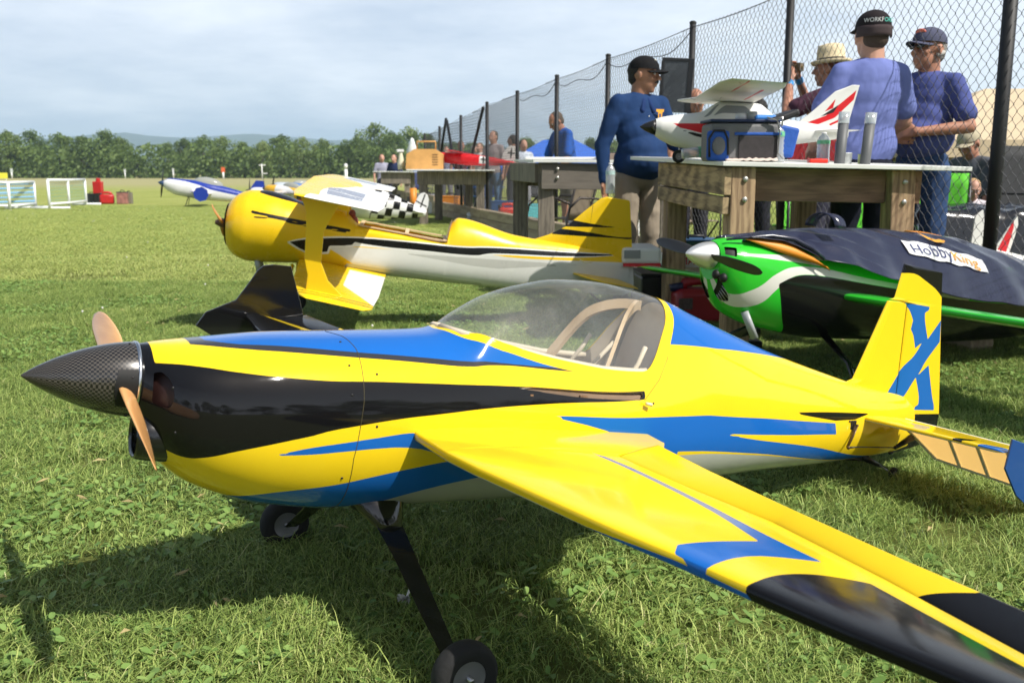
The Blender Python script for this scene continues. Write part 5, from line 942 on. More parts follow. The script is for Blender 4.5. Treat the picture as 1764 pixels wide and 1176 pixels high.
# top tension wire and slack cable
for i in range(len(posts_y)-1):
    y0,y1=posts_y[i],posts_y[i+1]; mb=MB(); mb.tube([fo((fx(y0+(y1-y0)*u)-.01,y0+(y1-y0)*u,fz(y0+(y1-y0)*u)-.01-.02*math.sin(u*PI))) for u in np.linspace(0,1,9)],.004,5)
    if 3<=i<=5: mb.tube([fo((fx(y0+(y1-y0)*u)-.02,y0+(y1-y0)*u,fz(y0)-.05-.15*math.sin(u*PI)**1.0-.05*math.sin(u*9))) for u in np.linspace(0,1,15)],.005,5)
    mb.build('top_wire',PB,fence,True)
# braces of the far gate
for (a,b) in (((20.3,.6),(21.5,2.05)),((22.9,.7),(21.6,2.1)),((17.9,2.1),(19.6,.7))):
    mb=MB(); mb.tube([fo((fx(a[0])-.05,a[0],a[1])),fo((fx(b[0])-.05,b[0],b[1]))],.03,8); mb.build('gate_brace',PB,fence,True)
# timber kerb under the fence
kb=empty('timber_kerb',(fx(11),11,0)); tag(kb,'low pale timber kerb laid along the foot of the fence','kerb')
KM=wood('kerb_timber',(.42,.34,.22),(.30,.23,.15),(7,1,7),.85,2)
y=5.0; k=0
while y<30:
    L=2.4; mb=MB(); dx=FM_*L; h=.30 if y<20 else .42
    for r in range(2):
        mb=MB(); mb.box((0,0,0),(.14,L*1.03-.012,h/2-.006)); ob=mb.build('timber',KM,kb,bevel=.006); ob.location=(fx(y+L/2)-.25-fx(11),y+L/2-11,h/4+r*h/2); ob.rotation_euler=(0,0,-math.atan(FM_))
    y+=L
# ---------------------------------------------------------------- low white barriers on the field
PVC=mat('pvc_white',(.78,.80,.80),.4); NETB=mat('net_blue',(.22,.45,.70),.6); NETG=mat('net_green',(.12,.28,.25),.6)
def barrier(label,pts,h,netm,feet,solid):
    """pts: ground points of the uprights from left to right"""
    c=Vector(pts[-1]); t=empty('pvc_barrier',c); tag(t,label,'barrier','white pipe barriers with mesh on the field'); o=lambda p: Vector(p)-c
    zt=h; zb=.13
    for p in pts: mb=MB(); mb.tube([o((p[0],p[1],0)),o((p[0],p[1],zt))],.035,8); mb.build('upright',PVC,t,True)
    for z,mm in ((zt,PVC),(zb,netm if solid else PVC)):
        mb=MB(); mb.tube([o((p[0],p[1],z-.015*abs(math.sin(i*2)))) for i,p in enumerate(pts)],.035,8); mb.build('rail',PVC,t,True)
    for (a,b) in feet: mb=MB(); mb.tube([o(a),o(b)],.035,8); mb.build('foot',PVC,t,True)
    a,b=Vector(pts[0]),Vector(pts[-1]); mb=MB()
    if solid:
        for k in range(5): z=zb+(zt-zb)*(k+.5)/5; mb.tube([o((a.x,a.y,z)),o((b.x,b.y,z))],.022,5)
    for u in np.linspace(0,1,26): q=a.lerp(b,u); mb.tube([o((q.x,q.y,zb)),o((q.x,q.y,zt))],.004,3,cap=False)
    for z in np.linspace(zb,zt,8): mb.tube([o((a.x,a.y,z)),o((b.x,b.y,z))],.004,3,cap=False)
    ob=mb.build('net',netm,t); ob['kind']='stuff'
g1,g2,g3=at(-30,366,24.0),at(18,365,24.0),at(62,359,25.6)
gl=lambda p:(p.x,p.y,0)
barrier('low white pipe barrier with blue striped mesh at the left edge',[gl(g1),gl(g2),gl(g3)],.70,NETB,[((g3.x,g3.y,.03),(g3.x+.45,g3.y-.1,.03)),((g3.x-.5,g3.y-.6,.03),(g3.x,g3.y,.03))],True)
g1,g2,g3=at(86,360,25.0),at(120,357,26.4),at(149,353,28.0)
barrier('low white pipe barrier with grey green mesh beside the red fuel cans',[gl(g1),gl(g2),gl(g3)],.74,NETG,[((g1.x-.5,g1.y,.03),(g1.x+.5,g1.y+.05,.03)),((g3.x-.4,g3.y,.03),(g3.x+.42,g3.y,.03))],False)
# ---------------------------------------------------------------- fuel cans and kit far left
def fuel_can(label,loc,rz,w_,d,h,m,group=None,capc=BLACK,lab=False,cat='fuel can'):
    t=empty('fuel_can',loc,rz); tag(t,label,cat,group)
    mb=MB(); mb.box((0,0,h*.42),(w_,d,h*.84)); mb.build('tank',m,t,True,bevel=min(w_,d)*.18,auto=50)
    mb=MB(); mb.tube([(-w_*.30,0,h*.8),(-w_*.30,0,h*.97),(-w_*.05,0,h*1.0),(w_*.22,0,h*.98),(w_*.36,0,h*.8)],d*.13,8); mb.build('handle',m,t,True)
    mb=MB(); mb.tube([(-w_*.42,0,h*.80),(-w_*.44,0,h*.95)],d*.2,12); mb.build('spout_cap',capc,t,True); return t
def crate(label,loc,rz,d,m,cat='box',frame=None,group=None):
    t=empty('equipment_case',loc,rz); tag(t,label,cat,group); mb=MB(); mb.box((0,0,d[2]*.47),(d[0],d[1],d[2]*.94)); mb.build('case_body',m,t,bevel=min(d)*.06)
    mb=MB(); mb.box((0,0,d[2]*.97),(d[0]*1.02,d[1]*1.02,d[2]*.06)); mb.build('lid',frame or m,t,bevel=.004)
    mb=MB(); mb.tube([(-d[0]*.18,-d[1]*.0,d[2]),(-d[0]*.15,0,d[2]*1.12),(d[0]*.15,0,d[2]*1.12),(d[0]*.18,0,d[2])],.012*max(1,d[0]*2),6); mb.build('handle',BLACK,t,True); return t
p=at(185,350,29); fuel_can('red fuel can on the field beside the grey green barrier',(p.x,p.y,0),.3,.40,.3,.34,REDP)
p=at(171,349,29.3); t=empty('field_charger_stand',(p.x,p.y,0)); tag(t,'upright red and black starter stand between barrier and red can','starter stand'); mb=MB(); mb.box((0,0,.48),(.26,.2,.36)); mb.tube([(0,0,.62),(.02,0,.76)],.07,10); mb.build('head',REDP,t,bevel=.02); mb=MB(); mb.box((0,0,.16),(.22,.2,.32)); mb.build('base',BLACK,t,bevel=.02)
p=at(159,349,29.5); crate('dark grey kit box at the right end of the green barrier',(p.x,p.y,0),.1,(.34,.3,.30),mat('case_dark',(.03,.035,.045),.5))
p=at(212,350,29); crate('open framed red and brown generator alone on the grass',(p.x,p.y,0),.2,(.30,.3,.36),mat('generator_body',(.28,.12,.10),.5,var=.5,vscale=9),'generator',DKMET)
p=at(223,350,29.2); crate('small olive box right against the generator',(p.x,p.y,0),.1,(.18,.2,.34),mat('case_olive',(.18,.16,.12),.6))
def marker(label,px,v,y,h,col,w_=.12):
    p=at(px,v,y); t=empty('marker_post',(p.x,p.y,0)); tag(t,label,'marker post'); mb=MB(); mb.tube([(0,0,0),(0,0,h*.6)],w_*.35,8); mb.build('pole',WHITE,t,True); mb=MB(); mb.box((0,0,h*.8),(w_*1.4,.05,h*.42)); mb.build('flag_panel',mat('mk%d'%int(col[1]*99+col[0]*7),col,.5),t,bevel=.01)
marker('small white and green marker at the far field edge, left',21,308,140,1.4,(.6,.65,.62),.26)
marker('small white marker standing before the trees above the barriers',216,308,138,1.3,(.62,.64,.64),.2)
marker('thin white marker above the nose of the far white and blue plane',299,308,138,1.4,(.62,.64,.64),.2)
marker('orange marker post before the trees behind the far plane',385,309,125,1.5,(.75,.12,.03),.35)
t=empty('field_sign',at(4,308,100)); t.location.z=0; tag(t,'yellow sign board at the left edge of the far field','sign'); mb=MB(); mb.box((0,0,.55),(1.1,.06,.6)); mb.build('panel',mat('sign_yellow',(.8,.75,.05),.5),t,bevel=.01)
for s in(-.4,.4): mb=MB(); mb.tube([(s,0,0),(s,0,.3)],.03,6); mb.build('leg',WHITE,t,True)
p=at(452,309,120); t=empty('weather_mast',(p.x,p.y,0)); tag(t,'slim white weather mast with crossbar above the parked planes','mast'); mb=MB(); mb.tube([(0,0,0),(0,0,1.9)],.07,8); mb.build('pole',WHITE,t,True); mb=MB(); mb.box((.05,0,1.75),(.8,.1,.12)); mb.build('crossbar',WHITE,t); mb=MB(); mb.box((.3,0,.75),(.7,.1,.1)); mb.build('crossbar',WHITE,t)
p=at(596,300,60); t=empty('marker_post',(p.x,p.y,0)); tag(t,'white figure-like marker rising just above the biplane wing','marker post'); mb=MB(); mb.tube([(0,0,0),(0,0,1.1)],.10,8); mb.build('pole',WHITE,t,True); mb=MB(); mb.ell((0,0,1.3),(.12,.1,.16),10,6); mb.build('head',WHITE,t,True)
# ---------------------------------------------------------------- things on the near table
def tz1(x,y): 
    A=np.array([[1.04,4.80,1],[2.30,4.86,1],[1.95,6.62,1],[.80,6.60,1]]); s_=np.linalg.lstsq(A,np.array([1.0,.974,1.03,1.052]),rcond=None)[0]; return float(s_@[x,y,1])
def foam_sch(a,b,c,kind):
    a=np.asarray(a,float);b=np.asarray(b,float);c=np.asarray(c,float); n=-np.ones_like(a)
    if kind=='body': return {'red':sdf([(.08,.62),(.20,.60),(.62,.50),(.62,.44),(.30,.44),(.12,.52)],a,b),'black':sdf([(.12,.50),(.3,.43),(.62,.43),(.62,.40),(.3,.385),(.2,.42)],a,b)}
    if kind=='fin': return {'red':np.maximum(sdf([(.74,.45),(.83,1.1),(1.02,2.55),(1.03,1.75),(.88,.85)],a,c,1,.15),band([(.80,1.25),(.90,2.2)],a,c,.006,1,.15)),'black':sdf([(.86,1.35),(.915,2.0),(.90,1.45)],a,c,1,.15)}
    return {'red':np.where(c<0,sdf([(.18,.02),(.30,.02),(.26,.9),(.22,.9)],a,b),n),'black':n}
FOAM=(.74,.74,.70); ty=5.38; tl=frame_mat((.785,ty,1.190),R_(0),R_(2))
ST=[(0,.045,.045,-.045,0,2,2),(.03,.060,.055,-.065,0,2,2),(.12,.075,.072,-.100,-.01,2.2,2.4),(.24,.080,.090,-.112,-.01,2.4,2.6),(.36,.078,.150,-.112,-.01,2.8,2.8),(.55,.074,.145,-.105,-.01,2.8,2.8),(.66,.060,.080,-.085,-.0,2.3,2.5),(.9,.035,.045,-.045,0,2.2,2.2),(1.06,.012,.022,-.02,0,2,2)]
tr=empty('foam_trainer_plane',mat=tl); tag(tr,'white high wing foam trainer with red stripes on the near table','model aeroplane')
P,X,PH,sd=body_grid(ST,0,1.06,160,40); fo_=paintmat('foam_film',FOAM,[('red',(.62,.015,.02)),('black',(.02,.02,.02)),('win',(.25,.27,.28))],rough=.45,coat=.05)
A=foam_sch(X/1.06,PH,0,'body'); A['win']=np.maximum(sdf([(.30,.66),(.37,.80),(.47,.80),(.52,.66)],X,PH),sdf([(.245,.70),(.31,.86),(.34,.86),(.285,.70)],X,PH)); grid_mesh('fuselage',P,fo_,tr,A,closed_v=True)
mb=MB(); mb.lathe([(.001,-.085),(.018,-.06),(.036,-.02),(.042,.002),(.001,.003)],(0,0,0),'X',24); mb.build('spinner',BLACK,tr,True)
prop(.13,.03,0,0,'p',BLACK,tr,ang=.12,x0=-.02,n=12)
for s in (1,-1): wing_mesh('wing',[(.0,.21,.53,.165,.150,.024),(.60,.21,.53,.195,.180,.020),(.74,.24,.50,.20,.188,.010)],fo_,tr,s,lambda X,Lg,sg:{'red':np.where(sg<0,np.maximum(band([(.30,.0),(.33,.72)],X,Lg,.006),band([(.46,.08),(.45,.5)],X,Lg,.010)),-1),'black':np.where(sg<0,band([(.315,.0),(.345,.72)],X,Lg,.002),-1),'win':-np.ones_like(X)},nspan=30,nch=16)
for s in (1,-1): wing_mesh('tailplane',[(.01,.86,1.03,.01,.01,.007),(.24,.92,1.05,.012,.012,.005)],mat('foam_white',FOAM,.5),tr,s,None,nspan=12,nch=10)
plate('fin',[(.76,.035),(.86,.12),(.97,.225),(1.06,.262),(1.10,.262),(1.045,.0),(.95,-.0)],.006,fo_,tr,{'red':[[(.80,.042),(.93,.095),(1.085,.235),(1.075,.185),(.98,.085),(.88,.042)],[(.92,.115),(.975,.185),(.965,.135)],[(.95,.05),(1.06,.105),(1.055,.09),(.96,.042)]],'black':[[(.90,.088),(.995,.155),(.97,.112)]],'win':lambda X,Z:band([(.995,.10),(.98,.012)],X,Z,-1)})
for (x,y,z) in ((.14,0,-.15),(.40,-.13,-.15),(.40,.13,-.15)):
    mb=MB(); mb.tube([(x,y*.3,-.09),(x,y,z)],.005,6); mb.build('wheel_wire',GREYM,tr,True); wheel_at(tr,Vector((x,y,z-.002)),Vector((0,1,0)),.036,.022,hubcol=(.7,.7,.7))
def on_table(x,y,z=0): return (x,y,tz1(x,y)+z)
# cooler bag
cb=empty('cooler_bag',on_table(1.17,5.02),R_(4)); tag(cb,'open blue, grey and black soft cooler bag in front of the foam trainer','cooler bag')
CBL=mat('bag_blue',(.015,.09,.42),.7,bump=.3,bscale=40); CGY=mat('bag_grey',(.16,.16,.165),.7,bump=.3,bscale=60); CBK=mat('bag_black',(.012,.012,.015),.6)
mb=MB(); mb.box((.0,0,.095),(.36,.20,.19)); mb.build('bag_body',CGY,cb,bevel=.02)
mb=MB(); mb.box((-.145,-.106,.075),(.115,.03,.15)); mb.build('end_pocket',CBL,cb,bevel=.018)
mb=MB(); mb.ell((-.145,-.122,.075),(.035,.008,.045),14,8); mb.build('pocket_badge',CGY,cb,True)
mb=MB(); mb.tube([(-.19,-.122,.02),(-.195,-.122,.11),(-.17,-.122,.150),(-.12,-.122,.150),(-.10,-.122,.11),(-.095,-.122,.03)],.006,6); mb.build('piping',CBK,cb,True)
mb=MB(); mb.box((.06,-.106,.07),(.20,.012,.11)); mb.build('mesh_pocket',mat('bag_mesh',(.035,.03,.032),.8,var=.3,vscale=40),cb,bevel=.004)
mb=MB(); mb.box((.06,-.104,.135),(.24,.014,.014)); mb.build('trim',CBL,cb,bevel=.003)
mb=MB(); mb.box((.00,.0,.200),(.37,.205,.014)); mb.build('rim',mat('bag_navy',(.01,.025,.09),.6),cb,bevel=.005)
mb=MB(); M=Matrix.Rotation(R_(38),3,'Y'); mb.box((.215,0,.10),(.11,.17,.15),M=Matrix.Rotation(R_(12),3,'Y')); mb.build('side_panel',CBL,cb,bevel=.012)
mb=MB(); mb.box((.19,-.0,.215),(.18,.19,.035),M=Matrix.Rotation(R_(-20),3,'Y')); mb.build('open_lid',CBK,cb,bevel=.012)
mb=MB(); mb.tube([(.10,-.112,.215),(.15,-.12,.20),(.165,-.122,.14),(.16,-.12,.04),(.19,-.12,.01)],.009,6,flat=.4); mb.build('strap',mat('strap_grey',(.25,.25,.24),.7),cb,True)
mb=MB(); mb.tube([(.14,-.13,.20),(.17,-.135,.215),(.17,-.135,.17)],.005,6); mb.build('buckle',GREYM,cb,True)
# things in the open bag
for lb,x,c,h in (('clear plastic dish poking out of the cooler bag, left',.0,(.7,.7,.72),.035),('grey can standing in the open cooler bag',.055,(.35,.36,.37),.045),('bright blue pouch lying in the open cooler bag',.12,(.05,.25,.70),.03)):
    nm_='clear_dish' if 'dish poking' in lb else ('drink_can' if 'can' in lb else 'pouch'); t=empty(nm_,on_table(1.17+x,5.02,.205)); tag(t,lb,{'clear_dish':'dish','drink_can':'can','pouch':'pouch'}[nm_]); mb=MB(); (mb.lathe([(.001,0),(.028,0),(.03,h*.5),(.027,h),(.001,h)],(0,0,0),'Z',16) if x<.1 else mb.box((0,0,h/2),(.11,.08,h))); mb.build('body',mat('bagitem%d'%int(x*100),c,.3,coat=.3),t,x<.1,bevel=0 if x<.1 else .012)
GLS=bpy.data.materials.new('clear_plastic'); GLS.use_nodes=True; nt=GLS.node_tree; nt.nodes.clear(); g_=N(nt,'ShaderNodeBsdfGlossy'); g_.inputs['Roughness'].default_value=.08; t_=N(nt,'ShaderNodeBsdfTransparent'); t_.inputs[0].default_value=(.86,.89,.9,1); lw=N(nt,'ShaderNodeLayerWeight'); lw.inputs[0].default_value=.5; m_=N(nt,'ShaderNodeMath',operation='MULTIPLY_ADD'); Lk(nt,lw.outputs['Facing'],m_.inputs[0]); m_.inputs[1].default_value=.55; m_.inputs[2].default_value=.10; x_=N(nt,'ShaderNodeMixShader'); Lk(nt,m_.outputs[0],x_.inputs[0]); Lk(nt,t_.outputs[0],x_.inputs[1]); Lk(nt,g_.outputs[0],x_.inputs[2]); d_=N(nt,'ShaderNodeBsdfDiffuse'); d_.inputs[0].default_value=(.7,.74,.76,1); x2=N(nt,'ShaderNodeMixShader'); x2.inputs[0].default_value=.38; Lk(nt,x_.outputs[0],x2.inputs[1]); Lk(nt,d_.outputs[0],x2.inputs[2]); oo=N(nt,'ShaderNodeOutputMaterial'); Lk(nt,x2.outputs[0],oo.inputs[0])
def bottle(label,loc,h,r,labcol=(.15,.45,.25),tilt=None,name='water_bottle'):
    t=empty(name,loc); tag(t,label,'bottle','clear plastic water bottles'); 
    if tilt: t.rotation_euler=tilt
    mb=MB(); pr=[(.001,0),(r*.85,0),(r,.03*h),(r,.10*h)]+[(r*(1-.06*(k%2)),(.10+.06*k)*h) for k in range(1,9)]+[(r*.98,.62*h),(r,.68*h),(r*.95,.76*h),(r*.7,.86*h),(r*.36,.93*h),(r*.34,.96*h)]; mb.lathe(pr,(0,0,0),'Z',20); mb.build('shell',GLS,t,True)
    mb=MB(); mb.lathe([(r*1.015,.62*h),(r*1.015,.76*h*.98)],(0,0,0),'Z',20); mb.build('label',mat('lab%d'%int(labcol[0]*99),labcol,.4,var=.5,vscale=30),t,True)
    mb=MB(); mb.lathe([(r*.4,.955*h),(r*.4,1.0*h),(.001,1.0*h)],(0,0,0),'Z',16); mb.build('cap',WHITE,t,True); return t
bottle('large clear water bottle on the near table beside the blue cooler bag',on_table(1.345,4.98),.205,.046)
bottle('clear water bottle on the near table under the foam tail',on_table(1.60,5.02),.155,.033)
bottle('small clear bottle lying behind the wheel of the foam trainer',on_table(.905,5.2,.03),.14,.028,tilt=(0,1.45,0))
def pot(label,x,y,r,h,c): t=empty('tub',on_table(x,y)); tag(t,label,'tub'); mb=MB(); mb.lathe([(.001,0),(r*.95,0),(r,h*.9),(r*1.05,h*.92),(r*1.05,h),(.001,h)],(0,0,0),'Z',20); mb.build('cup',mat('tub%d'%int(c[0]*99),c,.4,var=.3,vscale=30),t,True)
pot('short white tub between the two grey tubes',1.70,4.98,.035,.055,(.70,.72,.74)); pot('small green and yellow tub right of the first grey tube',1.80,5.0,.026,.05,(.45,.55,.25))
for lb,px,lean in (('grey cardboard tube standing on the table, left one of two',1446,.05),('grey cardboard tube standing on the table, right one of two',1490,.07)):
    p=at(px,276,4.93); t=empty('tube_stand',on_table(p.x,p.y)); t.rotation_euler=(0,lean,0); tag(t,lb,'tube','grey tubes on the near table'); mb=MB(); mb.lathe([(.026,0),(.026,.20),(.023,.20),(.023,.01)],(0,0,0),'Z',24); mb.build('tube_wall',mat('tube_grey',(.11,.115,.12),.55),t,True); mb=MB(); mb.lathe([(.0275,.20),(.0275,.255),(.024,.255),(.024,.21)],(0,0,0),'Z',24); mb.build('clear_collar',GLS,t,True)
t=empty('red_pouch',on_table(1.555,4.96)); tag(t,'small red plastic case lying on the near table edge','case'); mb=MB(); mb.box((0,0,.011),(.095,.05,.022)); mb.build('shell',mat('bright_red',(.75,.03,.015),.3),t,bevel=.007); mb=MB(); mb.box((.005,-.0,.023),(.03,.02,.004)); mb.build('latch',REDP,t)
t=empty('paper_bag',on_table(1.20,4.87)); tag(t,'crumpled pale paper lying before the cooler bag','paper'); R=[]
for i in range(16):
    R.append([( -.13+.26*i/15, .0+.03*j, .004+.012*abs(noise.noise(Vector((i*.5,j*.9,2))))+(.010 if j in(1,2) else 0)) for j in range(4)])
grid_mesh('sheet',np.array(R),mat('paper_pink',(.62,.52,.46),.7),t,thick=.002)
# red cooler standing behind the fence (seen over the table)
p=at(1380,280,6.9); t=empty('camp_chair',(p.x+.16,7.35,0)); tag(t,'dark red camp chair back seen through the fence above the table','camp chair'); mb=MB(); mb.box((.05,0,1.08),(.36,.05,.38)); mb.build('backrest',mat('cloth_red',(.32,.012,.018),.8),t,bevel=.015)
for s in(-.1,.1): mb=MB(); mb.tube([(s,0,0),(s,.02,.9)],.012,6); mb.build('leg',BLACK,t,True)
# ---------------------------------------------------------------- things on and under the other tables
t=empty('wooden_field_box',(-1.62,17.9,.995)); tag(t,'honey coloured plywood field box with louvres and carry handle','field box')
OW=mat('honey_ply',(.62,.33,.10),.5,var=.12,vscale=6)
mb=MB(); mb.prism([(-.32,0),(.36,0),(.36,.27),(.22,.36),(-.16,.36),(-.30,.27)],-.16,.16,Matrix.Rotation(PI/2,4,'X')); mb.build('box_side',OW,t)
for k in range(5): mb=MB(); mb.box((.22,-.163,.08+.045*k),(.10,.006,.012)); mb.build('louvre',mat('louvre_dark',(.10,.05,.02),.6),t)
mb=MB(); mb.tube([(-.12,0,.36),(-.12,0,.50),(.22,0,.50),(.22,0,.36)],.015,6); mb.build('handle',OW,t,True)
t=empty('spray_bottle',(-2.05,18.0,.99)); tag(t,'white spray bottle left of the wooden field box','spray bottle'); mb=MB(); mb.lathe([(.001,0),(.06,0),(.065,.12),(.035,.26),(.03,.30)],(0,0,0),'Z',16); mb.build('bottle_body',mat('milk_plastic',(.72,.68,.50),.4),t,True); mb=MB(); mb.box((-.01,0,.34),(.13,.04,.05)); mb.build('trigger_head',WHITE,t,bevel=.01)
t=empty('cloth_bag',(-1.86,18.2,1.25)); tag(t,'pale conical bag leaning on the left end of the wooden box','bag'); mb=MB(); mb.lathe([(.001,.33),(.03,.30),(.06,.2),(.11,.08),(.10,0),(.001,-.0)],(0,0,0),'Z',14); mb.build('bag_cloth',mat('bag_pale',(.62,.66,.64),.6,var=.25,vscale=12),t,True)
def sch_red(a,b,c,kind):
    a=np.asarray(a,float);b=np.asarray(b,float);c=np.asarray(c,float);n=-np.ones_like(a)
    if kind=='body': return {'white':sdf([(.52,.28),(.62,.28),(.62,.82),(.52,.82)],a,b),'black':np.maximum(band([(.57,.38),(.57,.72)],a*4,b,.02,.25,1) if False else band([(.57,.36),(.57,.74)],a,b,.010,1,.25),band([(.54,.55),(.60,.55)],a,b,.010,1,.25))}
    if kind=='fin': return {'white':np.ones_like(a),'black':np.maximum(band([(.90,.9),(.90,2.6)],a,c,.014,1.55,.1),band([(.862,1.75),(.938,1.75)],a,c,.014,1.55,.1))}
    return {'white':sdf([(.3,.0),(.6,.0),(.5,.3),(.35,.3)],a,b),'black':n}
small_plane('red model plane with white square and cross, standing on the third table',frame_mat((-1.42,18.3,1.24),R_(2),R_(5)),1.55,.10,((.62,.01,.015),[('white',(.74,.72,.70)),('black',(.01,.01,.01))]),scheme=sch_red,span=1.2,chord=.32,tail=.2,wingz=.12,canopy=False,spats=False,fin=[(1.22,.06),(1.25,.16),(1.30,.26),(1.37,.32),(1.46,.31),(1.53,.24),(1.56,.12),(1.55,.0),(1.4,-.03)],prop_col=(.5,.01,.01),wx=.12)
t=fuel_can('bright red fuel can on the grass by the timber kerb, left of second table',(-.065,17.7,0),.2,.36,.22,.37,mat('can_orange_red',(.72,.035,.015),.4))
t=fuel_can('big dark red petrol can with label standing under the green spinner',(1.20,6.05,0),R_(10),.38,.22,.27,mat('can_dark_red',(.30,.008,.015),.4,var=.1,vscale=4),capc=mat('cap_navy',(.01,.015,.06),.4)); mb=MB(); mb.box((-.14,-.114,.14),(.09,.004,.07)); mb.build('label',mat('can_label',(.09,.06,.06),.5,var=.6,vscale=60),t)
crate('black equipment case under the left legs of the near table',(1.0,6.4,0),R_(3),(.34,.4,.30),mat('case_black',(.012,.012,.014),.45,var=.3,vscale=6))
t=empty('white_box',(1.12,6.35,.335)); tag(t,'white box with red lettering beside the green wing tip','box'); mb=MB(); mb.box((0,0,.04),(.25,.2,.08)); mb.build('carton',WHITE,t,bevel=.004); vs,fs=text_mb('AMA',.07); mb=MB(); mb.add([(v.x,-.103,.04+v.y) for v in vs],fs); mb.build('lettering',mat('print_red',(.6,.02,.03),.5),t)
t=empty('foam_wing_part',(.80,6.1,.42)); tag(t,'white and red foam wing panel lying beside the yellow rudder','wing panel'); mb=MB(); mb.box((0,0,.02),(.24,.4,.10)); mb.build('panel',mat('foam_white',FOAM,.5),t,bevel=.02); mb=MB(); mb.box((.0,-.204,-.035),(.23,.004,.02)); mb.build('stripe',mat('print_red',(.6,.02,.03),.5),t); mb=MB(); mb.box((-.06,-.204,.03),(.10,.004,.05)); mb.build('decal',mat('decal_grey',(.25,.27,.27),.5),t)
crate('dark green storage tote under the near table',(1.34,7.0,.30),R_(3),(.34,.3,.17),mat('tote_green',(.03,.10,.075),.45,var=.3,vscale=9),'storage box',mat('tote_lid',(.04,.12,.25),.4)) 
crate('black camera bag lying on the kerb under the near table',(1.98,7.0,.31),R_(10),(.20,.2,.14),mat('bag_black2',(.02,.014,.013),.7,var=.3,vscale=12),'bag')
bottle('clear water bottle standing on the kerb under the near table',(2.05,6.85,.31),.23,.04)
t=empty('starter_motor',(1.25,5.05,0)); tag(t,'black electric starter with small white label on the grass below the spinner','starter'); 
mb=MB(); mb.tube([(-.07,0,.09),(.07,.02,.12)],.035,14); mb.build('motor_body',BLACK,t,True); mb=MB(); mb.box((.02,-.038,.12),(.05,.004,.03)); mb.build('label',WHITE,t); mb=MB(); mb.box((0,.0,.04),(.16,.1,.05)); mb.build('base',DKMET,t,bevel=.008)
# white twin-tailed foam jet at the right edge
jt=empty('foam_jet',(2.62,5.55,.42),0); jt.rotation_euler=(R_(0),R_(12),R_(10)); tag(jt,'white foam jet with twin slanted fins and red stripes at the right edge','model aeroplane')
JW=mat('foam_white',FOAM,.5); JR=mat('print_red',(.6,.02,.03),.5)
for s,x in ((1,0.02),(-1,.19)):
    mb=MB(); n_=4; pl=[(-.03,.0),(-.055,.19),(-.015,.235),(.055,.07),(.06,.0)]; pl=pl if s>0 else [(-.06,.0),(-.0,.16),(.04,.25),(.06,.20),(.06,.13),(.05,.0)]
    mb.prism([(a,b) for a,b in pl],-.006,.006,Matrix.Translation((x,-.03,.09))@Matrix.Rotation(PI/2,4,'X')); ob=mb.build('tail_fin',JW,jt,bevel=.003)
    mb=MB(); q=[(a*.55,.02+b*.78) for a,b in pl]; mb.prism(q,-.001,.001,Matrix.Translation((x,-.0385,.09))@Matrix.Rotation(PI/2,4,'X')); mb.build('fin_stripe',JR,jt) if s<0 else None
mb=MB(); mb.tube([(-.10,0,.05),(.1,0,.09),(.5,0,.07),(.9,0,.0)],[.04,.07,.085,.06],16,flat=.6); mb.build('fuselage',JW,jt,True)
mb=MB(); mb.prism([(.0,-.12),(.5,-.34),(.7,-.34),(.75,.3),(.0,.1)],.04,.06); mb.build('wing',JW,jt,bevel=.006)
mb=MB(); mb.prism([(.22,-.2),(.30,-.24),(.40,.0),(.32,.0)],.0602,.063); mb.build('wing_stripe',JR,jt)
# black crate that carries the jet
crate('black plastic crate carrying the white foam jet behind the navy cover',(2.85,5.75,0),R_(10),(.9,.45,.44),mat('case_black',(.012,.012,.014),.45,var=.3,vscale=6))
# ---------------------------------------------------------------- people
def skinmat(name,c): return mat(name,c,.5,spec=.4,var=.10,vscale=18)
SK_D=skinmat('skin_brown',(.29,.145,.085)); SK_L=skinmat('skin_fair',(.50,.27,.19)); SK_T=skinmat('skin_tanned',(.42,.20,.13))
def cloth(name,c,v=.10): return mat(name,c,.85,spec=.2,var=v,vscale=3,bump=1.0,bscale=4.2,stretch=(2.2,2.2,.75))
def remesh(o,vox,sm=3,noise_=0,nscale=.12):
    m=o.modifiers.new('r','REMESH'); m.mode='VOXEL'; m.voxel_size=vox; m.use_smooth_shade=True
    if sm: s=o.modifiers.new('s','SMOOTH'); s.factor=.5; s.iterations=sm
    if noise_:
        tx_=bpy.data.textures.get('folds') or bpy.data.textures.new('folds','CLOUDS'); tx_.noise_scale=.13; tx_.noise_depth=2; tx_.cloud_type='GRAYSCALE'
        d=o.modifiers.new('d','DISPLACE'); d.texture=tx_; d.strength=noise_; d.mid_level=.5; d.texture_coords='GLOBAL'
    return o
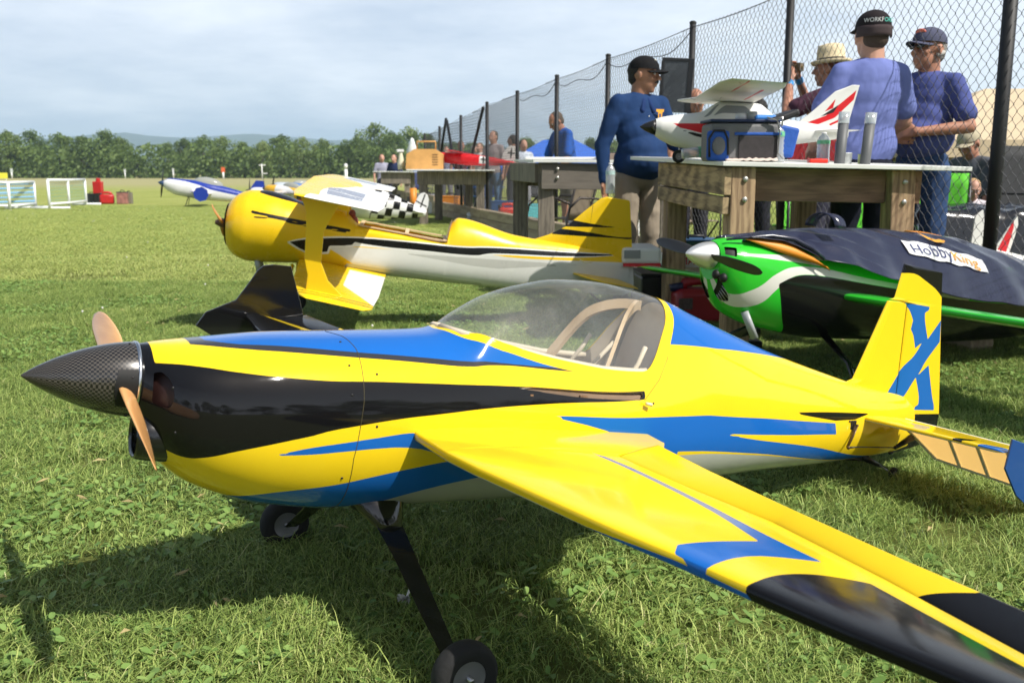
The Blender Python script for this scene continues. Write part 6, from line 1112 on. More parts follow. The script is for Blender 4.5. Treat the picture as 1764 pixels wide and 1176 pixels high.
def hand(mb,w,d,palm,curl=.5,side=1,k=1.0,spread=.012):
    """hand rooted at wrist w, fingers run along d, palm normal 'palm'"""
    w=Vector(w); d=Vector(d).normalized(); n=Vector(palm).normalized(); n=(n-d*n.dot(d)).normalized(); s=d.cross(n)*side
    for q in (-.026,-.009,.009,.026): mb.cap(w+s*q*.7*k,w+d*.075*k+s*q*k,.014*k,.012*k,8)
    for i,(q,L) in enumerate(((-.032,.060),(-.011,.074),(.011,.080),(.032,.070))):
        p=w+d*.082*k+s*q*k; dd=(d+s*q*3).normalized(); a=curl*.8
        for j,(l,r) in enumerate(((.45,.0088),(.32,.0080),(.23,.0072))):
            dj=(dd*math.cos(a)+n*math.sin(a)).normalized(); p2=p+dj*L*l*k; mb.cap(p,p2,r*k,r*k*.93,8); p=p2; a+=curl*.9
    p=w+d*.02*k+s*.030*k; d1=(d*.75+s*.75+n*.35).normalized(); p2=p+d1*.042*k; mb.cap(p,p2,.012*k,.0098*k,8); d2=(d*.9+s*.25+n*.45*curl*1.5).normalized(); mb.cap(p2,p2+d2*.032*k,.0098*k,.008*k,8)
def person(label,loc,rz,S=1.0,skin=SK_L,shirt=((.1,.1,.3),'short'),pants=(.03,.04,.08),arms=None,legs=None,lean=0.0,head=(0,0),hat=None,hair=(.05,.03,.02),glasses=False,vox=.010,belly=0,shorts=False,group=None,hands=(None,None),seated=False,moustache=False,hem=-.10,extras=None,fem=1.0,shoes=(.03,.03,.03),beard=None):
    t=empty('person',loc,rz); t.scale=(S,S,S); tag(t,label,'person',group)
    px_,pz=0,.93; pel=Vector((0,0,.93)); 
    if seated: pel=Vector((0,-.05,.47))
    up=Vector((0,math.sin(lean),math.cos(lean))); fw=Vector((0,math.cos(lean),-math.sin(lean)))
    sp=lambda h,x=0,f=0: pel+up*h+Vector((x,0,0))+fw*f
    ch=sp(.40); nk=sp(.56); sh={s:sp(.492,s*.168*fem) for s in (-1,1)}
    yaw,pit=head; HM=Matrix.Rotation(yaw,3,'Z')@Matrix.Rotation(pit,3,'X'); hc=nk+up*.022+HM@Vector((0,.022,.105))
    arms=arms or {}; A={}
    for s in (-1,1):
        a=arms.get(s); 
        if a is None: a=(Vector((s*.235,-.02,-.285+.505)),Vector((s*.25,.05,-.53+.505)))
        e,w_=[pel+up*Vector(q).z+fw*Vector(q).y+Vector((Vector(q).x,0,0)) for q in a]; A[s]=(e,w_)
    Lg={}
    for s in (-1,1):
        l=(legs or {}).get(s)
        if l is None: l=((s*.105,.02,.50),(s*.12,-.01,.09)) if not seated else ((s*.12,.38,.50),(s*.13,.42,.09))
        Lg[s]=(Vector(l[0]),Vector(l[1]))
    b=MB()
    # head: skull, jaw, nose, ears, lips, brow
    h=lambda x,y,z: hc+HM@Vector((x,y,z))*1.08
    b.ell(h(0,-.012,.022),(.080,.101,.099),20,14,M=HM); b.ell(h(0,.022,-.045),(.061,.071,.075),16,12,M=HM); b.ell(h(0,.058,-.093),(.026,.022,.02),10,8,M=HM)
    b.cap(h(0,.088,.012),h(0,.108,-.022),.008,.0135,10); b.ell(h(.011,.098,-.026),.008,8,6);b.ell(h(-.011,.098,-.026),.008,8,6)
    b.cap(h(-.034,.079,.030),h(.034,.079,.030),.010,.010,8); b.ell(h(0,.086,-.053),(.022,.010,.006),10,6,M=HM); b.ell(h(0,.084,-.064),(.018,.010,.006),10,6,M=HM)
    for s in (-1,1): b.ell(h(s*.078,-.008,-.008),(.009,.020,.032),10,8,M=HM@Matrix.Rotation(-s*.35,3,'Z')); b.ell(h(s*.040,.062,-.02),(.020,.022,.022),10,8,M=HM)
    b.cap(sp(.50,0,-.01),hc+HM@Vector((0,-.02,-.05)),.066,.061,14)
    b.cap(sp(.10,-.05,0),sp(.42,-.055,0),.072,.078,14); b.cap(sp(.10,.05,0),sp(.42,.055,0),.072,.078,14)
    for s in (-1,1):
        e,w_=A[s]; b.cap(sh[s],e,.047,.040,12); m_=e.lerp(w_,.35); b.cap(e,m_,.040,.037,12); b.cap(m_,w_,.037,.026,12)
        hd=hands[0 if s<0 else 1]; dr=(w_-e).normalized()
        if hd is None: hd=(dr,Vector((-s,0,0)) if abs(dr.z)>.6 else Vector((0,0,-1)),.45)
        hand(b,w_,hd[0],hd[1],hd[2],side=s if len(hd)<4 else hd[3])
        k,a_=Lg[s]; hp=pel+Vector((s*.09,0,-.02)); b.cap(hp,k,.075,.052,12); b.cap(k,k.lerp(a_,.35)+Vector((0,-.012,0)),.052,.052,12); b.cap(k.lerp(a_,.35)+Vector((0,-.012,0)),a_,.052,.035,12)
    ob=b.build('body',skin,t,True); remesh(ob,vox*.82,2)
    # eyes
    for s in (-1,1): mb=MB(); mb.ell(h(s*.031,.0805,.008),(.0125,.008,.0075),10,8,M=HM); mb.build('eye',mat('eye_white',(.6,.58,.55),.3),t,True); mb=MB(); mb.ell(h(s*.031,.0875,.008),(.006,.003,.006),8,6,M=HM); mb.build('iris',mat('iris',(.03,.02,.015),.2),t,True)
    # shirt
    c,sl=shirt; sb=MB(); W=.165*fem
    for (hh,rx,ry,f) in ((-.06,.172+belly*.08,.125+belly*.3,.0+belly*.10),(-.06,.165+belly*.1,.115+belly*.4,.0+belly*.15),(.06,.155+belly*.15,.105+belly*.6,.0+belly*.35),(.16,.155+belly*.1,.105+belly*.5,belly*.30),(.28,.168,.115+belly*.2,belly*.12),(.38,.176,.118,0),(.44,.165,.105,-.005)):
        sb.ell(sp(max(hh,hem+.13),0,f),(rx*fem,ry,.14),20,12)
    sb.cap(sh[-1]+Vector((.02,0,.0)),sh[1]+Vector((-.02,0,0)),.055,.055,14); sb.cap(sp(.47,0,-.01),sp(.535,0,-.008),.085,.068,14)
    for s in (-1,1): sb.cap(sp(.52,s*.03,-.01),sh[s]+Vector((s*.0,0,.012)),.055,.048,12)
    for s in (-1,1):
        e,w_=A[s]; u=(e-sh[s]); 
        if sl=='short': sb.cap(sh[s],sh[s]+u*.62,.058,.066,14); sb.cap(sh[s]+u*.55,sh[s]+u*.70,.066,.070,14)
        else: sb.cap(sh[s],e,.066,.055,14); sb.cap(e,e.lerp(w_,.93),.055,.038,14)
    so_=sb.build('shirt',c if not isinstance(c,tuple) else cloth('cloth_%02x%02x%02x'%tuple(int(q*255) for q in c),c),t,True); remesh(so_,vox,9,.020)
    # trousers
    pb=MB(); pb.ell(pel+Vector((0,0,-.01)),(.160,.118+belly*.15,.10),18,10); pb.ell(pel+Vector((0,0,.05)),(.152,.112+belly*.2,.07),18,10)
    for s in (-1,1):
        k,a_=Lg[s]; hp=pel+Vector((s*.085,0,-.03)); k2=k if not shorts else k.lerp(hp,.12); pb.cap(hp,k2,.092,.072,14)
        if not shorts: pb.cap(k,a_+Vector((0,0,-.0)),.070,.060,14)
    po=pb.build('shorts' if shorts else 'trousers',cloth('pants_%02x%02x%02x'%tuple(int(q*255) for q in pants),pants),t,True); remesh(po,vox*1.1,2,.022)
    for s in (-1,1):
        a_=Lg[s][1]; fb=MB(); fb.cap(a_+Vector((0,-.03,-.045)),a_+Vector((s*.015,.15,-.055)),.042,.036,12); o_=fb.build('shoe',mat('shoe_%d'%int(shoes[0]*99),shoes,.6),t,True); remesh(o_,.012,1)
    # hair / hats
    if hair is not None:
        kk=.93 if hat else 1; hb=MB(); hb.ell(h(0,-.028,.030),(.087*kk,.099*kk,.095*kk),18,12,M=HM); hb.ell(h(0,-.05,-.02),(.075*kk,.064*kk,.064*kk),14,10,M=HM); o_=hb.build('hair',mat('hair_%d'%int(hair[0]*200),hair,.75,bump=.5,bscale=90),t,True); remesh(o_,.010,1,.006)
    if hat:
        kind,col=hat[:2]; hm_=cloth('hat_%02x%02x%02x'%tuple(int(q*255) for q in col),col)
        if kind=='cap' or kind=='capback':
            f=1 if kind=='cap' else -1; hb=MB(); n=24; prof=[]
            for j in range(9):
                a=j/8*PI/2; prof.append((math.cos(a),math.sin(a)))
            vs=[]; 
            for r,z in prof:
                for q in range(n): an=2*PI*q/n; vs.append(h(.084*r*math.cos(an),-.008+.103*r*math.sin(an)+(.004 if f>0 else -.004),.036+.088*z**.9*(1.0 if hat[2:]!=('tall',) else 1.15)))
            fs=[(j*n+q,j*n+(q+1)%n,(j+1)*n+(q+1)%n,(j+1)*n+q) for j in range(8) for q in range(n)]; hb.add(vs,fs); hb.build('cap_crown',hm_,t,True)
            if f>0:
                bb=MB(); rows=[]
                for j in range(7):
                    r_=j/6; row=[]
                    for q in range(13):
                        an=(q/12-.5)*2.1; row.append(h(math.sin(an)*(.083+.0*r_),.090*math.cos(an)*1.0+.075*r_*math.cos(an*1.25)-.004,.040-.012*r_-.016*abs(math.sin(an))*1.2))
                    rows.append([tuple(p) for p in row])
                grid_mesh('visor',np.array(rows),hm_ if len(hat)<4 else cloth('vis',hat[3]),t,thick=.004)
            else:
                # strap and lower rear panel
                bb=MB(); rows=[]
                for j in range(4):
                    rows.append([tuple(h(.086*math.sin(an),-.012-.101*math.cos(an),.040-.052*j/3)) for an in np.linspace(-1.5,1.5,17)])
                grid_mesh('cap_back_panel',np.array(rows),cloth('hat_band',(.055,.040,.042)),t,thick=.003)
                rows=[]
                for j in range(5):
                    r_=j/4; rows.append([tuple(h(math.sin(an)*.080,.09*math.cos(an)+.06*r_,.040-.01*r_)) for an in np.linspace(-1,1,9)])
                grid_mesh('visor',np.array(rows),hm_,t,thick=.004)
        if kind=='straw':
            hb=MB(); M4=Matrix.Translation(hc+HM@Vector((0,-.01,.045)))@HM.to_4x4()@Matrix.Rotation(hat[2] if len(hat)>2 else 0,4,'X'); pr=[(.140,.012),(.130,-.006),(.105,-.008),(.099,.0),(.097,.075),(.088,.118),(.045,.130),(.001,.118)]; b2=MB(); b2.lathe(pr,(0,0,0),'Z',28); vs=[M4@Vector(v) for v in b2.v]; hb.add(vs,b2.f); o_=hb.build('straw_hat',mat('straw_weave',(.74,.62,.40),.8,var=.18,vscale=60,bump=.5,bscale=160),t,True); sm=o_.modifiers.new('t','SOLIDIFY'); sm.thickness=.004
            b2=MB(); b2.lathe([(.1005,.002),(.0995,.028)],(0,0,0),'Z',28); hb=MB(); hb.add([M4@Vector(v) for v in b2.v],b2.f); hb.build('hat_band',BLACK,t,True)
    if glasses:
        for s in (-1,1): g_=MB(); g_.ell(h(s*.030,.094,.010),(.026,.006,.018),14,8,M=HM@Matrix.Rotation(-s*.18,3,'Z')); g_.build('sunglass_lens',mat('lens_black',(.008,.01,.012),.05,coat=.6),t,True)
        g_=MB()
        for s in (-1,1): g_.tube([h(s*.05,.088,.014),h(s*.078,.05,.012),h(s*.082,-.02,.010)],.0025,5)
        g_.tube([h(-.008,.098,.012),h(.008,.098,.012)],.0025,5); g_.build('sunglass_frame',BLACK,t,True)
    if moustache: g_=MB(); g_.cap(h(-.028,.088,-.046),h(0,.098,-.038),.005,.007,8); g_.cap(h(.028,.088,-.046),h(0,.098,-.038),.005,.007,8); g_.build('moustache',mat('hair_2',(.02,.015,.012),.8),t,True)
    if extras: extras(t,h,HM,A,sp,pel)
    return t
def local(v,r): c,s=math.cos(-r),math.sin(-r); return (v[0]*c-v[1]*s,v[0]*s+v[1]*c,v[2])
# 1. man in navy shirt and black cap, turned to the right, bottle in his hanging hand
def ex_navy(t,h,HM,A,sp,pel):
    mb=MB(); mb.cap(sp(.44,.045,.10),sp(.51,.02,.072),.018,.02,8); mb.cap(sp(.44,-.045,.10),sp(.51,-.02,.072),.018,.02,8); mb.build('collar',cloth('cloth_navy_dk',(.010,.030,.11)),t,True)
    mb=MB()
    for z in (.40,.30,.20,.10,.0): mb.ell(sp(z,0,.118+.06*(z<.25)),(.006,.004,.006),8,5)
    mb.build('shirt_button',mat('button_pale',(.5,.5,.5),.4),t,True)
    mb=MB(); q=Matrix.Translation(sp(.42,-.085,.130)); vs=[(-.035,.0,.03),(.035,.0,.03),(.03,.0,.012),(.016,.0,.010),(.016,.0,-.03),(.008,.0,-.03),(.008,.0,.0),(-.008,.0,.0),(-.008,.0,-.03),(-.016,.0,-.03),(-.02,.0,.010),(-.03,.0,.012)]; mb.add([q@Vector(v) for v in vs],[tuple(range(12))]); mb.build('chest_emblem',mat('emblem_orange',(.75,.36,.03),.6),t)
    mb=MB(); mb.ell(h(.0,.062,.085),(.03,.012,.02),10,6,M=HM@Matrix.Rotation(-.6,3,'X')); mb.build('cap_badge',mat('emblem_pale',(.65,.62,.50),.6),t,True)
    mb=MB(); mb.tube([h(-.089,-.01,.008),h(-.092,.006,-.012),h(-.082,.035,-.025)],.0035,6); mb.build('earpiece',mat('earpiece_grey',(.35,.38,.42),.3),t,True)
rz=R_(-150)
nav=person('man in a long sleeved navy shirt and black cap holding a bottle between the tables',(.90,6.95,0),R_(-152),1.0,SK_D,((.012,.038,.115),'long'),(.30,.25,.19),arms={1:((.27,-.06,.20),(.275,-.02,-.06)),-1:((-.24,.10,.22),(-.20,.30,.16))},head=(R_(38),R_(-3)),hat=('cap',(.008,.008,.009)),hair=(.01,.008,.007),belly=.14,fem=1.08,hem=-.04,moustache=True,extras=ex_navy,hands=((Vector((.2,.9,-.1)),Vector((0,0,-1)),.2),(Vector((0,.05,-1)),Vector((-.3,.5,0)),.55)),vox=.009)
p=at(1056,300,6.55); b_=bottle('clear water bottle held in the hanging hand of the navy shirted man',(p.x-.0,6.72,.80),.21,.033,(.45,.62,.60))
# 2. back view of the young man in a light blue T-shirt
def ex_back(t,h,HM,A,sp,pel):
    R_l=.0895
    vs,fs=text_mb('WORKF',.029,align='RIGHT'); 
    def wrap(v,off): a=(v.x+off)/.098; return h(.0885*math.sin(a)*1.0,-.012-.108*math.cos(a),.062+v.y)
    mb=MB(); mb.add([wrap(v,.006) for v in vs],fs); mb.build('cap_lettering',mat('print_white',(.74,.74,.74),.4),t)
    vs,fs=text_mb('ORCE',.029,align='LEFT'); mb=MB(); mb.add([wrap(v,.009) for v in vs],fs); mb.build('cap_lettering',mat('print_teal',(.10,.55,.45),.4),t)
person('young man seen from behind in a light blue T-shirt and backwards black cap',(2.06,5.68,0),R_(8),1.06,SK_L,((.15,.185,.44),'short'),(.012,.014,.025),arms={-1:((-.26,.06,.235),(-.20,.24,.10)),1:((.25,.06,.24),(.17,.26,.13))},head=(R_(-4),0),hat=('capback',(.018,.014,.016)),hem=-.03,hair=(.05,.03,.02),extras=ex_back,vox=.009,hands=((Vector((.4,.8,-.2)),Vector((0,0,-1)),.5),(Vector((-.4,.8,-.2)),Vector((0,0,-1)),.5)))
# 3. man with sunglasses and folded forearms, behind the fence
def ex_sun(t,h,HM,A,sp,pel):
    mb=MB(); q=sp(.37,.075,.122); mb.add([q+Vector((a,0,b)) for a,b in ((-.05,-.01),(-.02,.012),(.0,.024),(.03,.016),(.05,-.012),(.02,-.006),(0,-.016),(-.03,-.018))],[tuple(range(8))]); mb.build('chest_print',mat('print_coral',(.80,.20,.14),.6),t)
    mb=MB(); mb.ell(h(0,.074,.088),(.04,.01,.022),10,6,M=HM@Matrix.Rotation(-.6,3,'X')); mb.build('cap_badge',mat('print_coral',(.80,.20,.14),.6),t,True)
    mb=MB(); mb.cap(h(.074,-.03,-.02),h(.070,.0,-.03),.018,.012,8); mb.cap(h(-.074,-.03,-.02),h(-.070,.0,-.03),.018,.012,8); mb.build('sideburns',mat('hair_grey',(.45,.43,.40),.8),t,True)
person('older man in a royal blue T-shirt, cap and sunglasses with folded arms behind the fence',(2.65,6.30,0),R_(134),1.055,SK_T,((.075,.095,.28),'short'),(.030,.06,.14),arms={-1:((-.28,.04,.23),(-.06,.25,.20)),1:((.28,.04,.23),(.10,.24,.17))},head=(R_(-18),R_(4)),hat=('cap',(.075,.08,.13)),hair=(.30,.28,.26),glasses=True,hem=.04,belly=.12,extras=ex_sun,vox=.009,hands=((Vector((1,.1,0)),Vector((0,-1,-.2)),.4),(Vector((-1,.1,0)),Vector((0,-1,0)),.4)))
# 4. person with straw hat taking a picture
def ex_hat(t,h,HM,A,sp,pel):
    mb=MB(); c=h(0,.20,.02); mb.box(c,(.075,.03,.055),M=HM); mb.cap(c,c+HM@Vector((0,.05,0)),.022,.02,12); mb.build('camera',mat('camera_bronze',(.20,.14,.07),.35,metal=.4),t)
    e,w_=A[1]; mb=MB(); u=(w_-e).normalized(); mb.cap(w_-u*.05,w_-u*.03,.031,.031,12); mb.build('wristband',mat('band_blue',(.02,.25,.60),.4),t,True)
    e,w_=A[-1]; mb=MB(); u=(w_-e).normalized(); mb.cap(w_-u*.05,w_-u*.03,.031,.031,12); mb.build('wristband',mat('band_blue',(.02,.25,.60),.4),t,True)
person('person in straw hat and maroon T-shirt raising a camera behind the fence',(2.42,7.5,0),R_(52),1.06,SK_T,((.075,.03,.05),'short'),(.04,.04,.06),arms={-1:((-.28,.20,.38),(-.09,.27,.62)),1:((.25,.24,.42),(.05,.27,.66))},head=(R_(0),R_(2)),hat=('straw',(.6,.5,.3),-.10),hair=(.12,.03,.015),extras=ex_hat,vox=.010,hands=((Vector((.3,.2,.9)),Vector((.6,.3,0)),.7),(Vector((-.3,.2,.9)),Vector((-.6,.3,0)),.7)))
# 5. man in blue T-shirt bending over the far side of the fence
person('man in a bright blue T-shirt leaning over his work behind the fence, second table',(.83,13.9,0),R_(120),1.05,SK_T,((.02,.10,.42),'short'),(.20,.17,.13),arms={-1:((-.24,.18,.16),(-.10,.42,.02)),1:((.24,.20,.16),(.08,.44,.0))},lean=R_(16),head=(R_(0),R_(-34)),hair=(.10,.07,.05),vox=.013,shorts=True)
# 6. background people
BGP=[('man in a grey T-shirt sitting at the farthest table, left of two heads',(-4.0,30.0),R_(200),SK_L,(.30,.30,.38),(.05,.05,.08),1.0,(.08,.05,.03),.90,None),
('man in a dark navy T-shirt sitting at the farthest table, right of two heads',(-3.55,29.2),R_(160),SK_L,(.02,.03,.08),(.05,.05,.08),1.0,(.10,.06,.03),.86,None),
('person in blue jeans standing behind the fence, right of the third table',(-.36,19.2),R_(150),SK_L,(.35,.30,.30),(.10,.19,.34),1.0,(.10,.07,.05),0,None),
('person in dark clothes walking behind the fence, right of the blue jeans',(.02,20.2),R_(60),SK_T,(.05,.05,.07),(.03,.03,.04),.98,(.03,.02,.02),0,None),
('person in a white and blue T-shirt behind the fence, beside the gas can post',(.22,19.0),R_(200),SK_L,(.55,.60,.70),(.25,.25,.28),.90,(.03,.02,.02),0,None),
('person in a maroon shirt behind the fence, in view between the third table legs',(-1.15,22.0),R_(190),SK_T,(.10,.02,.03),(.03,.03,.04),.94,(.03,.02,.02),0,None),
('person in a lilac shirt behind the red plane',(-1.62,24.2),R_(170),SK_L,(.45,.42,.62),(.20,.20,.22),.90,(.05,.03,.02),0,None),
('person with grey hair in an orange top behind the red plane',(-.95,24.5),R_(200),SK_L,(.60,.25,.12),(.10,.10,.12),.92,(.40,.38,.36),0,None),
('person in a pale shirt behind the red plane tail',(-.75,22.8),R_(150),SK_L,(.62,.58,.55),(.10,.12,.20),.93,(.15,.10,.06),0,None)]
for i,(lb,xy,r,sk,sc_,pc_,S_,hr,sit,ht) in enumerate(BGP):
    person(lb,(xy[0],xy[1],0 if not sit else sit*.50-.25),r,S_,sk,(sc_,'short'),pc_,hair=hr,vox=.020,seated=bool(sit),group=None)
# walkers' faces behind the near table
person('dark haired person glimpsed behind the fence between the black board and the foam wing',(1.72,9.3,0),R_(200),.99,SK_T,((.05,.03,.03),'short'),(.03,.03,.04),hair=(.02,.012,.01),vox=.014)
person('person with black hair, back turned, just above the cooler bag lid',(2.10,8.4,0),R_(10),.90,SK_D,((.06,.04,.05),'short'),(.03,.03,.04),hair=(.008,.006,.006),vox=.014)
# seated pair at the right
def ex_grey(t,h,HM,A,sp,pel): pass
person('seated man in a grey shirt and beige cap at the right, looking down',(4.08,8.6,.06),R_(120),1.0,SK_T,((.10,.11,.13),'short'),(.10,.10,.12),seated=True,lean=R_(10),head=(R_(8),R_(-22)),hat=('cap',(.42,.37,.26)),hair=(.20,.16,.12),arms={-1:((-.24,.14,.20),(-.06,.30,.10)),1:((.24,.14,.20),(.06,.30,.08))},vox=.012)
person('child in a white and pink T-shirt sitting below the grey shirted man',(3.84,8.1,-.02),R_(150),.72,SK_L,((.62,.58,.62),'short'),(.20,.20,.24),seated=True,lean=R_(5),head=(R_(20),R_(-18)),hair=(.45,.28,.12),vox=.012)
# ---------------------------------------------------------------- chairs, boards, tents, covered kit
def camp_chair(label,loc,rz,col,S=1.0,group=None,hb=.95):
    t=empty('camp_chair',loc,rz); t.scale=(S,S,S); tag(t,label,'camp chair',group); m=mat('chair_%02x%02x%02x'%tuple(int(q*255) for q in col),col,.75,bump=.2,bscale=30)
    R=[[( -.27+.54*i/8,-.25-.10*(j/6)-.05*math.sin(PI*i/8)+.0,.40+(hb-.40)*j/6) for j in range(7)] for i in range(9)]; grid_mesh('backrest',np.array(R),m,t,thick=.012)
    R=[[( -.27+.54*i/8,-.25+.50*j/6,.42-.05*math.sin(PI*i/8)*math.sin(PI*j/6)) for j in range(7)] for i in range(9)]; grid_mesh('seat',np.array(R),m,t,thick=.012)
    for s in (-1,1):
        for a,b in (((s*.29,.26,.0),(s*.27,-.25,.42)),((s*.29,-.28,.0),(s*.27,.25,.42)),((s*.27,-.25,.42),(s*.27,-.36,hb)),((s*.29,.26,.0),(s*.29,.27,.62))): mb=MB(); mb.tube([a,b],.011,6); mb.build('leg',BLACK,t,True)
        mb=MB(); mb.box((s*.30,0,.62),(.06,.56,.015)); mb.build('armrest',m,t)
    return t
GC=(.10,.50,.02)
camp_chair('tall bright green camp chair back beside the seated man, right of near table',(3.22,7.22,.0),R_(168),GC,.92,'bright green camp chairs behind the fence',hb=1.02)
camp_chair('bright green camp chair seen under the near table, left of dark trousers',(2.72,8.6,-.12),R_(185),GC,.95,'bright green camp chairs behind the fence',hb=.9)
camp_chair('bright green camp chair seen under the near table, right of dark trousers',(3.12,8.4,-.12),R_(170),GC,.95,'bright green camp chairs behind the fence',hb=.9)
camp_chair('black camp chair with high back at the right edge behind the fence',(4.45,8.0,.12),R_(205),(.014,.015,.017),1.05,hb=1.0)
def sling_chair(label,loc,rz):
    t=empty('sling_chair',loc,rz); tag(t,label,'patio chair','brown sling patio chairs by the second table'); FR=mat('frame_brown',(.06,.05,.045),.45,metal=.3); SL=mat('sling_tan',(.30,.24,.18),.75,bump=.3,bscale=80)
    R=[[( -.25+.50*i/6,-.22-.18*(j/6),.42+.55*j/6) for j in range(7)] for i in range(7)]; grid_mesh('backrest',np.array(R),SL,t,thick=.01)
    R=[[( -.25+.50*i/6,-.22+.46*j/6,.42+.02*math.sin(j)) for j in range(7)] for i in range(7)]; grid_mesh('seat',np.array(R),SL,t,thick=.01)
    for s in (-1,1):
        mb=MB(); mb.tube([(s*.27,-.30,0),(s*.27,-.25,.42),(s*.27,-.41,.98)],.014,7); mb.build('back_leg',FR,t,True)
        mb=MB(); mb.tube([(s*.28,.30,0),(s*.28,.27,.35),(s*.28,.22,.58),(s*.28,.10,.68),(s*.28,-.10,.67),(s*.28,-.30,.60)],.013,7); mb.build('arm_and_front_leg',FR,t,True)
    mb=MB(); mb.tube([(-.27,-.41,.98),(.27,-.41,.98)],.014,7); mb.build('top_bar',FR,t,True)
sling_chair('brown sling patio chair behind the second table, nearer and to the right',(.92,9.9,0),R_(115))
sling_chair('brown sling patio chair behind the second table, farther and to the left',(.52,11.0,0),R_(60))
# black board strapped to the fence behind the navy shirted man
t=empty('black_board',(1.50,9.1,1.50)); t.rotation_euler=(0,R_(3),R_(-5)); tag(t,'smoky dark panel with black frame hung on the fence beside the navy shirted man','board'); mb=MB(); mb.box((0,0,.22),(.27,.03,.46)); mb.build('panel',mat('panel_smoke',(.04,.045,.05),.25,coat=.3,var=.3,vscale=5),t)
for d,c in (((.29,.05,.03),(0,0,.46)),((.03,.05,.46),(-.135,0,.22)),((.05,.05,.46),(.12,0,.22))): mb=MB(); mb.box(c,d); mb.build('frame',BLACK,t,bevel=.004)
# tents
def tent(label,c,w_,d,h0,h1,m,group=None,legs=True,val=.25):
    t=empty('canopy_tent',c); tag(t,label,'tent',group); mb=MB(); w2,d2=w_/2,d/2
    mb.add([(-w2,-d2,h0),(w2,-d2,h0),(w2,d2,h0),(-w2,d2,h0),(-w2*.25,0,h1),(w2*.25,0,h1)],[(0,1,5,4),(1,2,5),(2,3,4,5),(3,0,4)]); o=mb.build('roof',m,t); 
    mb=MB(); 
    for a,b in (((-w2,-d2),(w2,-d2)),((w2,-d2),(w2,d2)),((w2,d2),(-w2,d2)),((-w2,d2),(-w2,-d2))): mb.add([(a[0],a[1],h0),(b[0],b[1],h0),(b[0],b[1],h0-val),(a[0],a[1],h0-val)],[(0,1,2,3)])
    mb.build('valance',m,t)
    if legs:
        for a in (-w2,w2):
            for b in (-d2,d2): mb=MB(); mb.tube([(a*.98,b*.98,0),(a*.98,b*.98,h0)],.03,6); mb.build('leg',GREYM,t,True)
    return t
BEI=mat('tent_beige',(.55,.44,.29),.8,var=.08,vscale=2); BLT=mat('tent_blue',(.04,.15,.60),.7,var=.06); 
tent('large beige canopy tent at the right edge behind the fence',(7.6,14.5,0),5.2,4.2,1.35,2.15,BEI,val=.22)
tent('blue pop-up tent low behind the second table, behind the leaning man',(1.35,28,0),3.6,3.2,1.05,1.85,BLT,val=.2)
tent('small blue pop-up tent far behind the fence left of the red plane',(-2.6,42,0),3.0,3,1.0,1.6,BLT,val=.2)
# long grey bleacher or awning rail under the beige tent
t=empty('picnic_bench',(6.3,11.6,0)); tag(t,'long weathered grey bench standing under the beige tent','bench')
for z in (.78,.64): mb=MB(); mb.box((0,0,z),(4.6,.3,.06)); mb.build('plank',WG,t,bevel=.005)
for x in (-2,0,2): mb=MB(); mb.box((x,0,.31),(.08,.3,.62)); mb.build('leg',WG,t)
# heap of kit under black plastic at the right
BPL=mat('black_sheet',(.012,.013,.016),.20,coat=.3,bump=.8,bscale=9,coatr=.15)
t=empty('sheeted_kit',(3.75,7.0,0)); tag(t,'heap of kit under a shiny black plastic sheet behind the fence','covered heap','covered'); t.pop('group',None) if False else None
R=[]
for i in range(60):
    u=-1+2*i/59; row=[]
    for j in range(34):
        v=-1+2*j/33; e=max(abs(u),abs(v)); z=.70*(1-max(0,(e-.72)/.28)**1.3)+.05*noise.noise(Vector((u*4,v*4,1)))-.06*abs(noise.noise(Vector((u*7+v*3,v*2,4)))); row.append((u*1.05*(1+.02*noise.noise(Vector((u*5,v*3,9)))),v*.42,max(z,.01)))
    R.append(row)
grid_mesh('plastic_sheet',np.array(R),BPL,t)
# clutter on the ground behind the fence
rc=random.Random(5); CC=[('blue folding crate',(.04,.15,.45)),('pale grey tool box',(.40,.40,.42)),('lime green bag',(.25,.55,.05)),('red cooler box',(.5,.03,.03)),('white foam box',(.7,.7,.68)),('dark tool case',(.03,.03,.035)),('turquoise bag',(.10,.45,.50)),('orange case',(.7,.25,.03))]
spots=[(-2.05,23.5,'left of the third table'),(-1.75,22.2,'behind the left legs of the third table'),(-1.35,21.3,'behind the middle of the third table'),(-1.0,23.0,'behind the right legs of the third table'),(-2.6,25.5,'below the farthest table'),(-.15,18.4,'at the foot of the person in jeans'),(.35,17.0,'behind the fence left of the second table'),(.25,15.4,'behind the second table, left'),(.9,12.6,'under the leaning man'),(1.3,11.6,'behind the brown patio chairs'),(2.35,9.2,'behind the fence under the near table'),(2.9,9.8,'between the green camp chairs'),(-3.1,27.5,'left of the farthest table'),(-2.2,27.8,'right of the farthest table')]
for i,(x,y,wh) in enumerate(spots):
    nm,c=CC[(i*3+1)%8]; d=(rc.uniform(.3,.5),rc.uniform(.25,.4),rc.uniform(.25,.45)); crate('%s on the ground %s'%(nm,wh),(x,y,0),rc.uniform(-.4,.4),d,mat('clut%d'%((i*3+1)%8),c,.55),'crate' if 'crate' in nm else ('bag' if 'bag' in nm else 'box'))
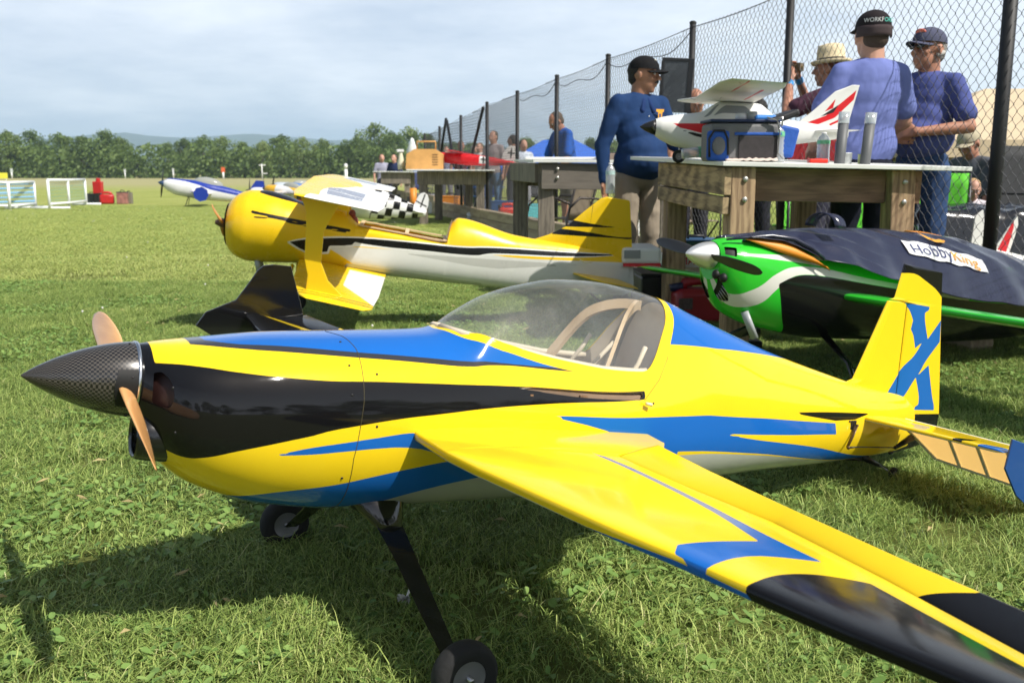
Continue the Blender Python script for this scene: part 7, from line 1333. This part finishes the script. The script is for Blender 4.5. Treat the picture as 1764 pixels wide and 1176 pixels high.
for i,(x,y,c,wh) in enumerate(((1.9,10.6,(.25,.2,.15),'seen through the fence right of the patio chairs'),(-.6,21.2,(.02,.12,.4),'behind the legs of the person in jeans'),(.6,21.5,(.03,.03,.035),'far behind the second table'),(1.0,19.0,(.45,.02,.03),'behind the blue tent side'),(-2.9,31,(.02,.03,.1),'behind the farthest table'))):
    camp_chair('folding camp chair %s'%wh,(x,y,0),rc.uniform(2.4,3.9),c)
t=empty('plastic_bag',(-.62,17.9,0)); tag(t,'crumpled grey and white plastic bag lying at the kerb','bag'); mb=MB(); mb.ell((0,0,.13),(.22,.16,.15),18,12); o=mb.build('bag_film',mat('bag_film',(.45,.46,.50),.25,coat=.3,bump=1,bscale=14,var=.4,vscale=10),t,True); tx_=bpy.data.textures.new('crumple','CLOUDS'); tx_.noise_scale=.08; d=o.modifiers.new('s','SUBSURF'); d.levels=1; d.render_levels=1; d=o.modifiers.new('d','DISPLACE'); d.texture=tx_; d.strength=.09
t=empty('orange_bollard',(-2.02,19.8,0)); tag(t,'tall orange cylinder standing left of the third table legs','bollard'); mb=MB(); mb.tube([(0,0,.1),(0,0,.62)],.07,12); mb.build('tube',mat('sleeve_orange',(.75,.25,.02),.5),t,True); mb=MB(); mb.box((0,0,.05),(.3,.3,.1)); mb.build('base',BLACK,t,bevel=.01)
# camera bag strap, wooden stake, misc on second table
t=empty('model_wing_on_table',(.62,9.0,1.06)); tag(t,'pale model wing half lying flat on the second table','wing panel'); mb=MB(); mb.prism([(-.5,-.12),(.35,-.18),(.4,.1),(-.5,.1)],.0,.022); mb.build('wing_skin',mat('foam_white',FOAM,.5),t,bevel=.006)
t=empty('tool_tray',(.95,8.9,1.055)); tag(t,'brown tool tray near the right end of the second table','tray'); mb=MB(); mb.box((0,0,.03),(.35,.25,.06)); mb.build('tray',mat('tray_brown',(.20,.15,.12),.7),t,bevel=.006); mb=MB(); mb.tube([(-.15,0,.06),(.15,0,.06)],.01,6); mb.build('tool',DKMET,t,True)
